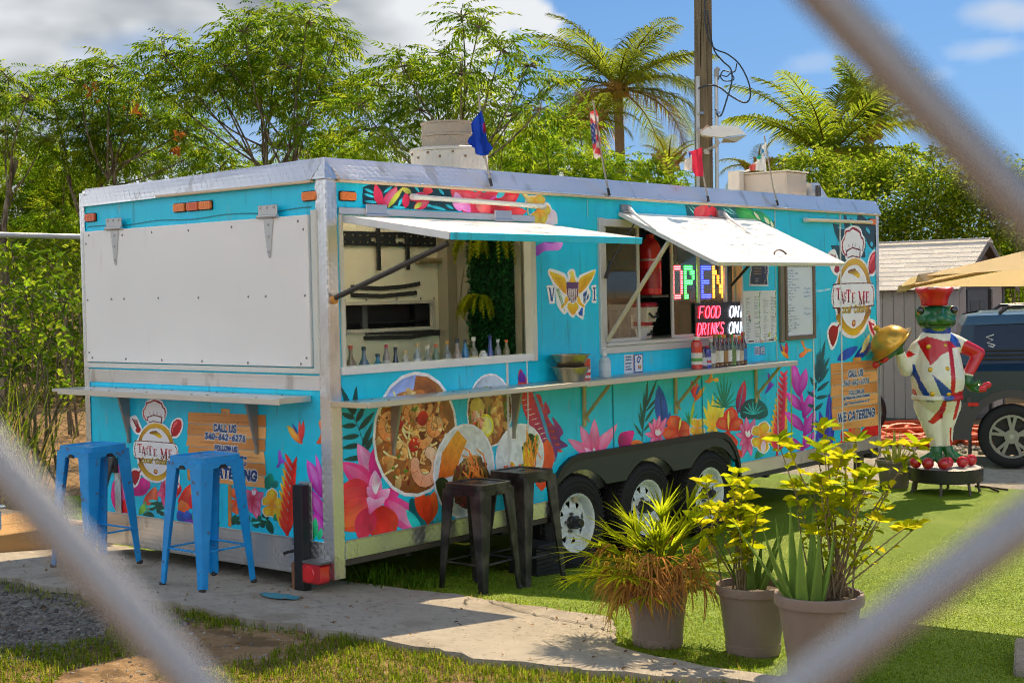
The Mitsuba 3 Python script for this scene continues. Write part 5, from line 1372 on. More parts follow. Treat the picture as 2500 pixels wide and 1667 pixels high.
printed(TR, 'sign_print', [paint(read_print('rear_sign_print'), REAR, .0032)] + sign_text(REAR, [('CALL US', -1.066, 1.123, .222, .048), ('340-642-6276', -1.152, 1.072, .390, .040), ('FOLLOW US', -1.060, 1.006, .222, .034), ('@Taste Me Local Cuisine', -1.153, .962, .40, .026), ('@TasteMeVI', -1.153, .925, .40, .024), ('WE CATERING', -1.262, .838, .60, .066)], .0042), 'printed wooden signboard on the rear wall')
printed(TR, 'sign_print', [paint(read_print('sign_print'), SIDE, .0032)] + sign_text(SIDE, [('CALL US', 6.337, 1.113, .295, .064), ('340-642-6276', 6.239, 1.037, .51, .052), ('FOLLOW US', 6.353, .952, .297, .040), ('@Taste Me Local Cuisine', 6.24, .910, .52, .032), ('@TasteMeVI', 6.24, .862, .52, .028), ('WE CATERING', 6.125, .718, .74, .085)], .0042), 'printed wooden signboard near the front end of the side wall')
printed(TR, 'emblem_print', [paint(read_print('emblem_print'), SIDE, .0032)], 'golden eagle emblem with shield between the letters V and I')
# the logo: serif capitals drawn stroke by stroke
def serif(ch, x, z, w, h):
    """strokes of one capital letter in a w x h box"""
    th, tn, sf = w * .26, w * .10, h * .075
    r = lambda a, b, c, d: Polygon([(x + a * w, z + b * h), (x + c * w, z + b * h), (x + c * w, z + d * h), (x + a * w, z + d * h)])
    bar = lambda p, q, t: LineString([(x + p[0] * w, z + p[1] * h), (x + q[0] * w, z + q[1] * h)]).buffer(t / 2, cap_style=2)
    if ch == 'T': g = [r(.38, 0, .64, 1), r(.0, .90, 1, 1), r(.0, .74, .10, 1), r(.90, .74, 1, 1), r(.22, 0, .80, .06)]
    elif ch == 'A': g = [bar((.5, 1), (.14, .03), tn), bar((.48, 1), (.84, .03), th), r(.25, .30, .72, .37), r(-.02, 0, .30, .06), r(.62, 0, 1.04, .06)]
    elif ch == 'S': g = [LineString([(x + a * w, z + b * h) for a, b in ((.86, .76), (.80, .93), (.5, .97), (.2, .86), (.22, .64), (.5, .52), (.80, .38), (.80, .14), (.5, .03), (.18, .08), (.12, .26))]).buffer(w * .10)]
    elif ch == 'E': g = [r(.12, 0, .40, 1), r(0, .93, .9, 1), r(.80, .74, .9, 1), r(.2, .47, .70, .54), r(.62, .40, .70, .62), r(0, 0, .95, .07), r(.85, 0, .95, .26)]
    else: g = [bar((.12, .0), (.16, 1), tn * .8), bar((.14, 1), (.5, .03), th * .75), bar((.5, .03), (.86, 1), tn * .8), r(.74, 0, .98, 1), r(-.02, 0, .28, .06), r(.66, 0, 1.08, .06), r(-.02, .94, .26, 1), r(.74, .94, 1.06, 1)]
    return unary_union(g)
def logo_words():
    """TASTE ME in -y, z of the rear logo"""
    q = []
    for ch, x, z, w, h in (('T', -1.866, .949, .053, .058), ('A', -1.826, .930, .050, .062), ('S', -1.781, .942, .030, .043), ('T', -1.755, .936, .053, .062), ('E', -1.694, .932, .044, .050), ('M', -1.619, .922, .072, .066), ('E', -1.537, .930, .046, .056)):
        q.append((serif(ch, x, z, w, h), srgb('4a0d16') * .9, srgb('c41a34') * .9, ((x, z), (x, z + h * .9))))
    return q
def script_words(F, off, fx):
    q = []
    for s, x, w in (('Local', -1.825, .125), ('Cuisine', -1.680, .175)):
        for dx, dz, c, o in ((.003, -.003, (.10, .05, .01), off), (0, 0, (.62, .42, .02), off + .0004)):
            a, b = fx((x + dx, .885 + dz)), fx((x + dx + w, .885 + .040 + dz))
            q += lettering(s, a[0], a[1], b[0] - a[0], b[1] - a[1], F, o, np.array(c), True, .35)
    return q
words = logo_words()
lg = read_print('rear_logo_print')
printed(TR, 'logo_print', [paint(lg + words, REAR, .0032)] + script_words(REAR, .0044, lambda p: p), 'round logo with chef hat, fork and spoons on the rear wall')
(sx_, sz_), (ox_, oz_) = LOGO_FIT
fx = lambda p: (p[0] * sx_ + ox_, p[1] * sz_ + oz_)
fit = lambda L_: [(shapely.affinity.affine_transform(g, [sx_, 0, 0, sz_, ox_, oz_]), a, b, (fx(ax[0]), fx(ax[1]))) for g, a, b, ax in L_]
printed(TR, 'logo_print', [paint(fit(lg + words), SIDE, .0032, sbox(.1, .5, 6.915, 2.6))] + script_words(SIDE, .0044, fx), 'round logo with chef hat, fork and spoons near the front end')
# round photographs of dishes
def dish(name, cx, cz, rx, rz, seed, kind, lab, off):
    r = np.random.default_rng(seed); sh = []
    E = lambda a, b, ra, rb, rot=0: shapely.affinity.rotate(shapely.affinity.scale(Point(a, b).buffer(1, quad_segs=5), ra, rb), rot)
    plate_ = E(cx, cz, rx, rz); inner = E(cx, cz, rx * .945, rz * .945)
    c_ = lambda h: np.clip(srgb(h) * 1.25, 0, .85)
    sh.append((plate_, c_('dfe0dc'), c_('cfd2d2'), ((cx, cz + rz), (cx, cz - rz))))
    bg = {'pasta': ('9a6a30', '6a3c18'), 'fish': ('6a4a28', '8a5a2a'), 'crab': ('c9cdc4', 'aeb8b8'), 'salad': ('d4d8d4', 'b8c0c0')}[kind]
    sh.append((inner, c_(bg[0]), c_(bg[1]), ((cx, cz + rz), (cx, cz - rz))))
    def blobs(n, area, cols, s0, s1, el=1.8):
        for _ in range(n):
            t, q = r.uniform(0, 2 * math.pi), math.sqrt(r.uniform(0, 1))
            x, z = cx + area[0] * rx + area[2] * rx * q * math.cos(t), cz + area[1] * rz + area[3] * rz * q * math.sin(t)
            a = r.uniform(s0, s1); g = E(x, z, a * el, a, r.uniform(0, 180)).intersection(inner)
            k = c_(cols[r.integers(len(cols))]) * r.uniform(.7, 1.25)
            if not g.is_empty and g.geom_type == 'Polygon': sh.append((g, k * .7, np.clip(k * 1.25, 0, 1), ((x - a, z - a), (x + a, z + a))))
    def curl(x, z, s, rot, c0, c1):
        pts = np.array([(math.cos(t) * (1 - .25 * t / 4.6), math.sin(t) * (1 - .2 * t / 4.6)) for t in np.linspace(.3, 4.9, 16)])
        ln = LineString(pts * s); g = shapely.affinity.translate(shapely.affinity.rotate(ln.buffer(s * .36), rot, origin=(0, 0)), x, z).intersection(inner)
        if g.geom_type == 'Polygon':
            sh.append((g.buffer(.004), c_('5a2c10'), c_('7a4018'), ((x, z - s), (x, z + s)))); sh.append((g, c_(c0), c_(c1), ((x - s, z - s), (x + s, z + s))))
            for k in range(5):
                t = .8 + k * .85; sh.append((shapely.affinity.translate(shapely.affinity.rotate(LineString([(.72 * s * math.cos(t), .72 * s * math.sin(t)), (1.2 * s * math.cos(t), 1.2 * s * math.sin(t))]).buffer(.0025), rot, origin=(0, 0)), x, z).intersection(g), c_('c8622a'), c_('d87838'), ((x, z), (x + s, z))))
    if kind == 'pasta':
        sh.append((E(cx - .2 * rx, cz + .8 * rz, .55 * rx, .3 * rz).intersection(inner), c_('7f95c8'), c_('98aad8'), ((cx, cz + rz), (cx, cz + .5 * rz))))
        sh.append((Polygon([(cx - .1 * rx, cz + .5 * rz), (cx + .02 * rx, cz + .93 * rz), (cx + .45 * rx, cz + .88 * rz), (cx + .55 * rx, cz + .5 * rz)]).intersection(inner), c_('6a3818'), c_('a0602c'), ((cx, cz + .5 * rz), (cx, cz + .9 * rz))))
        sh.append((E(cx - .1 * rx, cz - .12 * rz, .88 * rx, .84 * rz).intersection(inner), c_('a86c30'), c_('7a4820'), ((cx, cz + rz), (cx, cz - rz))))
        blobs(150, (-.05, -.1, .85, .8), ('c8843c', 'b06a28', 'd8a058', '8a4a1c', 'e0b070', 'a85a24', '6a3414'), .008, .030)
        for k in range(26):
            x, z = cx + rx * r.uniform(-.75, .6), cz + rz * r.uniform(-.75, .55); a = r.uniform(0, 360)
            ln = LineString([(-.09, 0), (-.04, .018 * r.normal()), (.03, .02 * r.normal()), (.09, 0)]).buffer(.007)
            g = shapely.affinity.translate(shapely.affinity.rotate(ln, a), x, z).intersection(inner)
            if g.geom_type == 'Polygon': sh.append((g, c_('d8a860'), c_('f0d498'), ((x, z - .02), (x, z + .02))))
        for x, z, s, ro in ((-.62, .16, .075, 40), (.15, .02, .08, 200), (.22, .42, .06, 80), (-.1, .33, .06, 300), (.45, .1, .06, 120)): curl(cx + x * rx, cz + z * rz, s, ro, 'd87c34', 'f0b478')
        for x, z in ((-.42, .22), (.16, .24), (-.06, -.16)): sh.append((E(cx + x * rx, cz + z * rz, .05, .045, 20), c_('8a1208'), c_('d03018'), ((cx + x * rx, cz + z * rz - .05), (cx + x * rx, cz + z * rz + .05))))
        blobs(70, (-.05, -.1, .8, .75), ('e8b060', 'c06a28', '5a7a20', 'f0c888', '7a2c10'), .004, .011)
        curl(cx + .22 * rx, cz - .52 * rz, .105, 150, 'd88a60', 'f4c0a0')
    if kind == 'fish':
        sh.append((E(cx - .1 * rx, cz + .65 * rz, .8 * rx, .3 * rz).intersection(inner), c_('8a98a8'), c_('c0ccd4'), ((cx - rx, cz), (cx + rx, cz))))
        blobs(60, (0, -.2, .9, .8), ('7a4a20', '9a6a34', '5a3414', 'b08a48', '6a7a30'), .01, .03)
        sh.append((E(cx + .3 * rx, cz - .2 * rz, .28 * rx, .8 * rz, -6).intersection(inner), c_('7a4218'), c_('b87838'), ((cx, cz - rz), (cx + .5 * rx, cz))))
        blobs(30, (.3, -.1, .2, .6), ('d8a050', 'e0b468', 'a86830'), .01, .022, 2.4)
        sh.append((E(cx - .2 * rx, cz - .38 * rz, .36 * rx, .30 * rz, -30), c_('c8a010'), c_('f0d838'), ((cx - .5 * rx, cz), (cx, cz)))); sh.append((E(cx - .2 * rx, cz - .38 * rz, .29 * rx, .23 * rz, -30), c_('e8d050'), c_('f4e890'), ((cx - .5 * rx, cz), (cx, cz))))
        sh.append((E(cx - .55 * rx, cz + .1 * rz, .3 * rx, .3 * rz, 30).intersection(inner), c_('a89028'), c_('d8c868'), ((cx - rx, cz), (cx, cz)))); blobs(16, (-.55, -.2, .25, .2), ('c85a38', 'e09070', 'f0b8a0'), .008, .016, 2.5)
    if kind == 'crab':
        sh.append((Polygon([(cx - .85 * rx, cz - .1 * rz), (cx - .7 * rx, cz + .45 * rz), (cx - .2 * rx, cz + .88 * rz), (cx + .1 * rx, cz + .62 * rz), (cx - .1 * rx, cz + .35 * rz), (cx - .3 * rx, cz - .05 * rz)]).intersection(inner), c_('c85a10'), c_('f59a2c'), ((cx - .6 * rx, cz - .1 * rz), (cx - .2 * rx, cz + .8 * rz))))
        sh.append((E(cx - .75 * rx, cz - .45 * rz, .32 * rx, .4 * rz).intersection(inner), c_('1c2410'), c_('3a4420'), ((cx - rx, cz - rz), (cx, cz))))
        sh.append((E(cx + .2 * rx, cz - .28 * rz, .62 * rx, .55 * rz).intersection(inner), c_('4a1418'), c_('6a4a20'), ((cx, cz - .8 * rz), (cx, cz + .2 * rz))))
        blobs(110, (.2, -.15, .58, .42), ('7a5a24', '8a6a30', '5a4018', '6a2c1c', '9a7a3c'), .008, .02, 1.5); blobs(60, (.2, -.52, .56, .2), ('6a1424', '4a0c1c', '8a2434'), .008, .018, 1.5)
        for k in range(16):
            x, z = cx + rx * r.uniform(.0, .7), cz + rz * r.uniform(-.35, .35); g = shapely.affinity.rotate(LineString([(x - .07, z), (x, z + .02), (x + .08, z - .01)]).buffer(.0055), r.uniform(-110, -30)).intersection(inner)
            if g.geom_type == 'Polygon': sh.append((g, c_('d85a18'), c_('f08a38'), ((x, z - .05), (x, z + .05))))
    if kind == 'salad':
        blobs(40, (-.2, -.5, .6, .3), ('c04028', 'd86030', 'e0a020', 'a02c1c', '5a7a28'), .01, .022); blobs(22, (.45, .25, .3, .35), ('2a5018', '4a7a28', '1c3c10'), .012, .026)
        sh.append((E(cx + .35 * rx, cz - .25 * rz, .20 * rx, .55 * rz, 20).intersection(inner), c_('c8a808'), c_('f2e02c'), ((cx + .1 * rx, cz), (cx + .6 * rx, cz))))
        for k in range(18):
            x, z = cx + rx * r.uniform(.25, .7), cz + rz * r.uniform(-.5, .75); g = shapely.affinity.rotate(LineString([(x - .08, z), (x, z + .02), (x + .08, z)]).buffer(.005), r.uniform(60, 130)).intersection(inner)
            if g.geom_type == 'Polygon': sh.append((g, c_('d86010'), c_('f49a30'), ((x, z - .05), (x, z + .05))))
    printed(TR, name, [paint(sh, SIDE, off, sbox(.085, .535, 6.9, 2.6).difference(rbox2(1.945, .1, 4.415, .806, .36)), .03, noisy(.6, 40))], lab)
dish('dish_print', .695, 1.094, .371, .383, 11, 'pasta', 'largest round picture of a dish, shrimp and pasta', .0022)
dish('dish_print', 1.381, 1.187, .226, .241, 12, 'fish', 'round picture of a dish with fried fish and lemon', .0022)
dish('dish_print', 1.675, .858, .253, .222, 13, 'salad', 'round picture of a white plate with salad and a lemon wedge', .0026)
dish('dish_print', 1.124, .824, .292, .301, 14, 'crab', 'round picture of a white plate with a stuffed crab and carrots', .0032)
# crowns: centre and radius of each clump of foliage (metres)
TREES = {
 'A': ([[5.02, 7.08, 4.63, 0.3], [5.18, 7.85, 4.84, 0.3], [4.73, 7.84, 4.81, 0.23], [4.86, 8.4, 4.64, 0.2], [5.94, 7.22, 5.24, 0.37], [4.94, 6.66, 4.96, 0.25], [5.33, 6.04, 5.02, 0.24], [6.56, 7.14, 5.02, 0.32], [5.88, 6.14, 4.94, 0.17], [5.46, 6.54, 4.61, 0.35], [6.21, 8.02, 4.6, 0.36], [5.25, 7.51, 4.42, 0.3], [6.15, 7.58, 4.33, 0.26], [5.97, 6.67, 4.35, 0.36], [6.44, 6.64, 4.5, 0.29], [5.47, 6.24, 3.91, 0.21], [5.19, 8.09, 4.48, 0.25], [6.21, 7.59, 3.85, 0.19], [5.66, 7.22, 4.92, 0.31]], [5.53, 7.17, 0.0], [5.53, 7.24, 3.78]),
 'B': ([[6.38, 4.65, 5.04, 0.17], [6.4, 4.42, 4.89, 0.16], [5.71, 3.52, 4.45, 0.19], [6.86, 4.1, 4.48, 0.2], [5.96, 4.69, 4.26, 0.3], [5.36, 4.59, 4.37, 0.24], [5.39, 3.79, 4.2, 0.21], [5.91, 5.51, 4.32, 0.23], [5.67, 4.68, 3.95, 0.24], [6.37, 4.55, 4.0, 0.25], [6.9, 4.36, 3.97, 0.23], [6.18, 4.78, 4.63, 0.16], [6.78, 4.64, 4.26, 0.19], [5.17, 5.06, 3.99, 0.21], [5.75, 5.5, 3.82, 0.2], [5.46, 4.84, 3.62, 0.22], [7.26, 4.11, 4.35, 0.11], [6.32, 5.04, 3.8, 0.2], [5.99, 3.25, 3.84, 0.11]], [5.91, 4.38, 0.0], [5.93, 4.43, 3.55]),
 'C': ([[5.22, 9.64, 4.95, 0.23], [5.06, 10.08, 4.76, 0.27], [5.73, 11.62, 5.11, 0.22], [5.06, 10.74, 4.6, 0.24], [5.67, 10.61, 4.59, 0.34], [5.57, 9.73, 4.69, 0.29], [5.89, 9.98, 4.42, 0.34], [5.92, 9.55, 4.25, 0.3], [6.07, 9.26, 4.15, 0.26], [5.44, 10.74, 4.3, 0.34], [5.74, 10.37, 4.17, 0.34], [6.94, 9.94, 4.07, 0.28], [5.7, 10.78, 5.14, 0.14], [6.7, 10.33, 4.65, 0.18]], [5.42, 10.4, 0.0], [5.5, 10.39, 3.98]),
 'D': ([[4.54, 10.91, 4.86, 0.24], [4.68, 11.06, 4.55, 0.27], [4.26, 10.74, 4.15, 0.32], [4.07, 9.72, 4.44, 0.14], [4.24, 11.26, 4.64, 0.34], [4.88, 10.73, 4.08, 0.17]], [3.99, 10.54, 0.0], [4.13, 10.46, 3.95]),
}
BUSHES = {
 'lowleft': [[6.87, 14.39, 4.32, 0.41], [6.03, 13.27, 3.73, 0.45], [6.65, 13.44, 3.77, 0.4], [5.69, 11.47, 3.9, 0.36], [7.17, 13.55, 3.53, 0.41], [6.11, 13.19, 3.28, 0.45], [5.73, 11.84, 3.08, 0.37], [5.7, 10.54, 3.83, 0.35], [7.94, 12.8, 4.2, 0.37], [8.67, 12.78, 4.16, 0.35], [6.76, 9.44, 3.72, 0.29], [8.85, 11.38, 3.91, 0.24], [5.57, 12.79, 2.81, 0.44], [5.35, 11.43, 2.57, 0.42], [5.93, 11.64, 2.77, 0.31], [7.16, 13.18, 3.71, 0.4]],
 'lowmid': [[7.77, 9.42, 3.71, 0.21], [6.37, 7.22, 3.73, 0.21], [7.8, 8.2, 3.95, 0.27], [6.83, 6.69, 3.71, 0.24], [8.47, 7.88, 3.7, 0.24], [7.15, 7.66, 4.09, 0.17], [8.03, 9.16, 3.71, 0.24]],
 'midright': [[9.27, 6.6, 3.8, 0.33], [8.43, 5.38, 3.71, 0.31], [9.85, 6.0, 3.94, 0.3], [8.42, 4.48, 3.48, 0.26], [8.12, 3.74, 3.36, 0.25], [9.61, 4.41, 3.39, 0.22], [7.41, 4.4, 3.87, 0.2], [7.52, 5.03, 3.88, 0.21], [8.47, 4.86, 3.4, 0.32], [8.59, 5.66, 3.35, 0.33], [8.2, 4.0, 3.18, 0.26], [8.38, 3.26, 3.19, 0.2], [9.7, 5.58, 4.15, 0.2]],
 'hedge': [[16.58, 5.88, 3.95, 0.49], [18.43, 6.09, 3.8, 0.62], [18.8, 5.41, 3.97, 0.52], [18.11, 4.29, 3.61, 0.59], [18.79, 3.79, 3.66, 0.59], [19.37, 3.33, 3.55, 0.59], [17.46, 6.02, 3.17, 0.6], [17.84, 5.38, 3.0, 0.67], [18.35, 4.64, 2.98, 0.67], [19.09, 4.0, 2.96, 0.68], [20.39, 3.64, 2.66, 0.63], [18.15, 4.76, 4.34, 0.1], [18.26, 4.35, 4.23, 0.15], [19.17, 4.34, 4.34, 0.19], [16.11, 6.13, 3.58, 0.37], [19.27, 2.62, 3.28, 0.67], [20.93, 3.13, 2.49, 0.71]],
 'vine': [[1.59, 5.98, 2.37, 0.2], [1.81, 5.75, 2.28, 0.19], [1.37, 5.42, 2.0, 0.21], [1.83, 5.51, 1.96, 0.19], [1.57, 6.06, 1.69, 0.22], [1.49, 5.28, 1.61, 0.19], [1.97, 5.62, 1.51, 0.16], [1.69, 5.98, 1.36, 0.2], [1.62, 5.16, 1.22, 0.14], [1.45, 6.29, 1.93, 0.24], [1.31, 6.16, 1.34, 0.28]],
}
PALMS = {'tall': [31.23, 20.46, 8.3, 2.6], 'behind': [28.26, 19.26, 7.0, 1.15], 'low': [27.98, 16.42, 5.5, 0.91], 'right': [27.21, 11.12, 5.14, 2.34], 'right2': [29.75, 11.24, 6.08, 1.73], 'far': [26.94, 12.97, 5.01, 0.9], 'edge': [24.25, 5.26, 4.23, 0.64]}
# ---------------------------------------------------------------- foliage
def frond_variants(pairs, length, leaf, width, n=5, seed=1):
    """compound leaves: leaflets in pairs along a drooping stalk; each is (vertices, faces)"""
    r = np.random.default_rng(seed); res = []
    for _ in range(n):
        V, F = [], []
        droop = r.uniform(.35, .9)
        for i in range(pairs + 1):
            s = (i + .6) / (pairs + .6)
            p = np.array([length * s * (1 - .18 * droop * s), 0, -length * droop * .55 * s * s])
            for sd in (-1, 1) if i < pairs else (0,):
                a = sd * (math.pi / 2 - .55 - .35 * s) + r.normal(0, .14)
                d = np.array([math.cos(a), math.sin(a), -.45 - .5 * droop * s + r.normal(0, .22)]); d /= np.linalg.norm(d)
                w = np.cross(d, [0, 0, 1.0]); w /= np.linalg.norm(w); w = w * math.cos(.5) + np.array([0, 0, 1]) * math.sin(r.normal(0, .5))
                L = leaf * r.uniform(.75, 1.1); h = width * r.uniform(.8, 1.15)
                k = len(V); q = p + d * L * .45
                V += [p, q + w * h / 2, p + d * L - np.array([0, 0, L * .12]), q - w * h / 2]
                F += [(k, k + 1, k + 2), (k, k + 2, k + 3)]
        res.append((np.array(V), np.array(F)))
    return res
def leaf_variants(length, width, n=4, seed=2, fold=.25):
    r = np.random.default_rng(seed); res = []
    for _ in range(n):
        c = r.uniform(-.2, .3)
        V = np.array([(0, 0, 0), (length * .35, width * .5, fold * width), (length * .75, width * .36, fold * width - c * length * .2), (length, 0, -c * length * .4), (length * .75, -width * .36, fold * width - c * length * .2), (length * .35, -width * .5, fold * width), (length * .55, 0, -.04 * length)])
        F = np.array([(0, 1, 6), (1, 2, 6), (2, 3, 6), (3, 4, 6), (4, 5, 6), (5, 0, 6)])
        res.append((V, F))
    return res
def quad_leaf(length, width, n=4, seed=2):
    r = np.random.default_rng(seed)
    return [(np.array([(0, 0, 0), (length * .5, width * .5, r.normal(0, .15) * width), (length, 0, -r.uniform(0, .3) * length), (length * .5, -width * .5, r.normal(0, .15) * width)]), np.array([(0, 1, 2), (0, 2, 3)])) for _ in range(n)]

def scatter(variants, pos, yaw, pitch, roll, scale, colors, jitter=.12, r=None):
    """one mesh with a variant at every position; colours per instance"""
    r = r or np.random.default_rng(5)
    n = len(pos); which = r.integers(0, len(variants), n)
    Vs, Fs, Cs, at = [], [], [], 0
    for k, (V, F) in enumerate(variants):
        i = np.nonzero(which == k)[0]
        if not len(i): continue
        cy, sy, cp, sp, cr, sr = np.cos(yaw[i]), np.sin(yaw[i]), np.cos(pitch[i]), np.sin(pitch[i]), np.cos(roll[i]), np.sin(roll[i])
        ex = np.stack([cy * cp, sy * cp, sp], -1); e0 = np.stack([-sy, cy, 0 * cy], -1); e1 = np.cross(ex, e0)
        ey = e0 * cr[:, None] + e1 * sr[:, None]; ez = np.cross(ex, ey)
        s = scale[i][:, None, None]
        W = pos[i][:, None] + s * (V[None, :, :1] * ex[:, None] + V[None, :, 1:2] * ey[:, None] + V[None, :, 2:3] * ez[:, None])
        m = len(V)
        Fs.append((F[None] + (np.arange(len(i)) * m)[:, None, None]).reshape(-1, 3) + at)
        Vs.append(W.reshape(-1, 3)); at += len(i) * m
        c = colors[i][:, None] * (1 + jitter * r.normal(0, 1, (len(i), m, 1)).clip(-2, 2))
        if m % 4 == 0 and m > 8:                                            # same tone for the corners of one leaflet
            t = (1 + jitter * r.normal(0, 1, (len(i), m // 4, 1, 1))).clip(.6, 1.5)
            c = (colors[i][:, None, None] * t).repeat(4, 2).reshape(len(i), m, 3)
        Cs.append(np.clip(np.broadcast_to(c, W.shape), 0, 1).reshape(-1, 3))
    return trimesh.Trimesh(np.vstack(Vs), np.vstack(Fs), process=False), np.vstack(Cs)

def in_clumps(clumps, dens, r, shell=.45, flat=.8):
    P, D, H = [], [], []
    for x, y, z, rad in clumps:
        n = max(4, int(dens * rad ** 2))
        v = r.normal(size=(n, 3)); v /= np.linalg.norm(v, axis=1, keepdims=True)
        q = rad * (shell + (1 - shell) * r.uniform(0, 1, (n, 1)) ** .6) * (1 + .22 * r.normal(size=(n, 1)))
        off = v * q * np.array([1, 1, flat])
        P.append(np.array([x, y, z]) + off); D.append(np.arctan2(v[:, 1], v[:, 0])); H.append(v[:, 2])
    return np.vstack(P), np.concatenate(D), np.concatenate(H)

GREENS = np.array([[.16, .27, .012], [.11, .21, .012], [.22, .32, .018], [.08, .16, .012], [.27, .34, .025]])
def tones(n, r, base=GREENS, p=None):
    c = base[r.choice(len(base), n, p=p)]
    return c * r.uniform(.85, 1.4, (n, 1))

NEEM = frond_variants(6, .30, .085, .024, 6, 3)
def limb(a, b, r0, r1, r, sag=.1, n=6):
    a, b = np.array(a, float), np.array(b, float); m = (a + b) / 2 + np.array([r.normal(0, .08), r.normal(0, .08), -sag]) * np.linalg.norm(b - a)
    t = np.linspace(0, 1, n)[:, None]
    return tube((1 - t) ** 2 * a + 2 * t * (1 - t) * m + t * t * b, np.linspace(r0, r1, n), 6)

def tree(key, lab, seed, dens=1250, base=GREENS, group='trees behind the trailer', trunk_r=.055):
    clumps, foot, fork = TREES[key]; r = np.random.default_rng(seed)
    t = thing('leafy_tree', lab, 'tree', group)
    foot, fork = np.array(foot), np.array(fork)
    cen = np.array(clumps)[:, :3]
    low = np.array([fork[0], fork[1], max(1.0, fork[2] - 1.6)])
    part(t, 'trunk', tube([foot, (foot + low) / 2 + [.05, -.04, 0], low], [trunk_r * 1.3, trunk_r * 1.1, trunk_r], 9), 'bark', smooth=True)
    stems = []
    order = np.argsort(-cen[:, 2])
    mains = [low + (cen[i] - low) * .62 + r.normal(0, .08, 3) for i in order[:3]]
    br = [limb(low, m, trunk_r * .72, trunk_r * .34, r, .04) for m in mains]
    for c in clumps:
        m = mains[int(np.argmin([np.linalg.norm(m[:2] - np.array(c[:2])) for m in mains]))]
        st = low + (m - low) * r.uniform(.55, 1.0)
        br.append(limb(st, c[:3], trunk_r * .26, .007, r, .10))
        for _ in range(7):
            d = r.normal(size=3); d[2] = abs(d[2]) * .6; d /= np.linalg.norm(d)
            br.append(limb(np.array(c[:3]) - d * .1, np.array(c[:3]) + d * c[3] * .95, .009, .004, r, .05, 4))
    part(t, 'branches', cat(br), 'bark', smooth=True)
    P, yaw, h = in_clumps(clumps, dens, r)
    n = len(P)
    m, c = scatter(NEEM, P, yaw + r.normal(0, .5, n), .25 * h + r.normal(.05, .3, n), r.normal(0, .4, n), r.uniform(.65, 1.15, n), tones(n, r, base), .14, r)
    part(t, 'crown', m, 'leaf_material', smooth=False, color=c)
    return t
tree('A', 'tallest spreading tree behind the trailer, its slender stems showing above the rear roof', 21)
tree('B', 'feathery green tree behind the round exhaust fan, one branch reaching right over blue sky', 22)
tA = tree('C', 'green tree at the left behind the trailer with a few dry orange seed clusters', 23)
tree('D', 'green tree cut off by the left edge of the picture', 24)
r_ = np.random.default_rng(8)
POD = [(np.array([(0, 0, 0), (.03, .012, 0), (.0, .0, -.10), (-.03, -.012, 0)]), np.array([(0, 1, 2), (0, 2, 3)]))]
for x, y, z, rad in ((4.90, 9.62, 4.62, .09), (5.16, 9.05, 4.34, .10), (5.60, 8.75, 4.03, .06), (5.55, 8.8, 3.85, .05)):
    n = 14; P = np.array([x, y, z]) + r_.normal(0, rad * .6, (n, 3))
    m, c = scatter(POD, P, r_.uniform(0, 6, n), r_.normal(0, .3, n), r_.normal(0, .5, n), r_.uniform(.6, 1, n), np.array([[.36, .14, .03]]) * r_.uniform(.6, 1.3, (n, 1)), .1, r_)
    part(tA, 'seed_cluster', m, 'dry_leaf_material', smooth=False, color=c, kind='stuff')

def bush(name, key, lab, seed, variants, dens, base, idx=None, group=None, cat_='bush', lo=(.65, 1.2), shell=.35, flat=.85):
    cl = BUSHES[key] if idx is None else [BUSHES[key][i] for i in idx]
    r = np.random.default_rng(seed); t = thing(name, lab, cat_, group)
    P, yaw, h = in_clumps(cl, dens, r, shell, flat); n = len(P)
    m, c = scatter(variants, P, yaw + r.normal(0, .7, n), .3 * h + r.normal(0, .45, n), r.normal(0, .7, n), r.uniform(*lo, n), tones(n, r, base), .13, r)
    br = []
    zc = min(c_[2] for c_ in cl)
    root = np.array([np.mean([c_[0] for c_ in cl]), np.mean([c_[1] for c_ in cl]), 0.0])
    for c_ in cl:
        br.append(limb(root + r.normal(0, .15, 3) * [1, 1, 0], c_[:3], .018, .006, r, .0))
        for _ in range(4):
            d = r.normal(size=3); d /= np.linalg.norm(d); br.append(limb(c_[:3], np.array(c_[:3]) + d * c_[3] * .9, .008, .003, r, .05, 4))
    part(t, 'stems', cat(br), 'bark', smooth=True)
    part(t, 'leaves', m, 'leaf_material', smooth=False, color=c)
    return t
FROND2 = frond_variants(7, .34, .075, .026, 5, 9)
OVAL = quad_leaf(.085, .046, 5, 4)
DARKG = GREENS * np.array([.95, .95, .8])
for i, (idx, lab) in enumerate((((0, 1, 5, 12), 'dense dark bush low at the left edge behind the chain link fence'), ((2, 3, 4, 6, 13, 14, 15), 'dense bush right behind the far left corner of the trailer'), ((7, 8), 'bush just above the left end of the trailer roof'), ((9, 10, 11), 'low bush peeping over the trailer roof left of its rear corner'))):
    bush('bush', 'lowleft', lab, 40 + i, FROND2, 1300, DARKG, idx, 'bushes behind the trailer')
bush('bush', 'lowmid', 'yellowish bush between the roof corner and the round exhaust fan', 45, FROND2, 1400, GREENS * 1.1, None, 'bushes behind the trailer')
for i, (idx, lab) in enumerate((((0, 1, 7, 6, 9), 'bright green bush just right of the round exhaust fan'), ((2, 3, 12, 8), 'bright green bush under the tall coconut palm'), ((4, 5, 10, 11), 'bright green bush left of the utility pole'))):
    bush('bush', 'midright', lab, 50 + i, FROND2, 1400, GREENS * np.array([1.15, 1.15, 1.0]), idx, 'bushes behind the trailer')
HEDGE = np.array([[.18, .28, .012], [.24, .33, .02], [.11, .19, .012], [.32, .38, .04]])
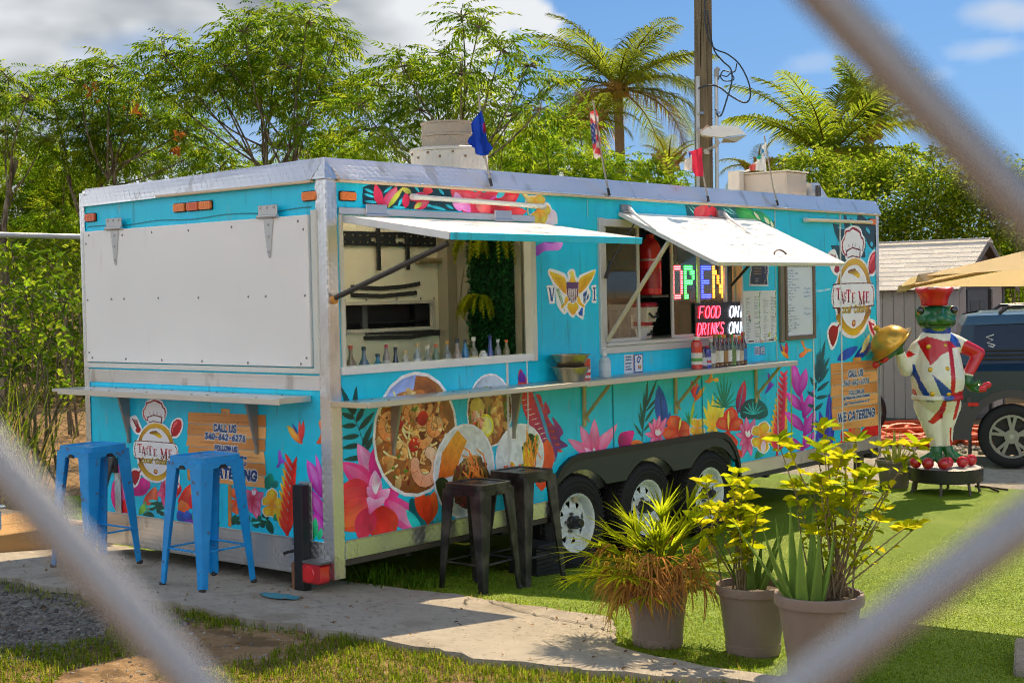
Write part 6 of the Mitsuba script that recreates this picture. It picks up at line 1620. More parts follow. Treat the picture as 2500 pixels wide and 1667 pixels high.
for i, (idx, lab) in enumerate((((0, 14, 6), 'small leaved hedge bush behind the front end of the trailer roof'), ((1, 2, 7), 'small leaved hedge bush behind the shed roof, left part'), ((3, 11, 12, 8), 'small leaved hedge bush behind the shed, with sprigs sticking up'), ((4, 13, 5, 9, 10, 15, 16), 'small leaved hedge bush at the right edge of the picture'))):
    bush('hedge_bush', 'hedge', lab, 60 + i, OVAL, 6500, HEDGE, idx, 'hedge bushes behind the shed', 'bush', (.7, 1.25), .35)

# ---- coconut palms
def palm_tree(key, lab, seed, nf, tint=(1, 1, 1), trunk=True, up=.5, th=.17, leafw=.04, npair=40):
    x, y, z, R = PALMS[key]; r = np.random.default_rng(seed); t = thing('coconut_palm', lab, 'palm tree', 'coconut palms behind the trailer')
    zs = np.linspace(0, z, 24)
    part(t, 'trunk', tube([(x + .25 * math.sin(q * .25) * (1 - q / z), y, q) for q in zs], [th * (1.15 - .35 * q / z) * (1 + .05 * (i % 2)) for i, q in enumerate(zs)], 10), M((.24, .17, .10), .9), smooth=True)
    part(t, 'crown_base', cat([tube([(x, y, z - .35), (x + .28 * math.cos(a), y + .28 * math.sin(a), z + .05), (x + .5 * math.cos(a), y + .5 * math.sin(a), z + .28)], [.10, .07, .03], 6) for a in r.uniform(0, 6.28, 10)] + [trimesh.creation.icosphere(2, .11).apply_translation((x + .26 * math.cos(a), y + .26 * math.sin(a), z - .16)) for a in r.uniform(0, 6.28, 6)]), M((.32, .20, .06), .8), smooth=True)
    for k in range(nf):
        az = 2 * math.pi * k / nf * 1.0 + r.normal(0, .25); e0 = up + r.uniform(-.75, .85); e0 = min(e0, 1.35)
        Ln = R * r.uniform(1.15, 1.5); n = 14
        pts = [np.array([x, y, z])]; el = e0
        for i in range(n):
            el -= (.95 + .45 * (e0 < .5)) / n * (0.35 + 1.3 * i / n)
            pts.append(pts[-1] + Ln / n * np.array([math.cos(az) * math.cos(el), math.sin(az) * math.cos(el), math.sin(el)]))
        pts = np.array(pts)
        V, F, C = [], [], []
        dry = r.uniform() < .16 and e0 < .3
        col = np.array([.34, .24, .09]) if dry else np.array([.19, .25, .022]) * r.uniform(.75, 1.3) * np.array(tint)
        for j in range(npair):
            s = .12 + .86 * j / npair; f = s * n; i = int(f); p = pts[i] + (pts[i + 1] - pts[i]) * (f - i); d = pts[i + 1] - pts[i]; d /= np.linalg.norm(d)
            sd = np.cross(d, [0, 0, 1.0]); sd /= np.linalg.norm(sd); upv = np.cross(sd, d)
            ll = R * .40 * math.sin(math.pi * min(1, .22 + .78 * s)) ** .7 * r.uniform(.85, 1.1)
            for sg in (-1, 1):
                q = d * (.55 + .5 * s) + sd * sg * .85 + upv * .18 + np.array([0, 0, -.12]) + r.normal(0, .09, 3); q /= np.linalg.norm(q)
                tip = p + q * ll + np.array([0, 0, -.42 * ll * (1.15 - .3 * e0)]); mid = p + q * ll * .5; w = d * leafw * .5 * R / 2.4
                b = len(V); V += [p - w, p + w, mid + w * .9, mid - w * .9, tip]; F += [(b, b + 1, b + 2), (b, b + 2, b + 3), (b + 3, b + 2, b + 4)]
                c = col * r.uniform(.8, 1.2); C += [c] * 4 + [c * np.array([1.5, 1.25, 1.0])]
        st = tube(pts[:-1], np.linspace(.035, .006, n), 5)
        mm = cat(trimesh.Trimesh(np.array(V), np.array(F), process=False), st)
        cc = np.vstack([np.array(C), np.tile(np.array([.30, .24, .05]), (len(st.vertices), 1))])
        part(t, 'frond', mm, 'leaf_material', smooth=False, color=np.clip(cc, 0, 1))
    return t
palm_tree('tall', 'tall coconut palm standing alone against the blue sky left of the utility pole', 71, 30, up=.45, leafw=.036, npair=60)
palm_tree('behind', 'small coconut palm lower and just left behind the tall one', 72, 12, (1.1, 1.1, 1), up=.6)
palm_tree('low', 'yellow-green coconut palm low above the roof left of the utility pole', 73, 12, (1.35, 1.2, 1), up=.7)
palm_tree('right', 'yellow-green coconut palm above the front end of the trailer', 74, 26, (1.25, 1.3, 1), up=.7, leafw=.042, npair=54)
palm_tree('right2', 'darker coconut palm right behind the yellow-green one', 75, 20, (.8, .9, 1), up=.6, leafw=.042, npair=54)
palm_tree('far', 'coconut palm mostly hidden behind the air conditioner and the white flag', 76, 10, (1.3, 1.2, 1), up=.5)

# the far thicket that closes the view under and between the trees
r = np.random.default_rng(101); n = 9500
az = np.radians(40.2) + np.radians(r.uniform(-25, 27, n)); dd = r.uniform(28, 34, n); top = 2.1 + 1.7 * meshkit.fbm(np.column_stack([az * 9, az * 0, az * 0]), 3, 2)
P_ = np.column_stack([EYE[0] + dd * np.cos(az), EYE[1] + dd * np.sin(az), top * r.uniform(0, 1, n) ** .8])
m_, c_ = scatter(FROND2, P_, r.uniform(0, 6.28, n), r.normal(.1, .4, n), r.normal(0, .6, n), r.uniform(1.5, 2.8, n), tones(n, r, DARKG), .15, r)
stuff('thicket', 'far green thicket behind the trees', 'thicket', m_, 'leaf_material', c_)
# creepers on the fence and tall grass at the left
VINE = quad_leaf(.10, .055, 5, 12)
bush('creeper', 'vine', 'creeper with glossy leaves over the chain link fence, upper half', 80, VINE, 2600, GREENS * 1.05, [0, 1, 2, 3, 9], 'creepers on the left fence', 'creeper', (.6, 1.2), .2, 1.0)
bush('creeper', 'vine', 'creeper with glossy leaves low behind the chain link fence', 81, VINE, 2400, GREENS * 1.0, [4, 5, 6, 7, 8, 10], 'creepers on the left fence', 'creeper', (.6, 1.2), .2, 1.0)
# ---------------------------------------------------------------- bar stools
def stool(name, lab, loc, rz, h, mat, group, foot=.19, worn=None):
    t = thing(name, lab, 'bar stool', group)
    top, z0 = .150, float(loc[2])
    P = lambda m: moved(m, (loc[0], loc[1], z0), rz)
    seat = rbox2(-top, -top, top, top, .045)
    hole = sbox(-.030, -.010, .030, .010).buffer(.006)
    s = prism(seat.difference(hole), .006, None, h - .012)
    rim = prism(seat.buffer(.006).difference(seat.buffer(-.022)), .008, None, h - .008)
    sk = []
    for k, (g, zz) in enumerate(((seat.buffer(.006), h - .010), (seat.buffer(.010), h - .035), (seat.buffer(.012), h - .058))):
        sk.append((np.array(g.exterior.coords)[:-1], zz))
    ring = []
    a = shapely.affinity.scale(seat, 1.04, 1.04)
    ring.append(prism(seat.buffer(.006).difference(seat.buffer(.001)), .030, None, h - .032)); ring.append(prism(seat.buffer(.011).difference(seat.buffer(.003)), .036, None, h - .066))
    ring.append(prism(seat.buffer(.013).difference(seat.buffer(.005)), .005, None, h - .034))
    part(t, 'seat', P(cat(s, rim, ring)), mat, smooth=35)
    for sx, sy in ((-1, -1), (1, -1), (1, 1), (-1, 1)):
        def sec(u):
            c = np.array([sx, sy]) * (top + .008 + (foot - top) * u)
            w = .098 - .056 * min(1, u * 1.08); th = .010
            z = (h - .030) * (1 - u) + .018 * u
            # L section folded round the corner, rounded at the fold
            o = [(0, w), (0, .014), (.004, .004), (.014, 0), (w, 0), (w, th), (.020, th), (th + .004, .020), (th, w)]
            return [(c[0] - sx * a_, c[1] - sy * b_, z) for a_, b_ in o]
        us = np.linspace(0, 1, 7); S_ = [sec(u) for u in us]; n = len(S_[0])
        V = np.array(S_).reshape(-1, 3); F = []
        for i in range(len(us) - 1):
            for j in range(n):
                q = (i * n + j, i * n + (j + 1) % n, (i + 1) * n + (j + 1) % n, (i + 1) * n + j); F += [(q[0], q[1], q[2]), (q[0], q[2], q[3])]
        lg = trimesh.Trimesh(V, np.array(F), process=False); lg.fix_normals()
        k = part(t, 'leg', P(lg), mat, smooth=40)
        c = np.array([sx, sy]) * (foot - .004)
        part(k, 'foot_cap', P(box(c[0] - .016, c[0] + .016, c[1] - .016, c[1] + .016, 0, .024, .005)), M((.03, .03, .03), .7))
    zb = .40 * (h - .2); fb = top + .008 + (foot - top) * (1 - zb / h) - .018
    for (a, b) in (((-fb, -fb), (fb, -fb)), ((fb, -fb), (fb, fb)), ((fb, fb), (-fb, fb)), ((-fb, fb), (-fb, -fb))):
        dx, dy = b[0] - a[0], b[1] - a[1]; L_ = math.hypot(dx, dy)
        m = box(-L_ / 2, L_ / 2, -.009, .009, -.005, .005, .003); m = moved(m, ((a[0] + b[0]) / 2, (a[1] + b[1]) / 2, zb), math.atan2(dy, dx))
        part(t, 'brace', P(m), mat)
    for k in range(4):
        m = prism(Polygon([(-.028, 0), (.028, 0), (.012, .016), (-.012, .016)]).buffer(.003), .004, SIDE, .0); m = moved(m, (0, -(top + .0145), h - .066), 0)
        part(t, 'handle_slot', P(moved(m, (0, 0, 0), k * math.pi / 2)), BLK, smooth=False)
    return t
stool('bar_stool', 'bright blue metal bar stool in front of the printed signboard', (-.372, .680, .278), .0, .760, 'blue_enamel', 'blue stools at the rear counter')
stool('bar_stool', 'bright blue metal bar stool further left, partly behind the blurred fence wire', (-.452, 1.69, .292), .05, .760, 'blue_enamel', 'blue stools at the rear counter')
stool('bar_stool', 'shorter dark grey metal bar stool nearer the rear corner of the trailer', (.955, -.265, .128), .02, .665, 'gunmetal_enamel', 'dark stools at the side counter', .175)
stool('bar_stool', 'taller dark grey metal bar stool beside the first trailer wheel', (1.42, -.225, .06), -.03, .755, 'gunmetal_enamel', 'dark stools at the side counter', .19)

# ---------------------------------------------------------------- bottles and counter things
def lathe_colored(segs, n=16):
    """segs: list of (profile, colour) -> mesh, colours"""
    ms, cs = [], []
    for pr, c in segs:
        m = rev(pr, n); ms.append(m); cs.append(np.tile(c, (len(m.vertices), 1)))
    return ms, cs
SHAPES = {
    'round': lambda r, h: [(0, 0), (r * .96, .002), (r, .008), (r, h * .50), (r * .8, h * .60), (r * .40, h * .70), (r * .36, h * .92), (r * .40, h * .925)],
    'tall': lambda r, h: [(0, 0), (r * .96, .002), (r, .008), (r, h * .58), (r * .75, h * .68), (r * .40, h * .80), (r * .38, h * .95)],
    'flask': lambda r, h: [(0, 0), (r * 1.2, .002), (r * 1.3, .02), (r * 1.15, h * .45), (r * .55, h * .62), (r * .38, h * .72), (r * .38, h * .93)],
    'cone': lambda r, h: [(0, 0), (r * 1.1, .002), (r * 1.12, .02), (r * .85, h * .35), (r * .5, h * .6), (r * .36, h * .8), (r * .36, h * .95)],
    'jug': lambda r, h: [(0, 0), (r, .002), (r, h * .80), (r * .7, h * .87), (r * .45, h * .9), (r * .45, h * .95)],
}
def bottle(name, lab, c, x, y, z, r, h, shape, glass, label=None, cap=(.05, .05, .05), band=None, group=None):
    t = thing(name, lab, c, group)
    pr = SHAPES[shape](r, h)
    part(t, 'glass', rev(pr, 18, 'z', (x, y, z)), 'bottle_glass', smooth=True, color=np.array(glass))
    rt, zt = pr[-1]
    part(t, 'cap', rev([(rt * 1.02, zt - h * .06), (rt * 1.25, zt - h * .055), (rt * 1.25, h), (0, h + .001)], 14, 'z', (x, y, z)), M(cap, .4))
    rb = pr[2][0]
    if label is not None:
        z0, z1 = (.12, .42) if shape in ('round', 'flask') else (.14, .50)
        rr = np.interp([h * z0, h * z1], [q[1] for q in pr], [q[0] for q in pr]) + .001
        part(t, 'label', rev([(rr[0], h * z0), (rr[1], h * z1)], 18, 'z', (x, y, z)), M(label, .5), smooth=True)
        if band is not None: part(t, 'label_band', rev([(rr[0] * .6 + rr[1] * .4 + .0008, h * (z0 + .1)), (rr[0] * .4 + rr[1] * .6 + .0008, h * (z0 + .2))], 18, 'z', (x, y, z)), M(band, .5), smooth=True)
CLR, GRN, BRN, BLU = (.15, .165, .155), (.05, .16, .04), (.06, .025, .012), (.01, .03, .22)
part(TR, 'inner_counter', box(.10, 1.80, .101, .42, 1.43, 1.453, .003), M((.45, .44, .40), .5))
sill = [(.138, .092, 'cone', CLR, None, (.02, .02, .02), 'clear bottle with black cap, first on the window sill'), (.211, .118, 'flask', (.20, .13, .05), None, (.55, .10, .05), 'clear bottle with red and tan cork, second on the sill'), (.32, .106, 'flask', (.10, .14, .18), None, (.03, .035, .05), 'clear squat bottle with wide black cap on the sill'), (.434, .058, 'round', (.02, .16, .24), None, (.02, .05, .09), 'small teal bottle on the sill'),
        (.508, .110, 'tall', (.22, .17, .14), (.5, .48, .42), (.42, .02, .05), 'clear bottle with crimson neck on the sill'), (.587, .092, 'cone', (.015, .02, .03), None, (.02, .02, .022), 'black cone shaped bottle on the sill'), (.672, .066, 'tall', (.4, .38, .3), None, (.58, .36, .14), 'small bottle with pale cork on the sill'), (.778, .104, 'tall', (.25, .27, .27), (.62, .64, .66), (.55, .38, .15), 'white labelled bottle with cork on the sill'),
        (.873, .090, 'flask', (.2, .2, .17), None, (.62, .56, .45), 'clear bottle with cream cap on the sill'), (.947, .096, 'tall', (.10, .16, .08), None, (.70, .12, .03), 'thin clear bottle with orange cap left of the corked one'), (1.052, .114, 'round', CLR, (.62, .62, .5), (.45, .26, .06), 'clear bottle with wide brown cork on the sill'), (1.148, .122, 'flask', (.25, .2, .16), None, (.03, .04, .06), 'dark necked squat bottle on the sill'),
        (1.224, .114, 'tall', (.01, .16, .36), None, (.03, .04, .06), 'turquoise bottle with dark cap on the sill'), (1.307, .128, 'round', (.14, .13, .08), (.5, .42, .2), (.6, .6, .5), 'square shouldered clear bottle with pale cap on the sill'), (1.399, .036, 'jug', (.55, .56, .53), None, (.6, .6, .58), 'small white jar on the sill'),
        (1.471, .132, 'cone', BLU, None, (.01, .02, .16), 'cobalt blue bottle on the sill'), (1.549, .104, 'tall', CLR, None, (.55, .56, .55), 'clear bottle with silver cap on the sill'), (1.637, .098, 'tall', (.16, .14, .05), None, (.75, .14, .03), 'last bottle on the sill, with orange cap')]
for i, (x, h, sh, g, lb, cp, lab) in enumerate(sill):
    bottle('liquor_bottle', lab, 'bottle', x + .082, .135, 1.4535, .028 if sh != 'tall' else .023, h + .079, sh, g, lb, cp, None, 'bottles on the window sill')
row = [(3.60, .245, .042, 'jug', (.55, .03, .012), (.68, .62, .55), (.72, .72, .70), 'large red sauce bottle with white cap on the side counter', (.1, .3, .05)), (3.69, .165, .026, 'tall', (.05, .05, .08), (.55, .55, .6), (.03, .03, .08), 'dark bottle just right of the red sauce bottle', None), (3.745, .168, .030, 'jug', (.01, .03, .30), (.45, .5, .6), (.3, .03, .05), 'cobalt blue can shaped bottle on the side counter', (.5, .05, .05)),
       (3.80, .222, .034, 'tall', (.10, .12, .10), (.58, .58, .55), (.5, .5, .48), 'clear dark bottle with pale label on the side counter', None), (3.857, .255, .031, 'tall', BRN, (.5, .48, .38), (.3, .12, .04), 'brown beer bottle, first of the tall row', None), (3.923, .248, .031, 'tall', BRN, (.62, .64, .60), (.10, .26, .03), 'brown beer bottle with white label and green cap', None), (3.99, .246, .031, 'tall', (.03, .02, .012), (.30, .17, .06), (.55, .30, .03), 'dark bottle with brown label and gold cap', None),
       (4.047, .249, .031, 'tall', (.02, .025, .02), (.6, .62, .6), (.04, .05, .08), 'dark bottle with round white label', None), (4.105, .247, .031, 'tall', GRN, (.12, .2, .06), (.06, .3, .04), 'green beer bottle on the side counter', None), (4.163, .240, .031, 'tall', (.03, .05, .05), (.6, .62, .62), (.6, .6, .6), 'dark bottle with white label and pale cap', None), (4.222, .228, .031, 'tall', (.09, .05, .015), (.45, .4, .3), (.5, .3, .03), 'amber bottle next to the last of the row', None), (4.272, .256, .032, 'tall', (.06, .02, .012), (.03, .2, .5), (.25, .1, .06), 'last bottle of the row, with blue label', None)]
for x, h, r, sh, g, lb, cp, lab, bd in row:
    bottle('sauce_bottle' if r > .04 else 'beer_bottle', lab, 'bottle', x, -.15, 1.3402, r, h, sh, g, lb, cp, bd, 'bottles on the side counter')
def bowl(z, r, h, lab):
    single('metal_bowl', lab, 'bowl', rev([(0, 0), (r * .66, 0), (r * .70, .006), (r * .98, h - .006), (r * 1.06, h - .004), (r * 1.06, h), (r * .95, h - .002), (r * .66, .012), (0, .010)], 32, 'z', (2.045, -.15, z)), M((.42, .36, .25), .28, .9), 'metal bowls on the side counter')
bowl(1.3405, .128, .098, 'lower metal bowl of two on the side counter'); bowl(1.4392, .130, .082, 'upper metal bowl of two on the side counter')
t = thing('seasoning_can', 'red and orange seasoning can with white label right of the metal bowls', 'can')
part(t, 'can', rev([(0, 0), (.050, 0), (.052, .004), (.052, .142), (0, .146)], 24, 'z', (2.222, -.12, 1.3405)), M((.55, .07, .015), .35)); part(t, 'label', rev([(.0526, .012), (.0526, .072)], 24, 'z', (2.222, -.12, 1.3405)), M((.62, .58, .55), .5), smooth=True); part(t, 'label_band', rev([(.0530, .03), (.0530, .05)], 24, 'z', (2.222, -.12, 1.3405)), M((.5, .04, .03), .5), smooth=True)
t = thing('pump_bottle', 'clear hand sanitiser bottle with white pump at the window corner', 'bottle')
part(t, 'bottle', rev([(0, 0), (.040, 0), (.043, .006), (.043, .115), (.03, .14), (.016, .146), (.016, .155)], 20, 'z', (2.472, -.12, 1.3405)), 'bottle_glass', smooth=True, color=np.array((.42, .52, .55))); part(t, 'pump', cat(rev([(.018, .150), (.018, .17), (.006, .172), (.006, .2), (0, .2)], 12, 'z', (2.472, -.12, 1.3405)), box(2.44, 2.485, -.126, -.114, 1.538, 1.548, .004)), M((.72, .72, .70), .4)); part(t, 'label', rev([(.0436, .05), (.0436, .10)], 20, 'z', (2.472, -.12, 1.3405)), M((.5, .6, .65), .5), smooth=True)

# ---------------------------------------------------------------- notices fixed to the side wall
WPAP = np.array([.74, .76, .74])
def panel_print(u0, u1, v0, v1, col, off, depth=.004):
    m = box(u0, u1, -depth - off, -off, v0, v1); return m, np.tile(np.asarray(col, float), (len(m.vertices), 1))
def flat_rect(u0, u1, v0, v1, col, off):
    m = tri_flat(sbox(u0, v0, u1, v1)); m.vertices[:, 2] = off; fl = m.face_normals[:, 2] < 0; m.faces[fl] = m.faces[fl][:, ::-1]; m.apply_transform(SIDE); return m, np.tile(np.asarray(col, float), (len(m.vertices), 1))
def flat_poly(g, col, off):
    m = cat([tri_flat(q) for q in getattr(g, 'geoms', [g])]); m.vertices[:, 2] = off; fl = m.face_normals[:, 2] < 0; m.faces[fl] = m.faces[fl][:, ::-1]; m.apply_transform(SIDE); return m, np.tile(np.asarray(col, float), (len(m.vertices), 1))
r = np.random.default_rng(31)
q = [panel_print(4.512, 5.062, 1.492, 1.92, WPAP, .001)]
for cx in (4.565, 4.70, 4.845, 4.965):
    for k in range(30):
        z = 1.865 - k * .0122 - (.0 if k < 12 else .012); w = r.uniform(.03, .085)
        if r.uniform() < .86: q.append(flat_rect(cx, cx + w, z, z + .0045, np.array([.22, .24, .24]) * r.uniform(.7, 1.5), .0056))
for z in np.arange(1.50, 1.92, .02):
    for x in (4.518, 4.782, 5.05):
        q.append(flat_poly(Point(x + r.normal(0, .004), z).buffer(.008 * r.uniform(.6, 1.4), quad_segs=2), np.array([.10, .28, .06]) * r.uniform(.6, 1.5), .0058))
for x, z, c in ((4.93, 1.545, (.2, .4, .1)), (4.94, 1.56, (.65, .5, .05)), (4.62, 1.71, (.4, .1, .06)), (4.63, 1.68, (.1, .2, .1)), (4.82, 1.50, (.6, .45, .08)), (4.79, 1.51, (.65, .3, .45)), (5.04, 1.52, (.65, .6, .1))): q.append(flat_poly(Point(x, z).buffer(.014), np.array(c), .006))
for x in (4.60, 4.92): q.append(flat_rect(x, x + .09, 1.502, 1.514, (.08, .07, .05), .006))
m_, c_ = joined(q); single('menu_poster', 'white menu poster with leafy borders beside the service window', 'poster', m_, 'print_material', smooth=False, color=c_)
t = thing('whiteboard', 'framed whiteboard with blue handwriting below the open hatch', 'whiteboard')
part(t, 'frame', cat(box(5.165, 5.195, -.040, -.001, 1.495, 2.15, .003), box(5.655, 5.685, -.040, -.001, 1.495, 2.15, .003), box(5.195, 5.655, -.040, -.001, 1.495, 1.53, .003), box(5.195, 5.655, -.040, -.001, 2.12, 2.15, .003)), M((.16, .12, .085), .6), smooth=False)
part(t, 'side_board', box(5.10, 5.16, -.030, -.001, 1.48, 2.17, .003), M((.20, .17, .12), .6)); part(t, 'board', box(5.196, 5.654, -.022, -.002, 1.531, 2.119), M((.66, .72, .76), .25), smooth=False)
q = []
for k in range(22):
    z = 2.085 - k * .0245; x = 5.215
    if k == 11: continue
    for w in range(r.integers(1, 4)):
        wd = r.uniform(.05, .13)
        xs = np.linspace(x, x + wd, 12); pts = [(a, z + r.normal(0, .004)) for a in xs]
        if x + wd < 5.44: q.append(flat_poly(LineString(pts).buffer(.0022, quad_segs=1), np.array([.03, .10, .28]) if k < 11 else np.array([.02, .06, .14]), .0228))
        x += wd + .02
for z in (1.93, 1.895, 1.865, 1.755, 1.71):
    pts = [(a, z + r.normal(0, .005)) for a in np.linspace(5.50, 5.62, 14)]; q.append(flat_poly(LineString(pts).buffer(.0026, quad_segs=1), np.array([.04, .16, .38]), .0228))
m_, c_ = joined(q); part(t, 'handwriting', m_, 'print_material', smooth=False, color=c_)
q = [flat_poly(Polygon([(4.635, 1.965), (4.935, 1.96), (4.925, 2.02), (4.94, 2.08), (4.935, 2.24), (4.655, 2.24), (4.66, 2.09), (4.64, 2.03)]).buffer(.006), (.62, .66, .68), .0015), flat_poly(Polygon([(4.645, 1.975), (4.925, 1.97), (4.915, 2.02), (4.93, 2.08), (4.925, 2.23), (4.665, 2.23), (4.67, 2.09), (4.65, 2.03)]), (.025, .03, .04), .002),
     flat_poly(Polygon([(4.86, 1.972), (4.925, 1.97), (4.915, 2.02), (4.93, 2.08), (4.925, 2.23), (4.86, 2.23)]), (.02, .03, .12), .0024)] + [flat_rect(4.70, 4.83, z, z + .008, (.28, .18, .06), .0024) for z in (2.055, 2.075, 2.10)] + [flat_rect(4.72, 4.78, z, z + .006, (.3, .32, .34), .0024) for z in (1.995, 2.015)] + [flat_poly(Point(4.89 + r.normal(0, .012), z).buffer(.009, quad_segs=2), (.45, .33, .06), .003) for z in np.arange(1.98, 2.22, .022)]
m_, c_ = joined(q); single('ticket_sticker', 'black ticket shaped sticker with gold print above the menu poster', 'sticker', m_, 'print_material', smooth=False, color=c_)
q = [flat_rect(2.867, 2.982, 1.342, 1.478, (.55, .60, .66), .0015), flat_rect(2.985, 2.992, 1.342, 1.478, (.45, .05, .05), .0015), flat_rect(2.996, 3.106, 1.340, 1.476, (.02, .08, .30), .0015), flat_rect(3.004, 3.098, 1.348, 1.468, (.62, .66, .68), .002)]
q.append(flat_poly(LineString([(3.05 + .028 * math.cos(a) * (1 - a / 9), 1.43 + .03 * math.sin(a) * (1 - a / 9)) for a in np.linspace(.4, 7, 26)]).buffer(.006), (.02, .10, .32), .0025))
for a, b, c in ((3.045, 1.385, (.5, .06, .05)), (3.062, 1.385, (.55, .4, .03)), (3.078, 1.385, (.05, .3, .1)), (3.053, 1.372, (.05, .2, .45)), (3.07, 1.372, (.55, .25, .03))): q.append(flat_poly(Point(a, b).buffer(.008), c, .0025))
for z in (1.455, 1.435, 1.41, 1.385, 1.365): q.append(flat_rect(2.885, 2.885 + r.uniform(.05, .08), z, z + .010, (.06, .16, .26), .002))
m_, c_ = joined(q); single('payment_sticker', 'pair of white and blue stickers under the service window', 'sticker', m_, 'print_material', smooth=False, color=c_)
q = [flat_rect(4.70, 4.775, 1.392, 1.462, (.45, .5, .58), .0015), flat_rect(4.776, 4.784, 1.392, 1.462, (.45, .05, .05), .0015), flat_rect(4.79, 4.868, 1.390, 1.460, (.02, .08, .30), .0015), flat_rect(4.797, 4.861, 1.397, 1.453, (.5, .56, .62), .002)] + [flat_rect(4.712, 4.76, z, z + .008, (.04, .1, .2), .002) for z in (1.44, 1.42, 1.405)] + [flat_rect(4.81, 4.85, z, z + .008, (.05, .2, .3), .0025) for z in (1.435, 1.415, 1.405)]
m_, c_ = joined(q); single('payment_sticker', 'smaller pair of white and blue stickers below the menu poster', 'sticker', m_, 'print_material', smooth=False, color=c_)

# ---------------------------------------------------------------- inside window two: lit signs, extinguisher, coolers
def glow(c, s): return {'type': 'area', 'radiance': rgb(*(np.array(c) * s))}
def dots(letter, x, z, w, h):
    G = {'O': ['.###.', '#...#', '#...#', '#...#', '#...#', '#...#', '.###.'], 'P': ['####.', '#..##', '#...#', '####.', '#....', '#....', '##...'], 'E': ['#####', '#....', '#....', '####.', '#....', '#....', '#####'], 'N': ['#...#', '##..#', '#.#.#', '#.#.#', '#..##', '#..##', '#...#']}[letter]
    out = []
    for j, row_ in enumerate(G):
        for i, ch in enumerate(row_):
            if ch == '#':
                for a in (0, 1):
                    for b in (0, 1): out.append((x + w * (i + .28 + .45 * a) / 5, z + h * (1 - (j + .28 + .45 * b) / 7)))
    return out
OS = thing('open_sign', 'lit dotted sign reading OPEN in red, green, blue and orange', 'sign')
part(OS, 'sign_board', lst(box(3.60, 3.935, .075, .085, 1.85, 2.15), box(3.99, 4.40, .075, .085, 1.85, 2.15)), M((.012, .012, .014), .3), smooth=False)
for ch, x, w, col in (('O', 3.615, .145, (1, .10, .12)), ('P', 3.785, .14, (.05, 1, .10)), ('E', 4.025, .14, (.03, .05, 1)), ('N', 4.19, .165, (1, .35, .02))):
    d_ = dots(ch, x, 1.868, w, .26)
    m = cat([trimesh.creation.icosphere(0, .0050).apply_translation((a, .070, b)) for a, b in d_])
    k = part(OS, 'letter', m, M((.2, .2, .2), .4), smooth=False); scene[k]['emitter'] = glow(col, 1.1)
    bk = prism(unary_union([Point(a, b).buffer(.010, quad_segs=2) for a, b in d_]).buffer(.003), .002, SIDE, -.0745)
    k = part(OS, 'letter_back', bk, M(tuple(np.array(col) * .35), .4), smooth=False); scene[k]['emitter'] = glow(col, .12)
STROKES = {'F': [[(0, 0), (0, 1), (.8, 1)], [(0, .52), (.6, .52)]], 'O': [[(.5 + .45 * math.sin(a), .5 + .5 * math.cos(a)) for a in np.linspace(0, 6.283, 17)]], 'D': [[(0, 0), (0, 1), (.45, 1), (.85, .75), (.85, .25), (.45, 0), (0, 0)]], 'R': [[(0, 0), (0, 1), (.6, 1), (.8, .85), (.8, .62), (.6, .5), (0, .5)], [(.4, .5), (.85, 0)]], 'I': [[(.3, 0), (.3, 1)]], 'N': [[(0, 0), (0, 1), (.8, 0), (.8, 1)]], 'K': [[(0, 0), (0, 1)], [(.8, 1), (0, .45), (.85, 0)]], 'S': [[(.85, .85), (.6, 1), (.2, .97), (.05, .75), (.3, .55), (.65, .45), (.85, .25), (.65, .03), (.25, 0), (.02, .15)]]}
FS = thing('led_sign', 'black board with red neon FOOD and DRINKS and white ON lettering', 'sign')
part(FS, 'sign_board', box(3.815, 4.481, -.004, .004, 1.578, 1.835), M((.012, .012, .014), .35), smooth=False)
for s, x, z, w, h, col, sp in (('FOOD', 3.862, 1.715, .068, .092, (1, .02, .04), .080), ('DRINKS', 3.832, 1.585, .055, .092, (1, .02, .04), .066), ('ON', 4.300, 1.712, .066, .09, (.75, .82, 1), .082), ('I', 4.462, 1.712, .05, .09, (.55, .72, 1), .06), ('ON', 4.288, 1.582, .066, .09, (.75, .82, 1), .082), ('I', 4.448, 1.582, .05, .09, (.55, .72, 1), .06)):
    tb = []
    for i, ch in enumerate(s):
        for ln in STROKES[ch]:
            g = LineString(ln).simplify(0).segmentize(.25); tb.append(tube([(x + sp * i + a * w + b * .018, -.010, z + b * h) for a, b in g.coords], .0038, 6))
    k = part(FS, 'neon_letters', cat(tb), M((.2, .2, .2), .4), smooth=True); scene[k]['emitter'] = glow(col, 1.6 if col[1] < .5 else .55)
EX = thing('fire_extinguisher', 'large red fire extinguisher standing inside the service window', 'fire extinguisher')
ex = (3.47, .17)
part(EX, 'cylinder', rev([(0, 0), (.078, 0), (.084, .012), (.084, .335), (.079, .37), (.063, .40), (.036, .425), (.03, .435), (.03, .46)], 36, 'z', (ex[0], ex[1], 1.905)), M((.60, .008, .012), .16, 0, .6, .8), smooth=40)
part(EX, 'band', rev([(.0845, .26), (.086, .262), (.086, .272), (.0845, .274)], 36, 'z', (ex[0], ex[1], 1.905)), M((.62, .55, .5), .35, .7)); part(EX, 'lower_band', rev([(.0845, .05), (.086, .052), (.086, .20), (.0845, .202)], 36, 'z', (ex[0], ex[1], 1.905)), M((.35, .006, .01), .2, 0, .5, .5))
part(EX, 'valve', cat(rev([(.022, .46), (.022, .50), (0, .505)], 12, 'z', (ex[0], ex[1], 1.905)), box(ex[0] - .09, ex[0] + .03, ex[1] - .012, ex[1] + .012, 2.385, 2.398, .003), tube([(ex[0] - .02, ex[1], 2.39), (ex[0] + .05, ex[1], 2.36), (ex[0] + .1, ex[1] + .01, 2.30)], .009, 8)), BLK)
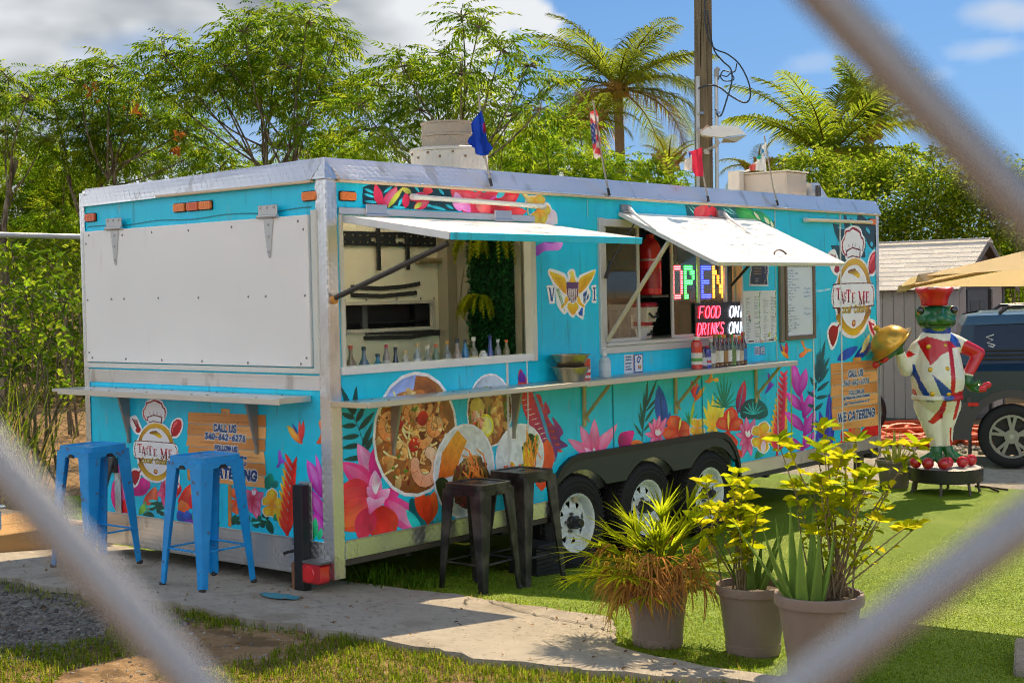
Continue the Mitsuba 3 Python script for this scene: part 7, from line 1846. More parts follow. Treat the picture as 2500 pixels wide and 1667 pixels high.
part(TR, 'kitchen_shelf', box(3.36, 3.58, .08, .40, 1.885, 1.903), M((.06, .06, .06), .5), smooth=False)
def cooler(lab, c, s, rz, lid=(.40, .012, .03)):
    t = thing('cooler_box', lab, 'cooler', 'coolers inside the service window'); P = lambda m: moved(m, c, rz)
    part(t, 'body', P(trimesh.convex.convex_hull(np.vstack([box(-s * .9, s * .9, -s * .5, s * .5, 0, .01, .006).vertices, box(-s, s, -s * .6, s * .6, s * .9, s, .012).vertices]))), M((.66, .60, .50), .35), smooth=40)
    part(t, 'lid', P(box(-s * 1.03, s * 1.03, -s * .63, s * .63, s * 1.0 + .001, s * 1.3, .02)), M(lid, .3)); part(t, 'handle', P(tube([(-s * .7, -s * .62, s * .6), (-s * .5, -s * .78, s * .35), (s * .5, -s * .78, s * .35), (s * .7, -s * .62, s * .6)], .009, 8)), BLK); part(t, 'lid_rim', P(box(-s * 1.06, s * 1.06, -s * .66, s * .66, s * .93, s * .985, .006)), M((.7, .66, .58), .35))
cooler('white cooler with dark red lid on top of the pale crate behind the window', (3.42, .20, 1.70), .115, .25)
cooler('white cooler with red lid low behind the window sash', (3.36, .20, 1.574), .10, .1, (.40, .03, .04))
t = thing('cup_stack', 'stack of pale plastic tubs beside the coolers', 'tubs'); 
for k in range(5): part(t, 'tub', rev([(0, 0), (.05, 0), (.065, .09), (.07, .092), (.07, .098), (.062, .1)], 20, 'z', (3.19, .22, 1.573 + k * .022)), M((.62, .55, .42), .5), smooth=True)
t = thing('menu_board', 'grey wooden menu board with dark writing behind the left window pane', 'menu board')
part(t, 'board', prism(Polygon([(2.82, 1.574), (3.07, 1.574), (3.075, 1.84), (2.80, 1.845), (2.79, 1.80), (2.81, 1.70)]), .014, SIDE, -.09), M((.16, .15, .13), .7), smooth=False)
q = [flat_rect(2.83 + (j * .115), 2.83 + j * .115 + r.uniform(.05, .095), z, z + .005, (.04, .04, .035), -.0745) for z in np.arange(1.60, 1.80, .014) for j in (0, 1)]
m_, c_ = joined(q); part(t, 'writing', m_, 'print_material', smooth=False, color=c_)
t = thing('container_stack', 'stack of white takeaway boxes with a green strip behind the left pane', 'boxes')
for k in range(4): part(t, 'box', box(2.665, 2.79, .10, .24, 1.76 + .038 * k, 1.795 + .038 * k, .004), M((.62, .64, .60), .4))
part(t, 'green_box', box(2.665, 2.77, .10, .2, 1.725, 1.757, .004), M((.01, .22, .06), .4)); part(t, 'lower_box', box(2.665, 2.785, .09, .22, 1.574, 1.7245, .004), M((.62, .62, .56), .4))
t = thing('tray', 'clear plastic tray at the foot of the window', 'tray'); part(t, 'tray_shell', trimesh.convex.convex_hull(np.array([(3.13, .07, 1.575), (3.24, .07, 1.575), (3.10, .06, 1.66), (3.29, .06, 1.665), (3.13, .2, 1.575), (3.24, .2, 1.575), (3.10, .21, 1.66), (3.29, .21, 1.665)])), M((.42, .45, .46), .15), smooth=False)
# artificial hedge with hanging ferns, inside window one
HD = thing('artificial_hedge', 'dark green artificial hedge panel inside the first window', 'artificial plant')
part(HD, 'backing', box(2.293, 2.3, .53, .955, 1.40, 2.40), M((.02, .05, .02), .8), smooth=False)
r = np.random.default_rng(77); n = 5200
P_ = np.column_stack([2.285 - r.uniform(0, .035, n), r.uniform(.53, .955, n), r.uniform(1.42, 2.40, n)])
m_, c_ = scatter(quad_leaf(.026, .016, 4, 6), P_, math.pi + r.normal(0, .8, n), r.normal(.2, .6, n), r.normal(0, .8, n), r.uniform(.7, 1.2, n), np.array([[.04, .17, .05]]) * r.uniform(.4, 2.2, (n, 1)), .1, r)
part(HD, 'leaves', m_, 'leaf_material', smooth=False, color=c_)
for i, (y, z, nn, ln) in enumerate(((.86, 2.36, 13, .30), (.65, 2.36, 15, .34), (.82, 1.92, 20, .26))):
    t = thing('hanging_fern', ('yellow-green fern hanging at the top left of the hedge panel', 'yellow-green fern hanging at the top right of the hedge panel', 'yellow-green fern hanging low on the hedge panel')[i], 'artificial plant', 'ferns on the artificial hedge')
    V, F, C = [], [], []
    for k in range(nn):
        a = -1.5 + 3.0 * (k + .5) / nn + r.normal(0, .15); L_ = ln * r.uniform(.6, 1.05); p = np.array([2.24, y, z]); d = np.array([-.55 * math.cos(a), .9 * math.sin(a), .5]); d /= np.linalg.norm(d)
        col = np.array([.52, .56, .02]) * r.uniform(.6, 1.15)
        for j in range(12):
            d = d + np.array([0, 0, -.24]); d /= np.linalg.norm(d); p = p + d * L_ / 12; s = np.cross(d, [-1, 0, 0]); s /= np.linalg.norm(s) + 1e-9; w = .030 * math.sin(math.pi * (j + 1.5) / 14)
            for sg in (-1, 1):
                b = len(V); V += [p, p + d * .020, p + s * sg * w + d * .014 + np.array([-.004, 0, -.006])]; F.append((b, b + 1, b + 2)); C += [col * r.uniform(.8, 1.2)] * 3
    part(t, 'fronds', trimesh.Trimesh(np.array(V), np.array(F), process=False), 'leaf_material', smooth=False, color=np.clip(np.array(C), 0, 1))
# ---------------------------------------------------------------- potted plants
POT = M((.22, .165, .135), .42, 0, .4)
def pot(t, x, y, z, r0, r1, h, mat=POT):
    part(t, 'pot', rev([(0, 0), (r0 * .97, 0), (r0, .01), (r0 * 1.02, .03), (r0 * 1.03, h * .16), (r0 * 1.01, h * .165), (r0 + (r1 - r0) * .8, h * .80), (r1 * .985, h * .86), (r1 * 1.05, h * .868), (r1 * 1.07, h * .885), (r1 * 1.07, h * .985), (r1 * 1.05, h), (r1 * .97, h), (r1 * .93, h * .9), (0, h * .88)], 44, 'z', (x, y, z)), mat, smooth=35)
    part(t, 'soil', rev([(0, h * .905), (r1 * .5, h * .915), (r1 * .93, h * .90)], 24, 'z', (x, y, z)), M((.045, .032, .02), .95), smooth=True)
def blade(p, d, L, w, n, droop, r, fold=.0, curl=0):
    """a strap leaf from p along d"""
    p = np.array(p, float); d = np.array(d, float); d /= np.linalg.norm(d); V, F = [], []
    s = np.cross(d, [0, 0, 1.0]); s /= np.linalg.norm(s) + 1e-9
    for i in range(n + 1):
        f = i / n; ww = w * (1 - f) ** .6 * (1 if f > .1 else .7)
        V += [p - s * ww, p + s * ww]
        d = d + np.array([0, 0, -droop / n]) + s * curl / n; d /= np.linalg.norm(d); p = p + d * L / n
        if i: b = 2 * i; F += [(b - 2, b - 1, b + 1), (b - 2, b + 1, b)]
    return np.array(V), np.array(F)
def collect(items):
    V, F, C, n = [], [], [], 0
    for (v, f), c in items:
        V.append(v); F.append(f + n); C.append(np.tile(c, (len(v), 1)) if np.ndim(c) == 1 else c); n += len(v)
    return trimesh.Trimesh(np.vstack(V), np.vstack(F), process=False), np.clip(np.vstack(C), 0, 1)
def fan_palm(t, x, y, z, r):
    it, dry = [], []
    for k in range(44):
        az = r.uniform(0, 6.283); el = r.uniform(-.05, 1.35); L_ = r.uniform(.16, .42)
        hub = np.array([x, y, z]) + L_ * np.array([math.cos(az) * math.cos(el), math.sin(az) * math.cos(el), math.sin(el)]) * [1, 1, .95]
        col = np.array([.34, .42, .012]) * r.uniform(.6, 1.25)
        q = tube([(x, y, z), (np.array([x, y, z]) + hub) / 2 + [0, 0, .03], hub], [.005, .004, .003], 5)
        it.append(((q.vertices, q.faces), np.array([.22, .24, .03])))
        nb = r.integers(9, 14)
        for j in range(nb):
            a = az + (j / (nb - 1) - .5) * 2.5; e = el * .75 + .15 * math.cos((j / (nb - 1) - .5) * 3)
            it.append((blade(hub, (math.cos(a) * math.cos(e), math.sin(a) * math.cos(e), math.sin(e)), r.uniform(.15, .26), .0085, 5, r.uniform(.3, .9), r), col * r.uniform(.75, 1.25)))
    for k in range(85):
        az = r.uniform(0, 6.283) if k % 3 else r.uniform(2.4, 4.4); el = r.uniform(-.1, 1.0); L_ = r.uniform(.14, .34)
        hub = np.array([x, y, z]) + L_ * np.array([math.cos(az) * math.cos(el), math.sin(az) * math.cos(el), math.sin(el) * .8])
        col = np.array([.50, .24, .07]) * r.uniform(.55, 1.15) if k % 4 else np.array([.50, .34, .05])
        for j in range(r.integers(7, 12)):
            a = az + r.normal(0, .6)
            dry.append((blade(hub, (math.cos(a), math.sin(a), r.uniform(-.1, .6)), r.uniform(.08, .22), .0050, 7, r.uniform(1.4, 3.2), r, 0, r.normal(0, .8)), col * r.uniform(.7, 1.3)))
    m_, c_ = collect(it); part(t, 'green_fronds', m_, 'leaf_material', smooth=False, color=c_)
    m_, c_ = collect(dry); part(t, 'dry_fronds', m_, 'dry_leaf_material', smooth=False, color=c_, label='withered brown drooping fronds')
def aloe_leaf(p, d, L_, w, bend, col, r):
    d = np.array(d, float); d /= np.linalg.norm(d); V, C = [], []; n, mth = 9, 7; p = np.array(p, float); F = []
    out = np.array([d[0], d[1], 0]); out /= np.linalg.norm(out) + 1e-9; s = np.cross([0, 0, 1.0], out)
    for i in range(n + 1):
        f = i / n; ww = w * (1 - f ** 1.5) + .0015; up = np.cross(d, s); up /= np.linalg.norm(up)
        for j in range(mth):
            a = math.pi * 2 * j / mth; cx_, cy_ = math.cos(a), math.sin(a)
            V.append(p + s * ww * cx_ + up * (ww * .30 * cy_ - ww * .28 * (cx_ ** 2)))
            C.append(col * (1.35 if abs(cx_) > .85 else 1.0) * (1 + .25 * f))
        d = d + (out * -bend) / n; d /= np.linalg.norm(d); p = p + d * L_ / n
        if i:
            for j in range(mth):
                a_, b_ = (i - 1) * mth + j, (i - 1) * mth + (j + 1) % mth; F += [(a_, b_, b_ + mth), (a_, b_ + mth, a_ + mth)]
    return (np.array(V), np.array(F)), np.array(C)
def spikes(lv, r):
    return None
def leafy_stems(t, x, y, z, r, n, hmin, hmax, spread, leafL=.062, dens=9, name='leaves', lean=(0, 0)):
    st, P, yaw, pit, sc = [], [], [], [], []
    for k in range(n):
        a = r.uniform(0, 6.283); h = r.uniform(hmin, hmax); sp = r.uniform(.1, 1) * spread
        b = np.array([x + r.normal(0, .04), y + r.normal(0, .04), z]); tip = b + np.array([math.cos(a) * sp + lean[0] * h, math.sin(a) * sp + lean[1] * h, h])
        mid = (b + tip) / 2 + np.array([math.cos(a), math.sin(a), 0]) * -.12 * sp + r.normal(0, .02, 3)
        f = np.linspace(0, 1, 8)[:, None]; pts = (1 - f) ** 2 * b + 2 * f * (1 - f) * mid + f * f * tip
        st.append(tube(pts, np.linspace(.0055, .0022, 8), 5))
        for j in range(int(dens * h / .5)):
            f = r.uniform(.28, 1.0) ** .7; q = (1 - f) ** 2 * b + 2 * f * (1 - f) * mid + f * f * tip
            P.append(q); yaw.append(r.uniform(0, 6.283)); pit.append(r.normal(.15, .45)); sc.append(r.uniform(.5, 1.15) * (.6 + .5 * f))
        for j in range(6): P.append(tip); yaw.append(j * 1.05 + r.normal(0, .2)); pit.append(r.uniform(0, .7)); sc.append(r.uniform(.8, 1.3))
    n_ = len(P); P = np.array(P)
    part(t, 'stems', cat(st), M((.20, .15, .085), .8), smooth=True)
    cols = np.array([[.42, .48, .008], [.52, .53, .012], [.32, .42, .012], [.58, .54, .02]])[r.integers(0, 4, n_)] * r.uniform(.75, 1.15, (n_, 1))
    m_, c_ = scatter(leaf_variants(leafL, leafL * .52, 5, 7), P, np.array(yaw), np.array(pit), r.normal(0, .4, n_), np.array(sc), cols, .06, r)
    part(t, name, m_, 'leaf_material', smooth=False, color=c_)
r = np.random.default_rng(90)
t = thing('potted_palm', 'taupe pot with a half withered fan palm, left of the three potted plants', 'potted plant', 'potted plants at the edge of the lawn')
x, y = .19, -2.10; z = float(ground_z(x)) + .0
pot(t, x, y, z, .122, .150, .30); fan_palm(t, x, y, z + .30, r)
t = thing('potted_shrub', 'taupe pot with yellow-green shrub and aloe, middle of the three potted plants', 'potted plant', 'potted plants at the edge of the lawn')
x, y = .385, -2.52; z = float(ground_z(x))
pot(t, x, y, z, .130, .165, .335); leafy_stems(t, x - .04, y + .02, z + .30, r, 17, .22, .55, .30, .076, 16)
it = [aloe_leaf((x + .05 * math.cos(a), y + .05 * math.sin(a), z + .30), (.45 * math.cos(a), .45 * math.sin(a), 1), r.uniform(.22, .40), .021, r.uniform(-.1, .5), np.array([.085, .15, .025]) * r.uniform(.8, 1.2), r) for a in (-.9, -.3, .2, .9, 2.2, 3.6, 4.6)]
m_, c_ = collect(it); part(t, 'aloe_leaves', m_, 'coloured_matte', smooth=True, color=c_)
t = thing('potted_aloe', 'taupe pot with large aloe and tall twiggy shrub, right of the three potted plants', 'potted plant', 'potted plants at the edge of the lawn')
x, y = .115, -3.02; z = float(ground_z(x))
pot(t, x, y, z, .140, .185, .375); leafy_stems(t, x + .10, y - .02, z + .33, r, 28, .30, .74, .36, .072, 12, 'leaves', (.14, -.05))
it = [aloe_leaf((x - .06 + .06 * math.cos(a), y + .03 + .06 * math.sin(a), z + .33), (e * math.cos(a), e * math.sin(a), 1), L_ * .78, .030, b, np.array([.13, .22, .035]) * r.uniform(.8, 1.2), r) for a, e, L_, b in ((2.2, .75, .62, .1), (2.6, .55, .50, .2), (3.4, .35, .42, .5), (4.2, .30, .44, .3), (5.0, .30, .46, .2), (1.2, .15, .55, .1), (1.9, .30, .50, .2), (.2, .2, .52, .1), (5.8, .4, .40, .1))]
m_, c_ = collect(it); part(t, 'aloe_leaves', m_, 'coloured_matte', smooth=True, color=c_)
t = thing('potted_aloe', 'smaller worn pot with a yellowish aloe beside the statue', 'potted plant')
x, y = 7.33, .03; pot(t, x, y, 0.0, .135, .165, .27, M((.16, .13, .10), .7))
it = [aloe_leaf((x + .04 * math.cos(a), y + .04 * math.sin(a), .24), (e * math.cos(a), e * math.sin(a), 1), L_, .022, .2, np.array([.26, .27, .05]) * r.uniform(.7, 1.25), r) for a, e, L_ in ((.3, .3, .3), (1.1, .5, .24), (2.0, .2, .33), (2.9, .6, .2), (3.6, .15, .32), (4.4, .35, .28), (5.2, .6, .22), (5.9, .25, .30), (4.9, .9, .18), (2.5, .9, .16))]
m_, c_ = collect(it); part(t, 'aloe_leaves', m_, 'coloured_matte', smooth=True, color=c_)

# ---------------------------------------------------------------- flags along the roof edge
def flag(lab, pole, cloth, cols, seed):
    """pole: 3-D points; cloth: outline (x, z) hanging by the pole; cols: fn(u, v) -> colour"""
    t = thing('small_flag', lab, 'flag', 'small flags along the roof edge')
    part(t, 'pole', tube(pole, .0065, 7), M((.30, .28, .25), .4)); p0 = np.array(pole[0])
    part(t, 'tape', tube([p0, p0 + (np.array(pole[1]) - p0) * .28], .010, 7), BLK)
    g = Polygon(cloth).buffer(0); g = max(getattr(g, 'geoms', [g]), key=lambda q: q.area)
    v, f = trimesh.creation.triangulate_polygon(g, engine='earcut'); v, f = trimesh.remesh.subdivide_to_size(np.column_stack([v, v[:, 0] * 0]), f, .018, 12)[:2]
    nz = meshkit.fbm(np.column_stack([v[:, 0] * 16, v[:, 1] * 3, v[:, 0] * 0 + seed]), 3, seed); y = -.05 + .09 * (nz - .5) + .018 * np.sin(v[:, 0] * 60 + v[:, 1] * 9)
    b = g.bounds; u, w = (v[:, 0] - b[0]) / (b[2] - b[0]), (v[:, 1] - b[1]) / (b[3] - b[1])
    W = np.column_stack([v[:, 0], y, v[:, 1]])
    part(t, 'cloth', trimesh.Trimesh(W, f, process=False), 'flag_cloth', smooth=True, color=np.clip(np.array([cols(a, c) for a, c in zip(u, w)]), 0, 1))
scene['flag_cloth'] = {'type': 'principledthin', 'base_color': VC, 'diff_trans': .7, 'roughness': .7, 'eta': 1.3}
flag('navy blue flag on a thin pole above the first window', [(1.391, -.046, 2.628), (1.333, -.05, 2.80), (1.28, -.05, 3.20)], [(1.288, 3.10), (1.25, 3.02), (1.168, 2.895), (1.20, 2.865), (1.26, 2.835), (1.315, 2.815), (1.36, 2.83), (1.405, 2.865), (1.37, 2.93), (1.335, 2.99), (1.31, 3.03)], lambda u, v: np.array((.012, .045, .33)) if not (.55 < u < .75 and .52 < v < .72) else np.array((.25, .02, .06)), 3)
def us(u, v):
    if u < .48 and .30 < v < .72: return np.array((.55, .56, .60)) if (math.sin(u * 55) * math.sin(v * 42) > .62) else np.array((.05, .07, .22))
    return np.array((.55, .07, .08)) if math.sin(v * 26 + u * 5) > -.1 else np.array((.66, .60, .58))
flag('small red and white striped flag with starred blue corner, tangled round its pole', [(2.664, -.046, 2.616), (2.60, -.05, 2.80), (2.486, -.05, 3.27)], [(2.483, 3.19), (2.46, 3.13), (2.444, 3.04), (2.46, 2.95), (2.50, 2.90), (2.552, 2.865), (2.585, 2.90), (2.610, 2.95), (2.60, 3.02), (2.578, 3.08), (2.552, 3.15), (2.515, 3.21)], us, 5)
flag('small red, white and blue flag hanging limp beside the utility pole', [(3.965, -.046, 2.62), (3.90, -.05, 2.78), (3.80, -.05, 3.17)], [(3.815, 3.03), (3.775, 3.0), (3.74, 2.99), (3.70, 2.94), (3.648, 2.915), (3.665, 2.87), (3.70, 2.85), (3.755, 2.84), (3.80, 2.81), (3.85, 2.805), (3.875, 2.88), (3.855, 2.96), (3.835, 3.02)], lambda u, v: np.array((.58, .04, .08)) if u > .5 else (np.array((.06, .07, .25)) if v > .72 or .40 < u < .47 else np.array((.62, .58, .55))), 7)
def vi(u, v):
    if .52 < u < .68 and .45 < v < .66: return np.array((.02, .30, .20))
    if .72 < u < .86 and .55 < v < .78: return np.array((.05, .22, .45))
    if .20 < u < .42 and .05 < v < .30 and v < u: return np.array((.5, .10, .09))
    return np.array((.74, .74, .72))
flag('white flag with small green and blue shapes beside the air conditioner', [(5.038, -.046, 2.628), (4.95, -.05, 2.78), (4.822, -.05, 3.19)], [(4.828, 3.14), (4.80, 3.10), (4.75, 3.04), (4.68, 2.985), (4.60, 2.93), (4.50, 2.87), (4.56, 2.885), (4.64, 2.895), (4.74, 2.90), (4.86, 2.895), (4.845, 3.0)], vi, 9)

# ---------------------------------------------------------------- utility pole, flood light, cables
t = thing('utility_pole', 'weathered wooden utility pole rising behind the trailer', 'utility pole')
pz = np.linspace(-.1, 9.0, 14); part(t, 'post', tube([(9.80 + .02 * (q - 3) , 3.71 + .0 * q, q) for q in pz], .121 - .002 * pz, 22), 'pole_wood', smooth=True)
def pole_c(p, n, uv):
    g = fbm(p.x * 46, p.y * 46, p.z * 1.1, 4); k = smoothstep(.62, .70, fbm(p.x * 60, p.y * 60, p.z * .8, 2))
    return mix(mix((.10, .075, .045), (.27, .22, .14), g), (.035, .025, .018), k)
scene['pole_wood'] = two({'type': 'principled', 'base_color': proc(pole_c), 'roughness': .9, 'specular': .15})
part(t, 'conduit', tube([(9.80, 3.515, .1), (9.78, 3.503, 3.2), (9.80, 3.50, 4.60)], .024, 10), M((.52, .54, .56), .4, .6)); part(t, 'conduit', tube([(9.63, 3.69, .1), (9.625, 3.686, 3.2), (9.66, 3.68, 4.59)], .026, 10), M((.50, .51, .52), .5, .4))
part(t, 'conduit_cap', cat(tube([(9.80, 3.50, 4.58), (9.80, 3.495, 4.66), (9.82, 3.48, 4.68)], .032, 10)), M((.30, .30, .30), .5)); part(t, 'clamp', lst(box(9.72, 9.84, 3.47, 3.49, 4.12, 4.15), box(9.60, 9.70, 3.63, 3.66, 4.12, 4.15)), STEEL, smooth=False); part(t, 'number_plate', box(9.62, 9.70, 3.555, 3.585, 3.62, 3.68), M((.5, .48, .42), .6), smooth=False)
t = thing('flood_light', 'pale flood light fixed to the utility pole above the trailer roof', 'flood light')
h_ = np.array([(9.53, 3.60, 3.91), (9.54, 3.57, 3.83), (9.66, 3.46, 3.965), (9.83, 3.25, 3.95), (9.89, 3.17, 3.845), (9.71, 3.38, 3.80), (9.62, 3.42, 3.96), (9.80, 3.20, 3.94), (9.85, 3.12, 3.84), (9.62, 3.33, 3.80), (9.52, 3.52, 3.84)])
part(t, 'housing', trimesh.convex.convex_hull(h_), M((.78, .72, .64), .35), smooth=50); part(t, 'lens', trimesh.convex.convex_hull(np.array([(9.72, 3.37, 3.795), (9.91, 3.15, 3.838), (9.81, 3.26, 3.745), (9.70, 3.39, 3.745), (9.65, 3.31, 3.79), (9.86, 3.10, 3.83), (9.75, 3.20, 3.74)])), M((.36, .32, .22), .15), smooth=40)
part(t, 'bracket', cat(tube([(9.70, 3.60, 3.67), (9.66, 3.47, 3.70), (9.69, 3.40, 3.76)], .02, 8), tube([(9.69, 3.70, 3.93), (9.55, 3.62, 3.93), (9.53, 3.58, 3.88)], .018, 8)), M((.50, .48, .44), .4, .5)); part(t, 'hood_rim', tube([(9.52, 3.60, 3.86), (9.58, 3.50, 3.96), (9.60, 3.44, 3.90), (9.56, 3.50, 3.81)], .012, 6), M((.6, .4, .32), .4))
def smooth_line(p, n=5):
    p = np.array(p, float); p = np.vstack([2 * p[0] - p[1], p, 2 * p[-1] - p[-2]]); r_ = []
    for i in range(1, len(p) - 2):
        for s in np.linspace(0, 1, n, endpoint=False): r_.append(.5 * ((2 * p[i]) + (-p[i - 1] + p[i + 1]) * s + (2 * p[i - 1] - 5 * p[i] + 4 * p[i + 1] - p[i + 2]) * s * s + (-p[i - 1] + 3 * p[i] - 3 * p[i + 1] + p[i + 2]) * s ** 3))
    return r_ + [p[-2]]
for lab, p in (('black cable running down the pole and swinging out in a wide loop', [(9.70, 3.58, 8.5), (9.70, 3.59, 6.5), (9.722, 3.60, 5.536), (9.715, 3.59, 5.205), (9.77, 3.521, 4.946), (9.885, 3.38, 4.85), (9.975, 3.267, 4.719), (10.038, 3.181, 4.496), (10.043, 3.166, 4.312), (9.993, 3.222, 4.249), (9.889, 3.349, 4.335), (9.799, 3.462, 4.448), (9.717, 3.561, 4.473), (9.632, 3.659, 4.435)]),
               ('black cable hanging beside the pole down to a hook', [(9.72, 3.57, 5.4), (9.77, 3.521, 4.946), (9.835, 3.436, 4.778), (9.902, 3.351, 4.666), (9.902, 3.343, 4.5), (9.852, 3.391, 4.281), (9.81, 3.432, 4.117), (9.779, 3.467, 4.09), (9.759, 3.496, 4.174)]),
               ('tangle of thin black cable ends at the conduit head', [(9.952, 3.295, 4.738), (9.937, 3.309, 4.646), (9.901, 3.351, 4.629), (9.842, 3.421, 4.649), (9.815, 3.449, 4.577), (9.849, 3.406, 4.52), (9.921, 3.322, 4.537), (9.9, 3.351, 4.611), (9.863, 3.392, 4.575), (9.816, 3.449, 4.595), (9.796, 3.47, 4.54)])):
    single('power_cable', lab, 'cable', tube(smooth_line(p), .0105 if 'tangle' not in lab else .008, 6), M((.02, .03, .045), .5), 'cables on the utility pole', smooth=True)

# ---------------------------------------------------------------- small things on the ground
t = thing('plastic_crate', 'black slatted plastic crate under the trailer beside the first wheel', 'crate')
for k in range(7): part(t, 'slat', box(1.66, 1.92, -.135, -.125, .075 + k * .028, .092 + k * .028), BLK, smooth=False)
part(t, 'crate_body', trimesh.convex.convex_hull(np.vstack([box(1.67, 1.98, -.12, .12, .05, .06).vertices, box(1.70, 1.90, -.115, .10, .26, .27).vertices])), M((.02, .022, .025), .5), smooth=False)
t = thing('cardboard_box', 'flattened brown cardboard box lying at the left edge behind the stools', 'box')
part(t, 'carton', box(-.55, .12, 2.70, 3.55, .235, .40, .006), M((.36, .21, .085), .8)); part(t, 'tape', box(-.551, .121, 3.08, 3.14, .236, .4025), M((.42, .28, .13), .4), smooth=False); part(t, 'print', cat([box(-.5522, -.5505, 2.82 + .03 * k, 2.835 + .03 * k, .27, .37) for k in range(4)]), M((.16, .09, .04), .8), smooth=False)
t = thing('storage_bin', 'blue storage bin cut off by the left edge', 'bin'); part(t, 'bin_body', box(-.75, -.45, 2.78, 3.2, .405, .56, .02), M((.02, .14, .32), .4)); part(t, 'lid', box(-.77, -.43, 2.76, 3.22, .561, .585, .01), M((.03, .18, .38), .4))
t = thing('timber_sleeper', 'pale timber lying across the far end of the concrete', 'timber'); part(t, 'plank', box(.10, .32, 2.62, 5.2, .22, .36, .012), M((.42, .36, .28), .85)); part(t, 'plank', box(-.9, .1, 4.4, 4.6, .28, .42, .012), M((.40, .34, .26), .85))
t = thing('concrete_block', 'grey concrete block stack at the bottom right corner', 'concrete block')
part(t, 'block', moved(box(-.30, .30, -.22, .22, 0, .16, .012), (1.18, -3.72, .03), .35), 'concrete'); part(t, 'block', moved(box(-.22, .22, -.18, .18, 0, .05, .012), (1.28, -3.74, .191), .35), 'concrete')
single('cleaning_rod', 'black rod with tan pad leaning on the rear wall', 'rod', cat(tube([(-.20, 2.16, .29), (-.02, 2.10, .93), (-.015, 2.08, .97)], .013, 8), box(-.03, -.001, 2.09, 2.19, .80, .90, .004)), M((.05, .045, .04), .5))
# ---------------------------------------------------------------- frog cook statue on its round stand
import manifold3d as m3
FO, FR, FT = np.array([7.24, -.53, 0.0]), np.array([.645, -.764, 0]), np.array([-.764, -.645, 0])       # right, towards the lawn
def fw(p): p = np.asarray(p, float); return FO + p[..., :1] * FR + p[..., 1:2] * FT + p[..., 2:3] * np.array([0, 0, 1.0])
def balls(chain):
    """hulls of neighbouring balls (u, t, z, r) -> Manifold"""
    S_ = [m3.Manifold.sphere(r, 22).translate((u, t, z)) for u, t, z, r in chain]
    if len(S_) == 1: return S_[0]
    return m3.Manifold.batch_boolean([m3.Manifold.batch_hull([a, b]) for a, b in zip(S_[:-1], S_[1:])], m3.OpType.Add)
def sculpt(chains, edge, it):
    m = m3.Manifold.batch_boolean([balls(c) for c in chains], m3.OpType.Add).refine_to_length(edge).to_mesh()
    t = trimesh.Trimesh(m.vert_properties[:, :3], m.tri_verts, process=True); trimesh.smoothing.filter_taubin(t, .5, -.53, it); return t
def Z1p(pts): return Polygon([(-.769 + .000782 * x, 1.962 - .000782 * y) for x, y in pts])
def Z2p(pts): return Polygon([(-.578 + .00061 * x, .851 - .00061 * y) for x, y in pts])
RED_, BLUE_, CRM_, GRN_ = (.50, .006, .014), (.008, .055, .33), (.72, .72, .60), (.012, .105, .018)
REGIONS = [(Z1p(p), c) for p, c in (([(640, 700), (740, 640), (900, 690), (1050, 700), (1150, 770), (1000, 775), (950, 812), (860, 850), (730, 975), (690, 860)], RED_), ([(950, 805), (1003, 770), (1003, 1400), (945, 1400)], RED_), ([(1003, 1300), (1225, 1265), (1215, 1400), (1003, 1405)], RED_),
           ([(740, 1085), (960, 1280), (950, 1400), (880, 1400), (800, 1240)], BLUE_), ([(560, 960), (590, 970), (625, 1150), (700, 1290), (770, 1405), (705, 1405), (620, 1250), (575, 1090)], BLUE_), ([(560, 1250), (590, 1260), (640, 1400), (590, 1400)], RED_), ([(1040, 600), (1115, 680), (1155, 775), (1070, 762), (990, 690)], BLUE_),
           ([(1190, 720), (1280, 690), (1480, 760), (1500, 900), (1350, 1120), (1200, 1080), (1180, 900), (1160, 800)], RED_), ([(490, 890), (535, 800), (605, 850)], RED_))] + \
          [(Z2p(p), c) for p, c in (([(805, -40), (858, -40), (870, 240), (700, 330), (640, 290), (760, 150)], RED_), ([(1055, -40), (1135, -40), (1075, 240), (1015, 280), (1040, 130)], RED_), ([(970, 400), (1003, 385), (1000, 560), (1060, 690), (1015, 730), (985, 600)], RED_))]
def coat_colors(v):
    c = np.tile(CRM_, (len(v), 1)).astype(float); P = shapely.points(v[:, 0], v[:, 2])
    for g, k in REGIONS: c[shapely.contains(g.buffer(.001), P) & (v[:, 1] > -.16)] = k
    c[(v[:, 1] < -.12) & (v[:, 2] > .9)] = CRM_
    return c
ST = thing('statue', 'glossy frog statue dressed as a cook in red, white and blue, carrying a golden dish', 'statue')
body = sculpt([[(-.08, .0, 1.46, .12), (-.08, 0, 1.36, .185), (-.08, .03, 1.20, .225), (-.08, .05, 1.06, .245), (-.08, .02, .95, .225)], [(-.075, .0, .93, .20), (-.17, 0, .82, .125), (-.135, .02, .62, .082), (-.085, .0, .44, .056)], [(-.075, .0, .93, .2), (.03, 0, .82, .12), (.0, .02, .62, .070), (.01, 0, .44, .050)],
               [(.02, 0, 1.40, .10), (.10, .0, 1.395, .078), (.325, -.01, 1.295, .056), (.205, .05, 1.11, .050)], [(-.16, 0, 1.38, .10), (-.25, .01, 1.345, .080), (-.375, .05, 1.155, .062), (-.445, .10, 1.31, .046)]], .0085, 12)
hem = np.abs(body.vertices[:, 2] - .895) < .05
V_ = body.vertices; body = trimesh.Trimesh(fw(V_), body.faces, process=False)
part(ST, 'jacket_and_trousers', body, 'coloured_gloss', smooth=True, color=coat_colors(np.asarray(V_)))
hm = rev([(.228, -.010), (.246, -.012), (.250, .0), (.244, .03), (.236, .034)], 40); hm.vertices += (-.08, .02, .888); hm.vertices[:, 0] = -.08 + (hm.vertices[:, 0] + .08) * .93
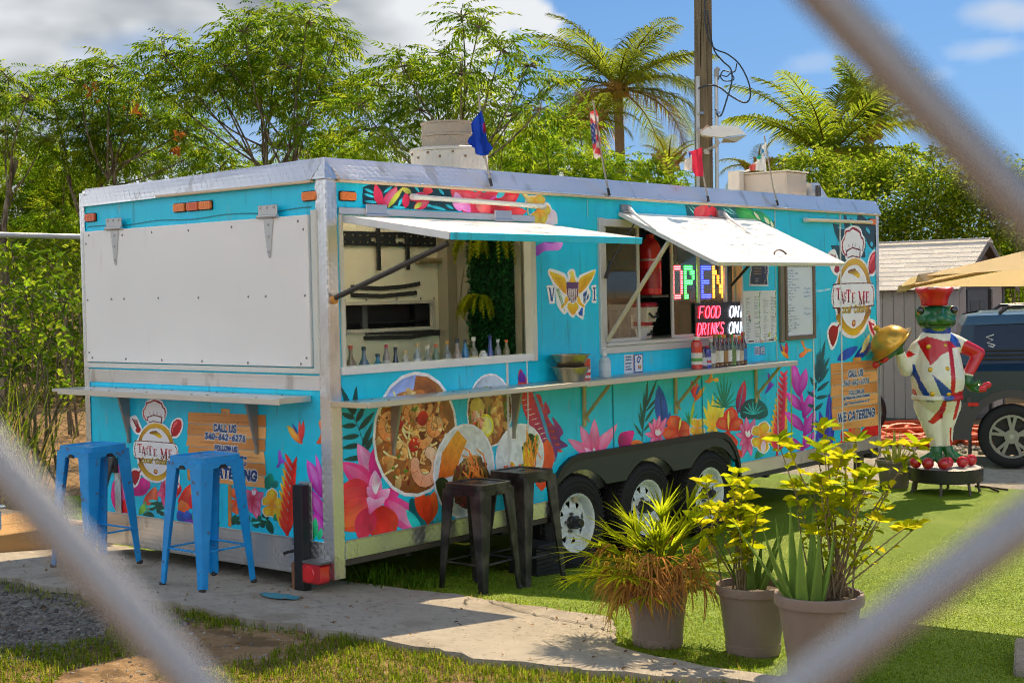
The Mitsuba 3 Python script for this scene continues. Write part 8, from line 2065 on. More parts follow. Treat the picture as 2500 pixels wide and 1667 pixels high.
part(ST, 'jacket_hem', trimesh.Trimesh(fw(hm.vertices), hm.faces, process=False), 'coloured_gloss', smooth=True, color=np.where(((hm.vertices[:, :1] > .015)), RED_, np.where(np.abs(hm.vertices[:, :1] + .06) < .055, BLUE_, CRM_)))
head = sculpt([[(-.19, .03, 1.605, .070), (-.08, .06, 1.59, .085), (.03, .03, 1.605, .070)], [(-.08, .02, 1.50, .085), (-.08, .06, 1.57, .10)], [(-.15, .12, 1.60, .060), (-.01, .12, 1.60, .060)], [(-.08, .15, 1.625, .055), (-.08, .0, 1.69, .085)], [(-.20, .0, 1.66, .075), (.04, .0, 1.66, .075)], [(-.225, .02, 1.695, .052)], [(.062, .02, 1.695, .052)]], .010, 8)
hv = np.asarray(head.vertices); c = np.tile(GRN_, (len(hv), 1)).astype(float); c[hv[:, 2] > 1.61] = (.012, .12, .045); mouth = np.abs(hv[:, 2] - (1.567 + .10 * np.abs(hv[:, 0] + .08) ** 1.4)) < .006; c[mouth & (hv[:, 1] > .04)] = (.004, .02, .004); c[(hv[:, 2] < 1.535) & (hv[:, 1] > .0)] = (.20, .28, .05)
part(ST, 'head', trimesh.Trimesh(fw(hv), head.faces, process=False), 'coloured_gloss', smooth=True, color=c)
for s in (-1, 1):
    e = trimesh.creation.icosphere(3, .036); e.vertices += (-.082 + s * .155, .056, 1.702); k = part(ST, 'eye', trimesh.Trimesh(fw(e.vertices), e.faces, process=False), M((.004, .006, .015), .05, 0, .8, 1.0), smooth=True)
    q = trimesh.creation.torus(.036, .0035); q.apply_transform(trimesh.transformations.rotation_matrix(math.pi / 2, [1, 0, 0])); q.vertices += (-.082 + s * .152, .060, 1.700); part(k, 'eye_ring', trimesh.Trimesh(fw(q.vertices), q.faces, process=False), M((.48, .36, .05), .2), smooth=True)
col = rev([(.095, -.035), (.118, -.03), (.125, .0), (.130, .035), (.122, .036), (.11, .0)], 36); col.vertices += (-.075, .01, 1.50); part(ST, 'collar', trimesh.Trimesh(fw(col.vertices), col.faces, process=False), M(BLUE_, .15, 0, .5, .6), smooth=40)
hat = rev([(.10, 0), (.122, .004), (.120, .03), (.130, .07), (.160, .115), (.176, .140), (.173, .160), (.145, .174), (.07, .180), (0, .176)], 48); a = np.arctan2(hat.vertices[:, 1], hat.vertices[:, 0]); rr = np.hypot(hat.vertices[:, 0], hat.vertices[:, 1]); hat.vertices[:, 2] += .010 * np.sin(a * 4) * (rr > .1) * (hat.vertices[:, 2] > .1); cc = np.where((hat.vertices[:, 2:] > .165), (.50, .34, .28), RED_)
hat.vertices += (-.088, -.005, 1.745); part(ST, 'hat', trimesh.Trimesh(fw(hat.vertices), hat.faces, process=False), 'coloured_gloss', smooth=True, color=cc)
for u, z, t in ((-.195, 1.37, .165), (-.05, 1.372, .178), (-.20, 1.162, .235), (-.058, 1.166, .262), (-.185, .94, .235), (-.044, .937, .250)):
    b = trimesh.creation.icosphere(2, .025); b.vertices = b.vertices * [1, .6, 1] + (u, t, z); part(ST, 'button', trimesh.Trimesh(fw(b.vertices), b.faces, process=False), M((.60, .38, .03), .22, .6, .5, .5), smooth=True)
def chainpart(name, chains, edge, it, colfn):
    m = sculpt(chains, edge, it); v = np.asarray(m.vertices); part(ST, name, trimesh.Trimesh(fw(v), m.faces, process=False), 'coloured_gloss', smooth=True, color=colfn(v))
tip = lambda tips, r0=.062: (lambda v: np.where((np.min([np.linalg.norm(v - np.array(q), axis=1) for q in tips], 0) < r0)[:, None], RED_, GRN_))
chainpart('hand', [[(.20, .05, 1.08, .046), (.195, .06, 1.03, .045), (.235, .07, .985, .046)], [(.235, .07, .985, .036), (.30, .09, .978, .030), (.372, .10, 1.003, .030)], [(.235, .07, .985, .034), (.30, .06, .965, .026), (.36, .04, .985, .026)], [(.22, .07, .985, .030), (.27, .11, .955, .024), (.325, .13, .965, .024)], [(.20, .08, 1.02, .026), (.235, .12, 1.01, .022), (.27, .13, 1.035, .022)]], .008, 5, tip([(.375, .10, 1.005), (.36, .04, .985), (.325, .13, .965)], .05))
n_ = np.array([-.653, 0, .757])
chainpart('hand', [[(-.445, .10, 1.31, .042), (-.465, .12, 1.37, .042)], [(-.465, .12, 1.365, .036), (-.56, .15, 1.29, .028), (-.685, .15, 1.215, .030)], [(-.465, .12, 1.365, .034), (-.57, .10, 1.275, .025), (-.67, .09, 1.20, .027)], [(-.465, .12, 1.37, .032), (-.53, .20, 1.33, .023), (-.62, .21, 1.255, .024)], [(-.46, .12, 1.37, .028), (-.43, .17, 1.43, .022), (-.40, .18, 1.475, .022)]], .008, 5, tip([(-.69, .15, 1.215), (-.675, .09, 1.20), (-.62, .21, 1.255)], .045))
feet = [[(-.085, .0, .43, .056), (-.10, .03, .36, .055)], [(.01, 0, .43, .050), (.03, .02, .36, .05)]] + [[(-.10, .03, .36, .046), (u * .75 - .03, t * .7, .30, .030), (u, t, .268, .026)] for u, t in ((-.304, .06), (-.219, .16), (-.091, .22))] + [[(.03, .02, .36, .044), (u * .7 + .01, t * .7, .305, .030), (u, t, .275, .028)] for u, t in ((-.03, .13), (.12, .10), (.239, -.03))]
chainpart('feet', feet, .010, 5, lambda v: np.tile(GRN_, (len(v), 1)))
for u, t in ((-.304, .06), (-.219, .16), (-.091, .22), (-.03, .13), (.12, .10), (.239, -.03)):
    b = trimesh.creation.icosphere(3, .054); b.vertices = b.vertices * [1, 1, 1.0] + (u, t + .02, .295); part(ST, 'toe', trimesh.Trimesh(fw(b.vertices), b.faces, process=False), M((.45, .006, .012), .12, 0, .6, .9), smooth=True)
cl = rev([(0, -.016), (.20, -.014), (.232, .004), (.234, .014), (.215, .016), (.19, .014), (.188, .04), (.165, .10), (.12, .150), (.06, .178), (.03, .184), (.024, .20), (.032, .215), (.030, .235), (0, .245)], 48)
R_ = trimesh.geometry.align_vectors([0, 0, 1], n_); cl.apply_transform(R_); cl.vertices += (-.522, .13, 1.387); part(ST, 'golden_dish', trimesh.Trimesh(fw(cl.vertices), cl.faces, process=False), M((.62, .36, .035), .24, .55, .5, .6), smooth=35)
SD = thing('statue_stand', 'low round black metal stand with thin legs under the frog statue', 'stand')
part(SD, 'drum', rev([(0, .112), (.325, .112), (.335, .118), (.335, .238), (.328, .240), (.320, .236), (0, .237)], 56, 'z', FO), M((.014, .014, .013), .35), smooth=35); part(SD, 'top_sheet', rev([(0, .2385), (.316, .2385)], 40, 'z', FO), M((.34, .34, .36), .4, .3), smooth=True)
for a in (.35, 1.5, 2.2, 3.4, 4.3, 5.4): part(SD, 'leg', tube([FO + [.29 * math.cos(a), .29 * math.sin(a), .12], FO + [.315 * math.cos(a), .315 * math.sin(a), -.005]], .014, 8), M((.09, .07, .05), .6))
single('fallen_branch', 'thin dark forked stick lying on the lawn under the stand', 'stick', cat(tube([FO + [.45, -.10, .012], FO + [.30, -.30, .03], FO + [.20, -.42, .014]], .012, 6), tube([FO + [.30, -.30, .03], FO + [.36, -.45, .012]], .010, 6)), M((.03, .02, .015), .9))
# ---------------------------------------------------------------- shed
SH = thing('garden_shed', 'grey shed with vertical board walls and pale shingled gable roof', 'shed')
X0, X1, Y0, Y1, ZE = 13.6, 15.5, 2.10, 5.2, 1.90; RX = (X0 + X1) / 2; RZ = 2.56
GRY = M((.27, .255, .235), .7); GRYD = M((.10, .10, .105), .7)
for k, y in enumerate(np.arange(Y0 + .06, Y1, .165)): part(SH, 'board', box(X0, X0 + .03, y, min(y + .158, Y1), 0, ZE, .004), M(tuple(np.array((.29, .275, .25)) * (1 + .06 * math.sin(k * 5.3))), .7))
part(SH, 'inner_wall', lst(box(X0 + .031, X0 + .05, Y0, Y1, 0, ZE), box(X0 + .05, X1, Y0 + .03, Y0 + .05, 0, ZE), box(X1 - .05, X1, Y0, Y1, 0, ZE)), GRYD, smooth=False)
for x in (X0 + .16, X0 + .40, X1 - .36, X1 - .18): part(SH, 'board', box(x - .15, x + .075, Y0, Y0 + .029, 0, ZE, .004), GRY)
part(SH, 'corner_board', lst(box(X0 - .02, X0 + .10, Y0 - .02, Y0 - .001, 0, ZE), box(X0 - .02, X0 - .001, Y0 - .001, Y0 + .059, 0, ZE)), M((.25, .25, .26), .6), smooth=False); part(SH, 'floor_strip', box(X0 - .01, X0 - .001, Y0 + .06, Y1, 0, .05), M((.06, .07, .06), .8), smooth=False)
D_ = part(SH, 'door', box(X0 + .52, X0 + 1.25, Y0 - .005, Y0 + .024, .05, 1.86, .004), M((.055, .065, .075), .5)); part(D_, 'door_panel', lst(box(X0 + .60, X0 + .85, Y0 - .012, Y0 - .0055, 1.0, 1.7, .004), box(X0 + .92, X0 + 1.17, Y0 - .012, Y0 - .0055, 1.0, 1.7, .004)), M((.045, .055, .065), .5)); part(SH, 'doorway', box(X0 + 1.27, X0 + 1.45, Y0 + .0, Y0 + .0285, .05, 1.86), M((.01, .01, .01), .9), smooth=False)
g = Polygon([(X0, ZE), (X1, ZE), (RX, RZ - .03)]); gm = prism(g, .03, SIDE, -Y0 - .03); part(SH, 'gable', gm, M((.14, .13, .12), .7), smooth=False); part(SH, 'gable_louvre', lst([box(RX - .16, RX + .16, Y0 - .012, Y0 - .001, z, z + .035) for z in np.arange(2.08, 2.36, .05)]), M((.08, .075, .07), .7), smooth=False)
sl = np.array([RX - X0 + .12, RZ - ZE + .05]); ln = np.hypot(*sl); a_ = math.atan2(sl[1], sl[0]); r = np.random.default_rng(4)
for side in (1, -1):
    rows = 11
    for k in range(rows):
        s0 = k / rows; x = X0 - .12 + sl[0] * (k / rows); z = ZE - .05 + sl[1] * (k / rows); y = Y0 - .16
        while y < Y1 + .1:
            w = r.uniform(.24, .46) if side == 1 else 2.0
            m = box(0, ln / rows + .03, y + .003, min(y + w, Y1 + .16), 0, .012); m.apply_transform(trimesh.transformations.rotation_matrix(-a_ + .045, [0, 1, 0])); m.apply_translation((x, 0, z + .022))
            if side == -1: m.vertices[:, 0] = 2 * RX - m.vertices[:, 0]; m.invert()
            part(SH, 'shingle', m, M(tuple(np.round(np.array((.58, .55, .50)) * (.92 + .05 * r.integers(0, 4)), 3)), .8), smooth=False); y += w
part(SH, 'ridge_cap', trimesh.convex.convex_hull(np.array([(RX + dx, y, RZ + dz) for y in (Y0 - .17, Y1 + .17) for dx, dz in ((-.10, -.03), (.10, -.03), (0, .035), (-.10, -.012), (.10, -.012))])), M((.50, .46, .40), .8), smooth=False); part(SH, 'roof_deck', cat(*[trimesh.Trimesh(np.array([(X0 - .1, Y0 - .14, ZE - .04), (RX, Y0 - .14, RZ - .005), (RX, Y1 + .14, RZ - .005), (X0 - .1, Y1 + .14, ZE - .04)]) * [1, 1, 1] if s > 0 else np.array([(X1 + .1, Y0 - .14, ZE - .04), (RX, Y0 - .14, RZ - .005), (RX, Y1 + .14, RZ - .005), (X1 + .1, Y1 + .14, ZE - .04)]), [[0, 1, 2], [0, 2, 3]], process=False) for s in (1, -1)]), M((.08, .07, .06), .9), smooth=False)
part(SH, 'barge_board', prism(Polygon([(X0 - .13, ZE - .10), (X0 - .13, ZE - .02), (RX, RZ + .015), (X1 + .13, ZE - .02), (X1 + .13, ZE - .10), (RX, RZ - .07)]), .018, SIDE, -Y0 + .145), M((.15, .14, .13), .6), smooth=False)
# ---------------------------------------------------------------- parked car
CB = np.array([9.22, -.40, 0.0]); ca_ = -.87 - .26; CF, CL = np.array([math.cos(ca_), math.sin(ca_), 0]), np.array([-math.sin(ca_), math.cos(ca_), 0])
CAR = thing('parked_car', 'dark blue sport utility car with grey wheel arches, cut off by the right edge', 'car')
def cw(m):
    m = m.copy(); v = m.vertices; m.vertices = CB + v[:, :1] * CF + v[:, 1:2] * CL + v[:, 2:] * np.array([0, 0, 1.0]); return m
wheels = (0.0, 2.67)
lowp = Polygon([(-.66, .34), (-.70, .50), (-.70, .86), (-.66, 1.02), (3.2, 1.04), (3.48, .94), (3.56, .70), (3.56, .36)])
for xw in wheels: lowp = lowp.difference(Point(xw, .34).buffer(.41, quad_segs=14))
CARB, CLAD = M((.006, .028, .05), .22, .35, .6, .9), M((.060, .055, .052), .7)
part(CAR, 'body', cat(cw(prism(lowp.buffer(-.03).buffer(.03), 1.80, SIDE).apply_translation((0, 1.82, 0)))), CARB, smooth=40)
part(CAR, 'shoulder', cw(trimesh.convex.convex_hull(np.array([(-.66, .03, 1.015), (3.2, .03, 1.035), (-.66, 1.79, 1.015), (3.2, 1.79, 1.035), (-.58, .10, 1.09), (2.4, .10, 1.12), (-.58, 1.72, 1.09), (2.4, 1.72, 1.12)]))), CARB, smooth=30)
clad = Polygon([(-.705, .30), (-.705, .66), (-.45, .70), (-.45, .75), (3.1, .60), (3.57, .62), (3.57, .30)])
for xw in wheels: clad = unary_union([clad.intersection(sbox(-1, .2, 4, .46)), clad.intersection(sbox(-1, .2, -.40, .9)), clad.intersection(sbox(3.0, .2, 4, .9)), *[Point(x, .34).buffer(.49, quad_segs=16).intersection(sbox(-1, .33, 4, 1)) for x in wheels]])
for xw in wheels: clad = clad.difference(Point(xw, .34).buffer(.405, quad_segs=16))
part(CAR, 'cladding', cat([cw(prism(g_, .03, SIDE).apply_translation((0, .022 , 0))) for g_ in getattr(clad, 'geoms', [clad])]), CLAD, smooth=40)
top = [(-.56, .10, 1.09), (2.0, .10, 1.12), (-.56, 1.72, 1.09), (2.0, 1.72, 1.12), (-.46, .22, 1.50), (1.45, .22, 1.55), (-.46, 1.60, 1.50), (1.45, 1.60, 1.55)]
part(CAR, 'glasshouse', cw(trimesh.convex.convex_hull(np.array(top))), M((.008, .010, .012), .05, 0, .9, 1.0), smooth=20)
part(CAR, 'roof', cw(trimesh.convex.convex_hull(np.array([(-.47, .20, 1.50), (1.5, .20, 1.55), (-.47, 1.62, 1.50), (1.5, 1.62, 1.55), (-.42, .25, 1.60), (1.4, .27, 1.635), (-.42, 1.57, 1.60), (1.4, 1.55, 1.635), (-.25, .4, 1.64), (1.2, .4, 1.665), (-.25, 1.4, 1.64), (1.2, 1.4, 1.665)]))), M((.06, .13, .19), .22, .4, .6, .9), smooth=25)
part(CAR, 'roof_rail', lst([cw(tube([(-.1, y, 1.62), (.0, y, 1.69), (1.2, y, 1.705), (1.3, y, 1.645)], .02, 8)) for y in (.28, 1.52)]), BLK)
part(CAR, 'rear_pillar', cat([cw(trimesh.convex.convex_hull(np.array([(-.585, y0, 1.08), (-.40, y0, 1.08), (-.475, y1, 1.51), (-.35, y1, 1.51), (-.585, y0 + .06, 1.08), (-.475, y1 + .06, 1.51), (-.40, y0 + .02, 1.08), (-.35, y1 + .02, 1.51)]))) for y0, y1 in ((.07, .195),)]), CARB, smooth=20)
part(CAR, 'window_strake', lst([cw(box(-.36, .30, .085 + .12 * (z - 1.09) / .42 - .006, .10 + .12 * (z - 1.09) / .42, z, z + .016)) for z in (1.14, 1.185, 1.23)]), BLK, smooth=False); part(CAR, 'window_sticker', cw(tube([(-.16, .168, 1.40), (-.24, .160, 1.375), (-.17, .158, 1.345), (-.23, .150, 1.315), (-.15, .146, 1.29), (-.17, .142, 1.27), (-.22, .146, 1.285)], .007, 5)), M((.7, .7, .7), .4))
part(CAR, 'side_marker', cw(box(-.44, -.33, .004 - .016, .02, .655, .695, .005)), M((.62, .01, .012), .2, 0, .5, .5)); part(CAR, 'tail_lamp', cw(box(-.712, -.60, .05, .30, .80, 1.0, .02)), M((.35, .01, .012), .15, 0, .5, .6)); part(CAR, 'bumper', cw(box(-.76, -.62, .06, 1.74, .36, .66, .05)), CLAD); part(CAR, 'mud_flap', cw(box(-.43, -.40, .04, .27, .12, .36, .01)), BLK)
part(CAR, 'door_handle', cw(box(.52, .70, -.012, .018, .93, .965, .008)), CARB)
for xw in wheels:
    k = part(CAR, 'wheel', cw(rev([(0, -.02), (.20, -.02), (.20, .02), (0, .02)], 24, 'y', (xw, .12, .335))), BLK)
    part(k, 'tyre', cw(rev([(.225, -.10), (.25, -.115), (.29, -.118), (.322, -.10), (.334, -.07), (.336, 0), (.334, .07), (.322, .10), (.29, .118), (.25, .115), (.225, .10)], 64, 'y', (xw, .12, .335))), RUB, smooth=40)
    d = Point(0, 0).buffer(.228, quad_segs=20).difference(Point(0, 0).buffer(.205, quad_segs=20)); sp = [Point(0, 0).buffer(.075)]
    for i in range(5):
        for e in (-.17, .17):
            b_ = i * 1.2566 + .3; sp.append(LineString([(.05 * math.cos(b_), .05 * math.sin(b_)), (.21 * math.cos(b_ + e), .21 * math.sin(b_ + e))]).buffer(.016))
    part(k, 'rim', cw(prism(unary_union([d] + sp).difference(Point(0, 0).buffer(.025)), .022, SIDE).apply_translation((xw, .035, .335))), M((.30, .30, .31), .3, .8), smooth=30); part(k, 'hub_cap', cw(rev([(0, .10), (.028, .098), (.03, .07)], 16, 'y', (xw, .12, .335))), M((.5, .5, .5), .3, .8)); part(k, 'wheel_nuts', cw(cat([rev([(0, .095), (.010, .093), (.010, .07)], 6, 'y', (xw + .05 * math.cos(a), .12, .335 + .05 * math.sin(a))) for a in np.arange(5) * 1.2566])), BLK, kind='stuff')
# ---------------------------------------------------------------- tilted market umbrella at the right
UM = thing('patio_umbrella', 'beige patio umbrella cut off by the right edge, glowing orange underneath', 'umbrella')
A_, B_, C_, D2 = np.array([1.548, -2.866, 1.984]), np.array([3.358, -1.911, 1.928]), np.array([4.75, -3.55, 1.83]), np.array([2.0, -5.5, 2.03])
C_ = B_ + (D2 - A_) * .96 + np.array([0, 0, -.14]); AP = (A_ + B_ + C_ + D2) / 4 + np.array([0, 0, .34])
scene['umbrella_cloth'] = {'type': 'principledthin', 'base_color': rgb(.74, .58, .36), 'diff_trans': .85, 'roughness': .8, 'eta': 1.3}
for p, q in ((A_, B_), (B_, C_), (C_, D2), (D2, A_)):
    V, F, n = [], [], 10
    for i in range(n + 1):
        for j in range(n + 1):
            u, v = i / n, j / n; e = p + (q - p) * v; e = e + np.array([0, 0, .02 * math.sin(math.pi * v)]); x = AP + (e - AP) * u - np.array([0, 0, .012 * math.sin(math.pi * u)]); V.append(x)
    for i in range(n):
        for j in range(n): b = i * (n + 1) + j; F += [(b, b + 1, b + n + 2), (b, b + n + 2, b + n + 1)]
    part(UM, 'canopy_panel', trimesh.Trimesh(np.array(V), np.array(F), process=False), 'umbrella_cloth', smooth=True)
for p in (A_, B_, C_, D2): part(UM, 'rib', tube([AP - [0, 0, .03], (AP + p) / 2 - [0, 0, .07], p - [0, 0, .012]], [.012, .012, .010], 7), M((.30, .20, .10), .5)); part(UM, 'corner_pocket', trimesh.convex.convex_hull(np.array([p + [.03, 0, .012], p + [-.03, .0, .01], p + [0, .03, -.035], p + [0, -.03, -.03], p + (AP - p) * .07 + [0, 0, .0], p + (AP - p) * .07 - [0, 0, .03]])), M((.50, .38, .22), .8), smooth=False)
part(UM, 'pole', tube([AP - [0, 0, .02], (AP[0] - .05, AP[1], 1.2), (AP[0] - .05, AP[1], .0)], .02, 10), M((.30, .20, .10), .5))
# ---------------------------------------------------------------- hose, bicycle, stones, fences
HS = thing('garden_hose', 'heap of coiled orange hose on the ground in front of the shed', 'hose'); r = np.random.default_rng(12)
for k in range(9):
    cx, cy = 11.6 + r.normal(0, .30), 1.75 + r.normal(0, .22); ra, rb = r.uniform(.45, .95), r.uniform(.30, .55); ro = r.uniform(0, 3.1); ph = r.uniform(0, 6)
    pts = [(cx + ra * math.cos(a) * math.cos(ro) - rb * math.sin(a) * math.sin(ro), cy + ra * math.cos(a) * math.sin(ro) + rb * math.sin(a) * math.cos(ro), .04 + .014 * k * (.6 + .4 * math.sin(a * 2 + ph))) for a in np.linspace(ph, ph + 6.1, 40)]
    part(HS, 'loop', tube(pts, .034, 8), M((.55, .075, .010), .5), smooth=True)
part(HS, 'loop', tube([(11.3, 1.3, .04), (11.5, .9, .04), (11.6, .6, .04), (11.2, .5, .04), (11.0, .8, .035), (11.3, 1.1, .04)], .03, 8), M((.55, .075, .010), .5), smooth=True)
BK = thing('bicycle', 'bicycle wheel showing behind the front end of the trailer', 'bicycle')
bc = np.array([11.4, 2.42, .33]); bf = np.array([.55, -.835, 0])
def ring_(c, R, rr, n=48): return tube([c + R * (math.cos(a) * bf + math.sin(a) * np.array([0, 0, 1.0])) for a in np.linspace(0, 2 * math.pi, n)], rr, 8)
for o in (0, -1.02):
    k = part(BK, 'wheel', ring_(bc + bf * o, .315, .024), RUB, smooth=True); part(k, 'rim', ring_(bc + bf * o, .285, .010), M((.05, .05, .05), .4), smooth=True); part(k, 'spoke', lst([tube([bc + bf * o, bc + bf * o + .285 * (math.cos(a) * bf + math.sin(a) * np.array([0, 0, 1.0]))], .0025, 4) for a in np.arange(16) * .3927]), STEEL)
pt = lambda o, z: bc + bf * o + np.array([0, 0, z - .33]); part(BK, 'frame', cat(tube([pt(-1.02, .33), pt(-.60, .30), pt(-.75, .80), pt(-1.02, .33)], .014, 6), tube([pt(-.60, .30), pt(-.12, .82), pt(-.72, .74)], .016, 6), tube([pt(0, .33), pt(-.14, .95)], .014, 6)), M((.03, .03, .035), .4)); part(BK, 'saddle', moved(box(-.13, .13, -.07, .07, -.03, .03, .02), pt(-.76, .86), math.atan2(bf[1], bf[0])), BLK); part(BK, 'handlebar', tube([pt(-.14, .95) + np.array([.835, .55, 0]) * -.28, pt(-.10, 1.0), pt(-.14, .95) + np.array([.835, .55, 0]) * .28], .013, 6), BLK)
def pebbles(n, xs, ys, smin, smax, seed, off=0.0, keep=None):
    r = np.random.default_rng(seed); base = trimesh.creation.icosphere(1, 1.0); V0 = base.vertices; P = np.column_stack([r.uniform(*xs, n), r.uniform(*ys, n)])
    if keep is not None: P = P[keep(P)]
    n = len(P); s = r.uniform(smin, smax, n) * r.uniform(.6, 1.5, n); sc = s[:, None] * r.uniform(.6, 1.3, (n, 3)) * [1, 1, .6]; a = r.uniform(0, 6.28, n)
    W = V0[None] * sc[:, None] * (1 + .18 * r.normal(size=(n, len(V0), 1))); x = W[..., 0] * np.cos(a)[:, None] - W[..., 1] * np.sin(a)[:, None]; y = W[..., 0] * np.sin(a)[:, None] + W[..., 1] * np.cos(a)[:, None]
    W = np.stack([x + P[:, :1], y + P[:, 1:], W[..., 2] + (ground_z(P[:, 0]) + off + s * .15)[:, None]], -1)
    F = (base.faces[None] + (np.arange(n) * len(V0))[:, None, None]).reshape(-1, 3); c = np.repeat(np.array([[.22, .21, .19]]) * r.uniform(.4, 1.6, (n, 1)) * r.uniform(.93, 1.07, (n, 3)), len(V0), 0)
    return trimesh.Trimesh(W.reshape(-1, 3), F, process=False), np.clip(c, 0, 1)
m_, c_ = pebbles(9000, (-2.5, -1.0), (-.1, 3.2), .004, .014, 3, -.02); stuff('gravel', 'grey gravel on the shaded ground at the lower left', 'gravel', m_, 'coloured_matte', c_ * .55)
m_, c_ = pebbles(5000, (-3.2, .3), (-4.5, .6), .002, .009, 4, -.02, lambda P: ~shapely.contains(slab_poly, shapely.points(P))); stuff('stones', 'small scattered stones among the grass in front', 'stones', m_, 'coloured_matte', c_)
m_, c_ = pebbles(1500, (10.4, 13.2), (.0, 3.2), .012, .035, 5, 0); stuff('gravel', 'pale gravel strip in front of the shed', 'gravel', m_, 'coloured_matte', c_ * 1.5)
def chain_link(p0, p1, z0, z1, mesh, wr, bend=.35, sides=4):
    """woven wires of a chain link fence between two feet"""
    p0, p1 = np.array(p0, float), np.array(p1, float); L_ = np.linalg.norm(p1 - p0); d = (p1 - p0) / L_; nrm = np.array([-d[1], d[0]])
    px, pzz = mesh, mesh; n = int(L_ / px); ms = []
    for i in range(n + 1):
        pts = []; k = 0; z = z0
        while z <= z1 + 1e-6:
            s = i * px + (px / 2 if k % 2 else -px / 2) * .98; o = wr * 1.1 * (1 if k % 2 else -1)
            if k:
                a = pts[-1]
            pts.append(np.array([*(p0 + d * s + nrm * o), z])); k += 1; z += pzz / 2 * 1.0
        pts = np.array(pts); ms.append(tube(pts, wr, sides, False))
    return cat(ms)
FB = thing('chain_link_fence', 'chain link fence with grey top rail at the left behind the trailer', 'fence')
part(FB, 'top_rail', tube([(-6.0, 4.45, 2.50), (.33, 4.05, 2.47), (1.6, 3.97, 2.46), (4.0, 3.82, 2.45)], .022, 10), M((.42, .45, .48), .45, .4)); part(FB, 'wire_mesh', chain_link((-1.2, 4.15), (1.6, 3.97), .3, 2.45, .075, .0042), M((.06, .055, .05), .6))
for x, y in ((-1.3, 4.16), (1.9, 3.95)): part(FB, 'post', tube([(x, y, 0), (x, y, 2.5)], .03, 10), M((.40, .43, .45), .45, .4))
# ---------------------------------------------------------------- near chain link fence, just in front of the lens
FN = thing('chain_link_fence', 'near chain link fence, thick blurred grey wires crossing the corners of the view', 'fence')
FH = np.array([.764, .645, 0]); FX = np.array([.645, -.764, 0]); FC = EYE + FH * .085
def node(c, k):
    z0 = {0: .0430, 1: -.0065, -1: .0115}.get(c, .0430 if c % 2 == 0 else .005)
    return np.array([-.0045 + .0444 * c, z0 + .0829 * k])
wire_m = M((.27, .285, .31), .30, .45)
for c in range(-22, 23):
    pts = []
    for k in range(-19, 5):
        for cc in (c, c + 1):
            u, w = node(cc, k if cc % 2 == 0 else k); pts.append((u, w, cc))
    pts.sort(key=lambda q: -q[1]); seq = []
    for u, w, cc in pts:
        if not seq or seq[-1][2] != cc: seq.append((u, w, cc))
    P = np.array([FC + FX * u + np.array([0, 0, w]) + FH * (.0016 * (1 if (cc == c) else -1)) for u, w, cc in seq]); P = P[P[:, 2] > .30]
    Q = []
    for a, b in zip(P[:-1], P[1:]): Q += [a + (b - a) * s for s in (.06, .5, .94)]
    part(FN, 'wire', tube(Q, .00145, 8, False), wire_m, smooth=True)
for s in (-1, 1): part(FN, 'post', tube([FC + FX * s * 1.02 + [0, 0, .28 - 1.93], FC + FX * s * 1.02 + [0, 0, .22]], .03, 12), GALV)
part(FN, 'top_rail', tube([FC - FX * 1.1 + [0, 0, .40], FC + FX * 1.1 + [0, 0, .40]], .021, 12), GALV)
# ---------------------------------------------------------------- grass and weeds
def blades(P, hmin, hmax, w, seed, base, lean=.5, kinds=1):
    r = np.random.default_rng(seed); n = len(P); a = r.uniform(0, 6.28, n); h = r.uniform(hmin, hmax, n); l = r.uniform(0, lean, n) * h; ww = w * r.uniform(.7, 1.3, n)
    s = np.stack([-np.sin(a), np.cos(a), 0 * a], -1) * ww[:, None] / 2; d = np.stack([np.cos(a), np.sin(a), 0 * a], -1)
    mid = P + d * (l * .35)[:, None] + np.array([0, 0, 1.0]) * (h * .62)[:, None]; tip = P + d * l[:, None] + np.array([0, 0, 1.0]) * (h * (1 - .25 * l / h))[:, None]
    V = np.stack([P - s, P + s, mid + s * .75, mid - s * .75, tip], 1).reshape(-1, 3); b = (np.arange(n) * 5)[:, None, None]
    F = (np.array([[0, 1, 2], [0, 2, 3], [3, 2, 4]])[None] + b).reshape(-1, 3); c = base[r.integers(0, len(base), n)] * r.uniform(.75, 1.25, (n, 1))
    return trimesh.Trimesh(V, F, process=False), np.clip(np.repeat(c, 5, 0), 0, 1)
GR = np.array([[.17, .27, .012], [.24, .32, .02], [.12, .21, .012], [.30, .33, .03], [.28, .22, .08]])
r = np.random.default_rng(55); n = 130000
P = np.column_stack([r.uniform(-3.4, .2, n), r.uniform(-4.6, 2.4, n)])
f = meshkit.fbm(np.column_stack([P * 1.5, P[:, :1] * 0]), 4, 6); keep = (f > .46 + .20 * np.clip((P[:, 1] + .2) / 1.2, 0, 1)) & ~shapely.contains(slab_poly.buffer(.015), shapely.points(P)); P = P[keep]
edge = np.array([np.array(slab_near[k % len(slab_near)]) + r.normal(0, .05, 2) * [1, 1] - [.07, 0] for k in range(2600)]); P = np.vstack([P, edge[~shapely.contains(slab_poly, shapely.points(edge))]])
P3 = np.column_stack([P, ground_z(P[:, 0]) - .022]); m_, c_ = blades(P3, .018, .060, .0045, 1, GR, 1.2); stuff('grass', 'patchy short grass in front of the concrete', 'grass', m_, 'leaf_material', c_)
n = 11000; i = r.integers(0, len(P3), n); m_, c_ = scatter(quad_leaf(.020, .013, 4, 15), P3[i] + [0, 0, .012], r.uniform(0, 6.28, n), r.uniform(0, .6, n), r.normal(0, .3, n), r.uniform(.6, 1.3, n), GR[r.integers(0, 4, n)] * .85, .1, r); stuff('ground_cover', 'small leaved weeds among the grass in front', 'weeds', m_, 'leaf_material', c_)
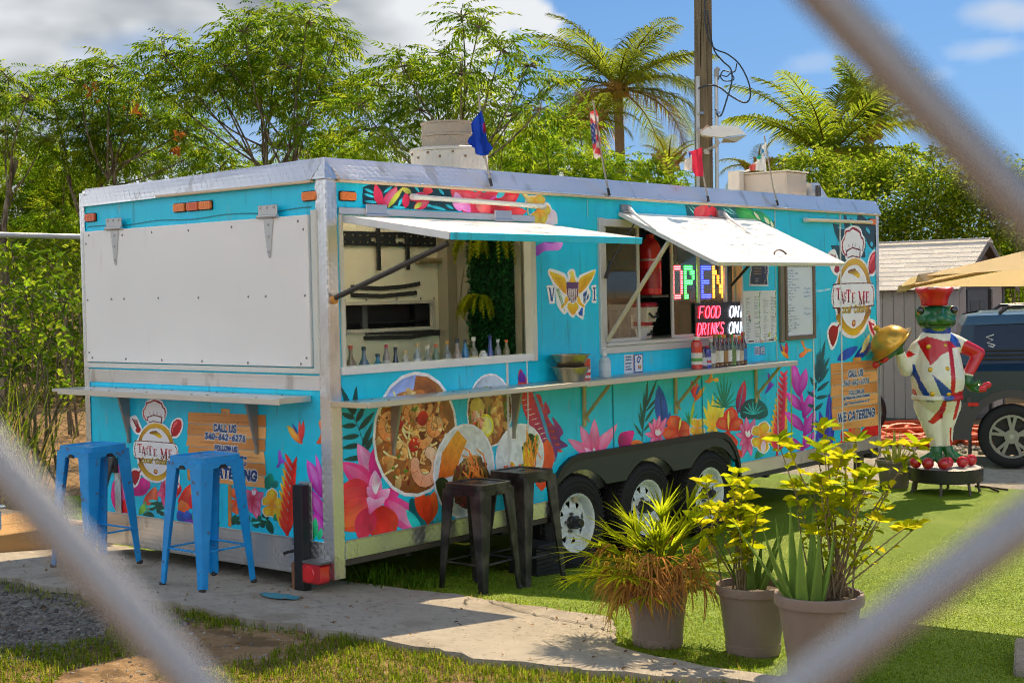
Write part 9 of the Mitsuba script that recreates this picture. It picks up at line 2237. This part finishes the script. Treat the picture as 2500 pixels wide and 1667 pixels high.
n = 120000; P = np.column_stack([r.uniform(-.25, 4.2, n), r.uniform(-4.2, .6, n)]); d = np.hypot(P[:, 0] - EYE[0], P[:, 1] - EYE[1]); P = P[shapely.contains(turf_poly, shapely.points(P)) & (r.uniform(0, 1, n) < np.clip(1.6 - d / 7.5, .12, 1))]
m_, c_ = blades(np.column_stack([P, ground_z(P[:, 0]) - .004]), .008, .018, .0034, 2, np.array([[.16, .25, .008], [.22, .30, .012], [.27, .34, .02]]), .8); stuff('turf_blades', 'short blades of the artificial lawn', 'artificial grass', m_, 'leaf_material', c_)
r = np.random.default_rng(57); kp = np.array(kerb); kp = kp[(kp[:, 1] > -1.9) & (kp[:, 1] < .3)]; P = np.vstack([k + r.normal(0, .035, (int(r.integers(2, 26)), 2)) for k in kp]); P3 = np.column_stack([P, ground_z(P[:, 0]) + .005]); m_, c_ = blades(P3, .015, .055, .005, 3, GR[[0, 1, 3, 4, 4]], 1.3); stuff('kerb_weeds', 'weeds and dry grass growing along the edge of the concrete', 'weeds', m_, 'leaf_material', c_)
def weed(lab, x, y, n, h, seed):
    r = np.random.default_rng(seed); P = np.column_stack([r.normal(x, .07, n), r.normal(y, .07, n)]); P = np.column_stack([P, ground_z(P[:, 0])]); m_, c_ = blades(P, h * .5, h, .011, seed, np.array([[.09, .20, .012], [.13, .26, .02]]), 1.4); single('weed_tuft', lab, 'weed', m_, 'leaf_material', 'weeds under the rear corner', smooth=False, color=c_)
weed('tuft of green weeds left, under the rear corner of the trailer side', .50, .16, 70, .20, 1); weed('smaller tuft of green weeds just right of the larger one', .66, -.02, 45, .15, 2)
# tall grass and dry straps by the left fence
TG = thing('tall_grass', 'tall reedy grass along the chain link fence at the left', 'grass clump'); n = 1500
it, dr_ = [], []
for k in range(n):
    b = np.array([r.uniform(-1.6, 1.1), r.uniform(4.55, 6.2), .1]); a = r.uniform(0, 6.28); it.append((blade(b, (.25 * math.cos(a), .25 * math.sin(a), 1), r.uniform(.7, 1.6), .011, 7, r.uniform(.3, 1.8), r), np.array([[.13, .20, .012], [.20, .26, .02], [.26, .22, .06], [.09, .15, .012]][r.integers(0, 4)]) * r.uniform(.8, 1.2)))
m_, c_ = collect(it); part(TG, 'blades', m_, 'leaf_material', smooth=False, color=c_)
it = [(blade((x, 4.5, z), d, L_, .022, 8, .3, r), np.array([.55, .30, .03])) for x, z, d, L_ in ((-.6, 2.0, (.5, 0, -1), .9), (-.1, 1.25, (.35, 0, -1), .5), (.15, 1.0, (.3, .1, -1), .4))]
m_, c_ = collect(it); part(TG, 'dry_straps', m_, 'dry_leaf_material', smooth=False, color=c_)
# a paint splash, leaf litter and cracks on the concrete
def decal(name, lab, poly, c, off=.026): m = sheet(poly, off, .1); single(name, lab, 'stain', m, M(c, .6), smooth=False)
r = np.random.default_rng(66); decal('paint_splash', 'turquoise paint splash on the concrete by the rear jack', Polygon([(-.34 + (.05 + .035 * r.uniform()) * math.cos(a) * 1.2, .10 + (.10 + .07 * r.uniform()) * math.sin(a)) for a in np.linspace(0, 6.28, 22)[:-1]]).buffer(0), (.03, .20, .26))
for i, pts in enumerate(([(.52, -.72), (.40, -.95), (.33, -1.25), (.30, -1.6), (.22, -1.82)], [(.48, -.62), (.36, -.66), (.30, -.74)])): decal('crack', ('long crack along the sunlit edge of the concrete', 'short weedy crack in the concrete near the dark stools')[i], LineString(wobble(pts, .012, .05, 8 + i)).buffer(.0055), (.04, .032, .022), .0245)
n = 420; P = np.column_stack([r.uniform(-1.9, .5, n), r.uniform(-4, 2.5, n)]); m_, c_ = scatter(quad_leaf(.030, .014, 4, 18), np.column_stack([P, ground_z(P[:, 0]) + np.where(shapely.contains(slab_poly, shapely.points(P)), .028, -.015)]), r.uniform(0, 6.28, n), r.normal(0, .12, n), r.normal(0, .15, n), r.uniform(.4, 1.2, n), np.array([[.24, .13, .05]]) * r.uniform(.4, 1.5, (n, 1)), .1, r); stuff('leaf_litter', 'dry fallen leaves on the concrete and soil', 'leaves', m_, 'dry_leaf_material', c_)
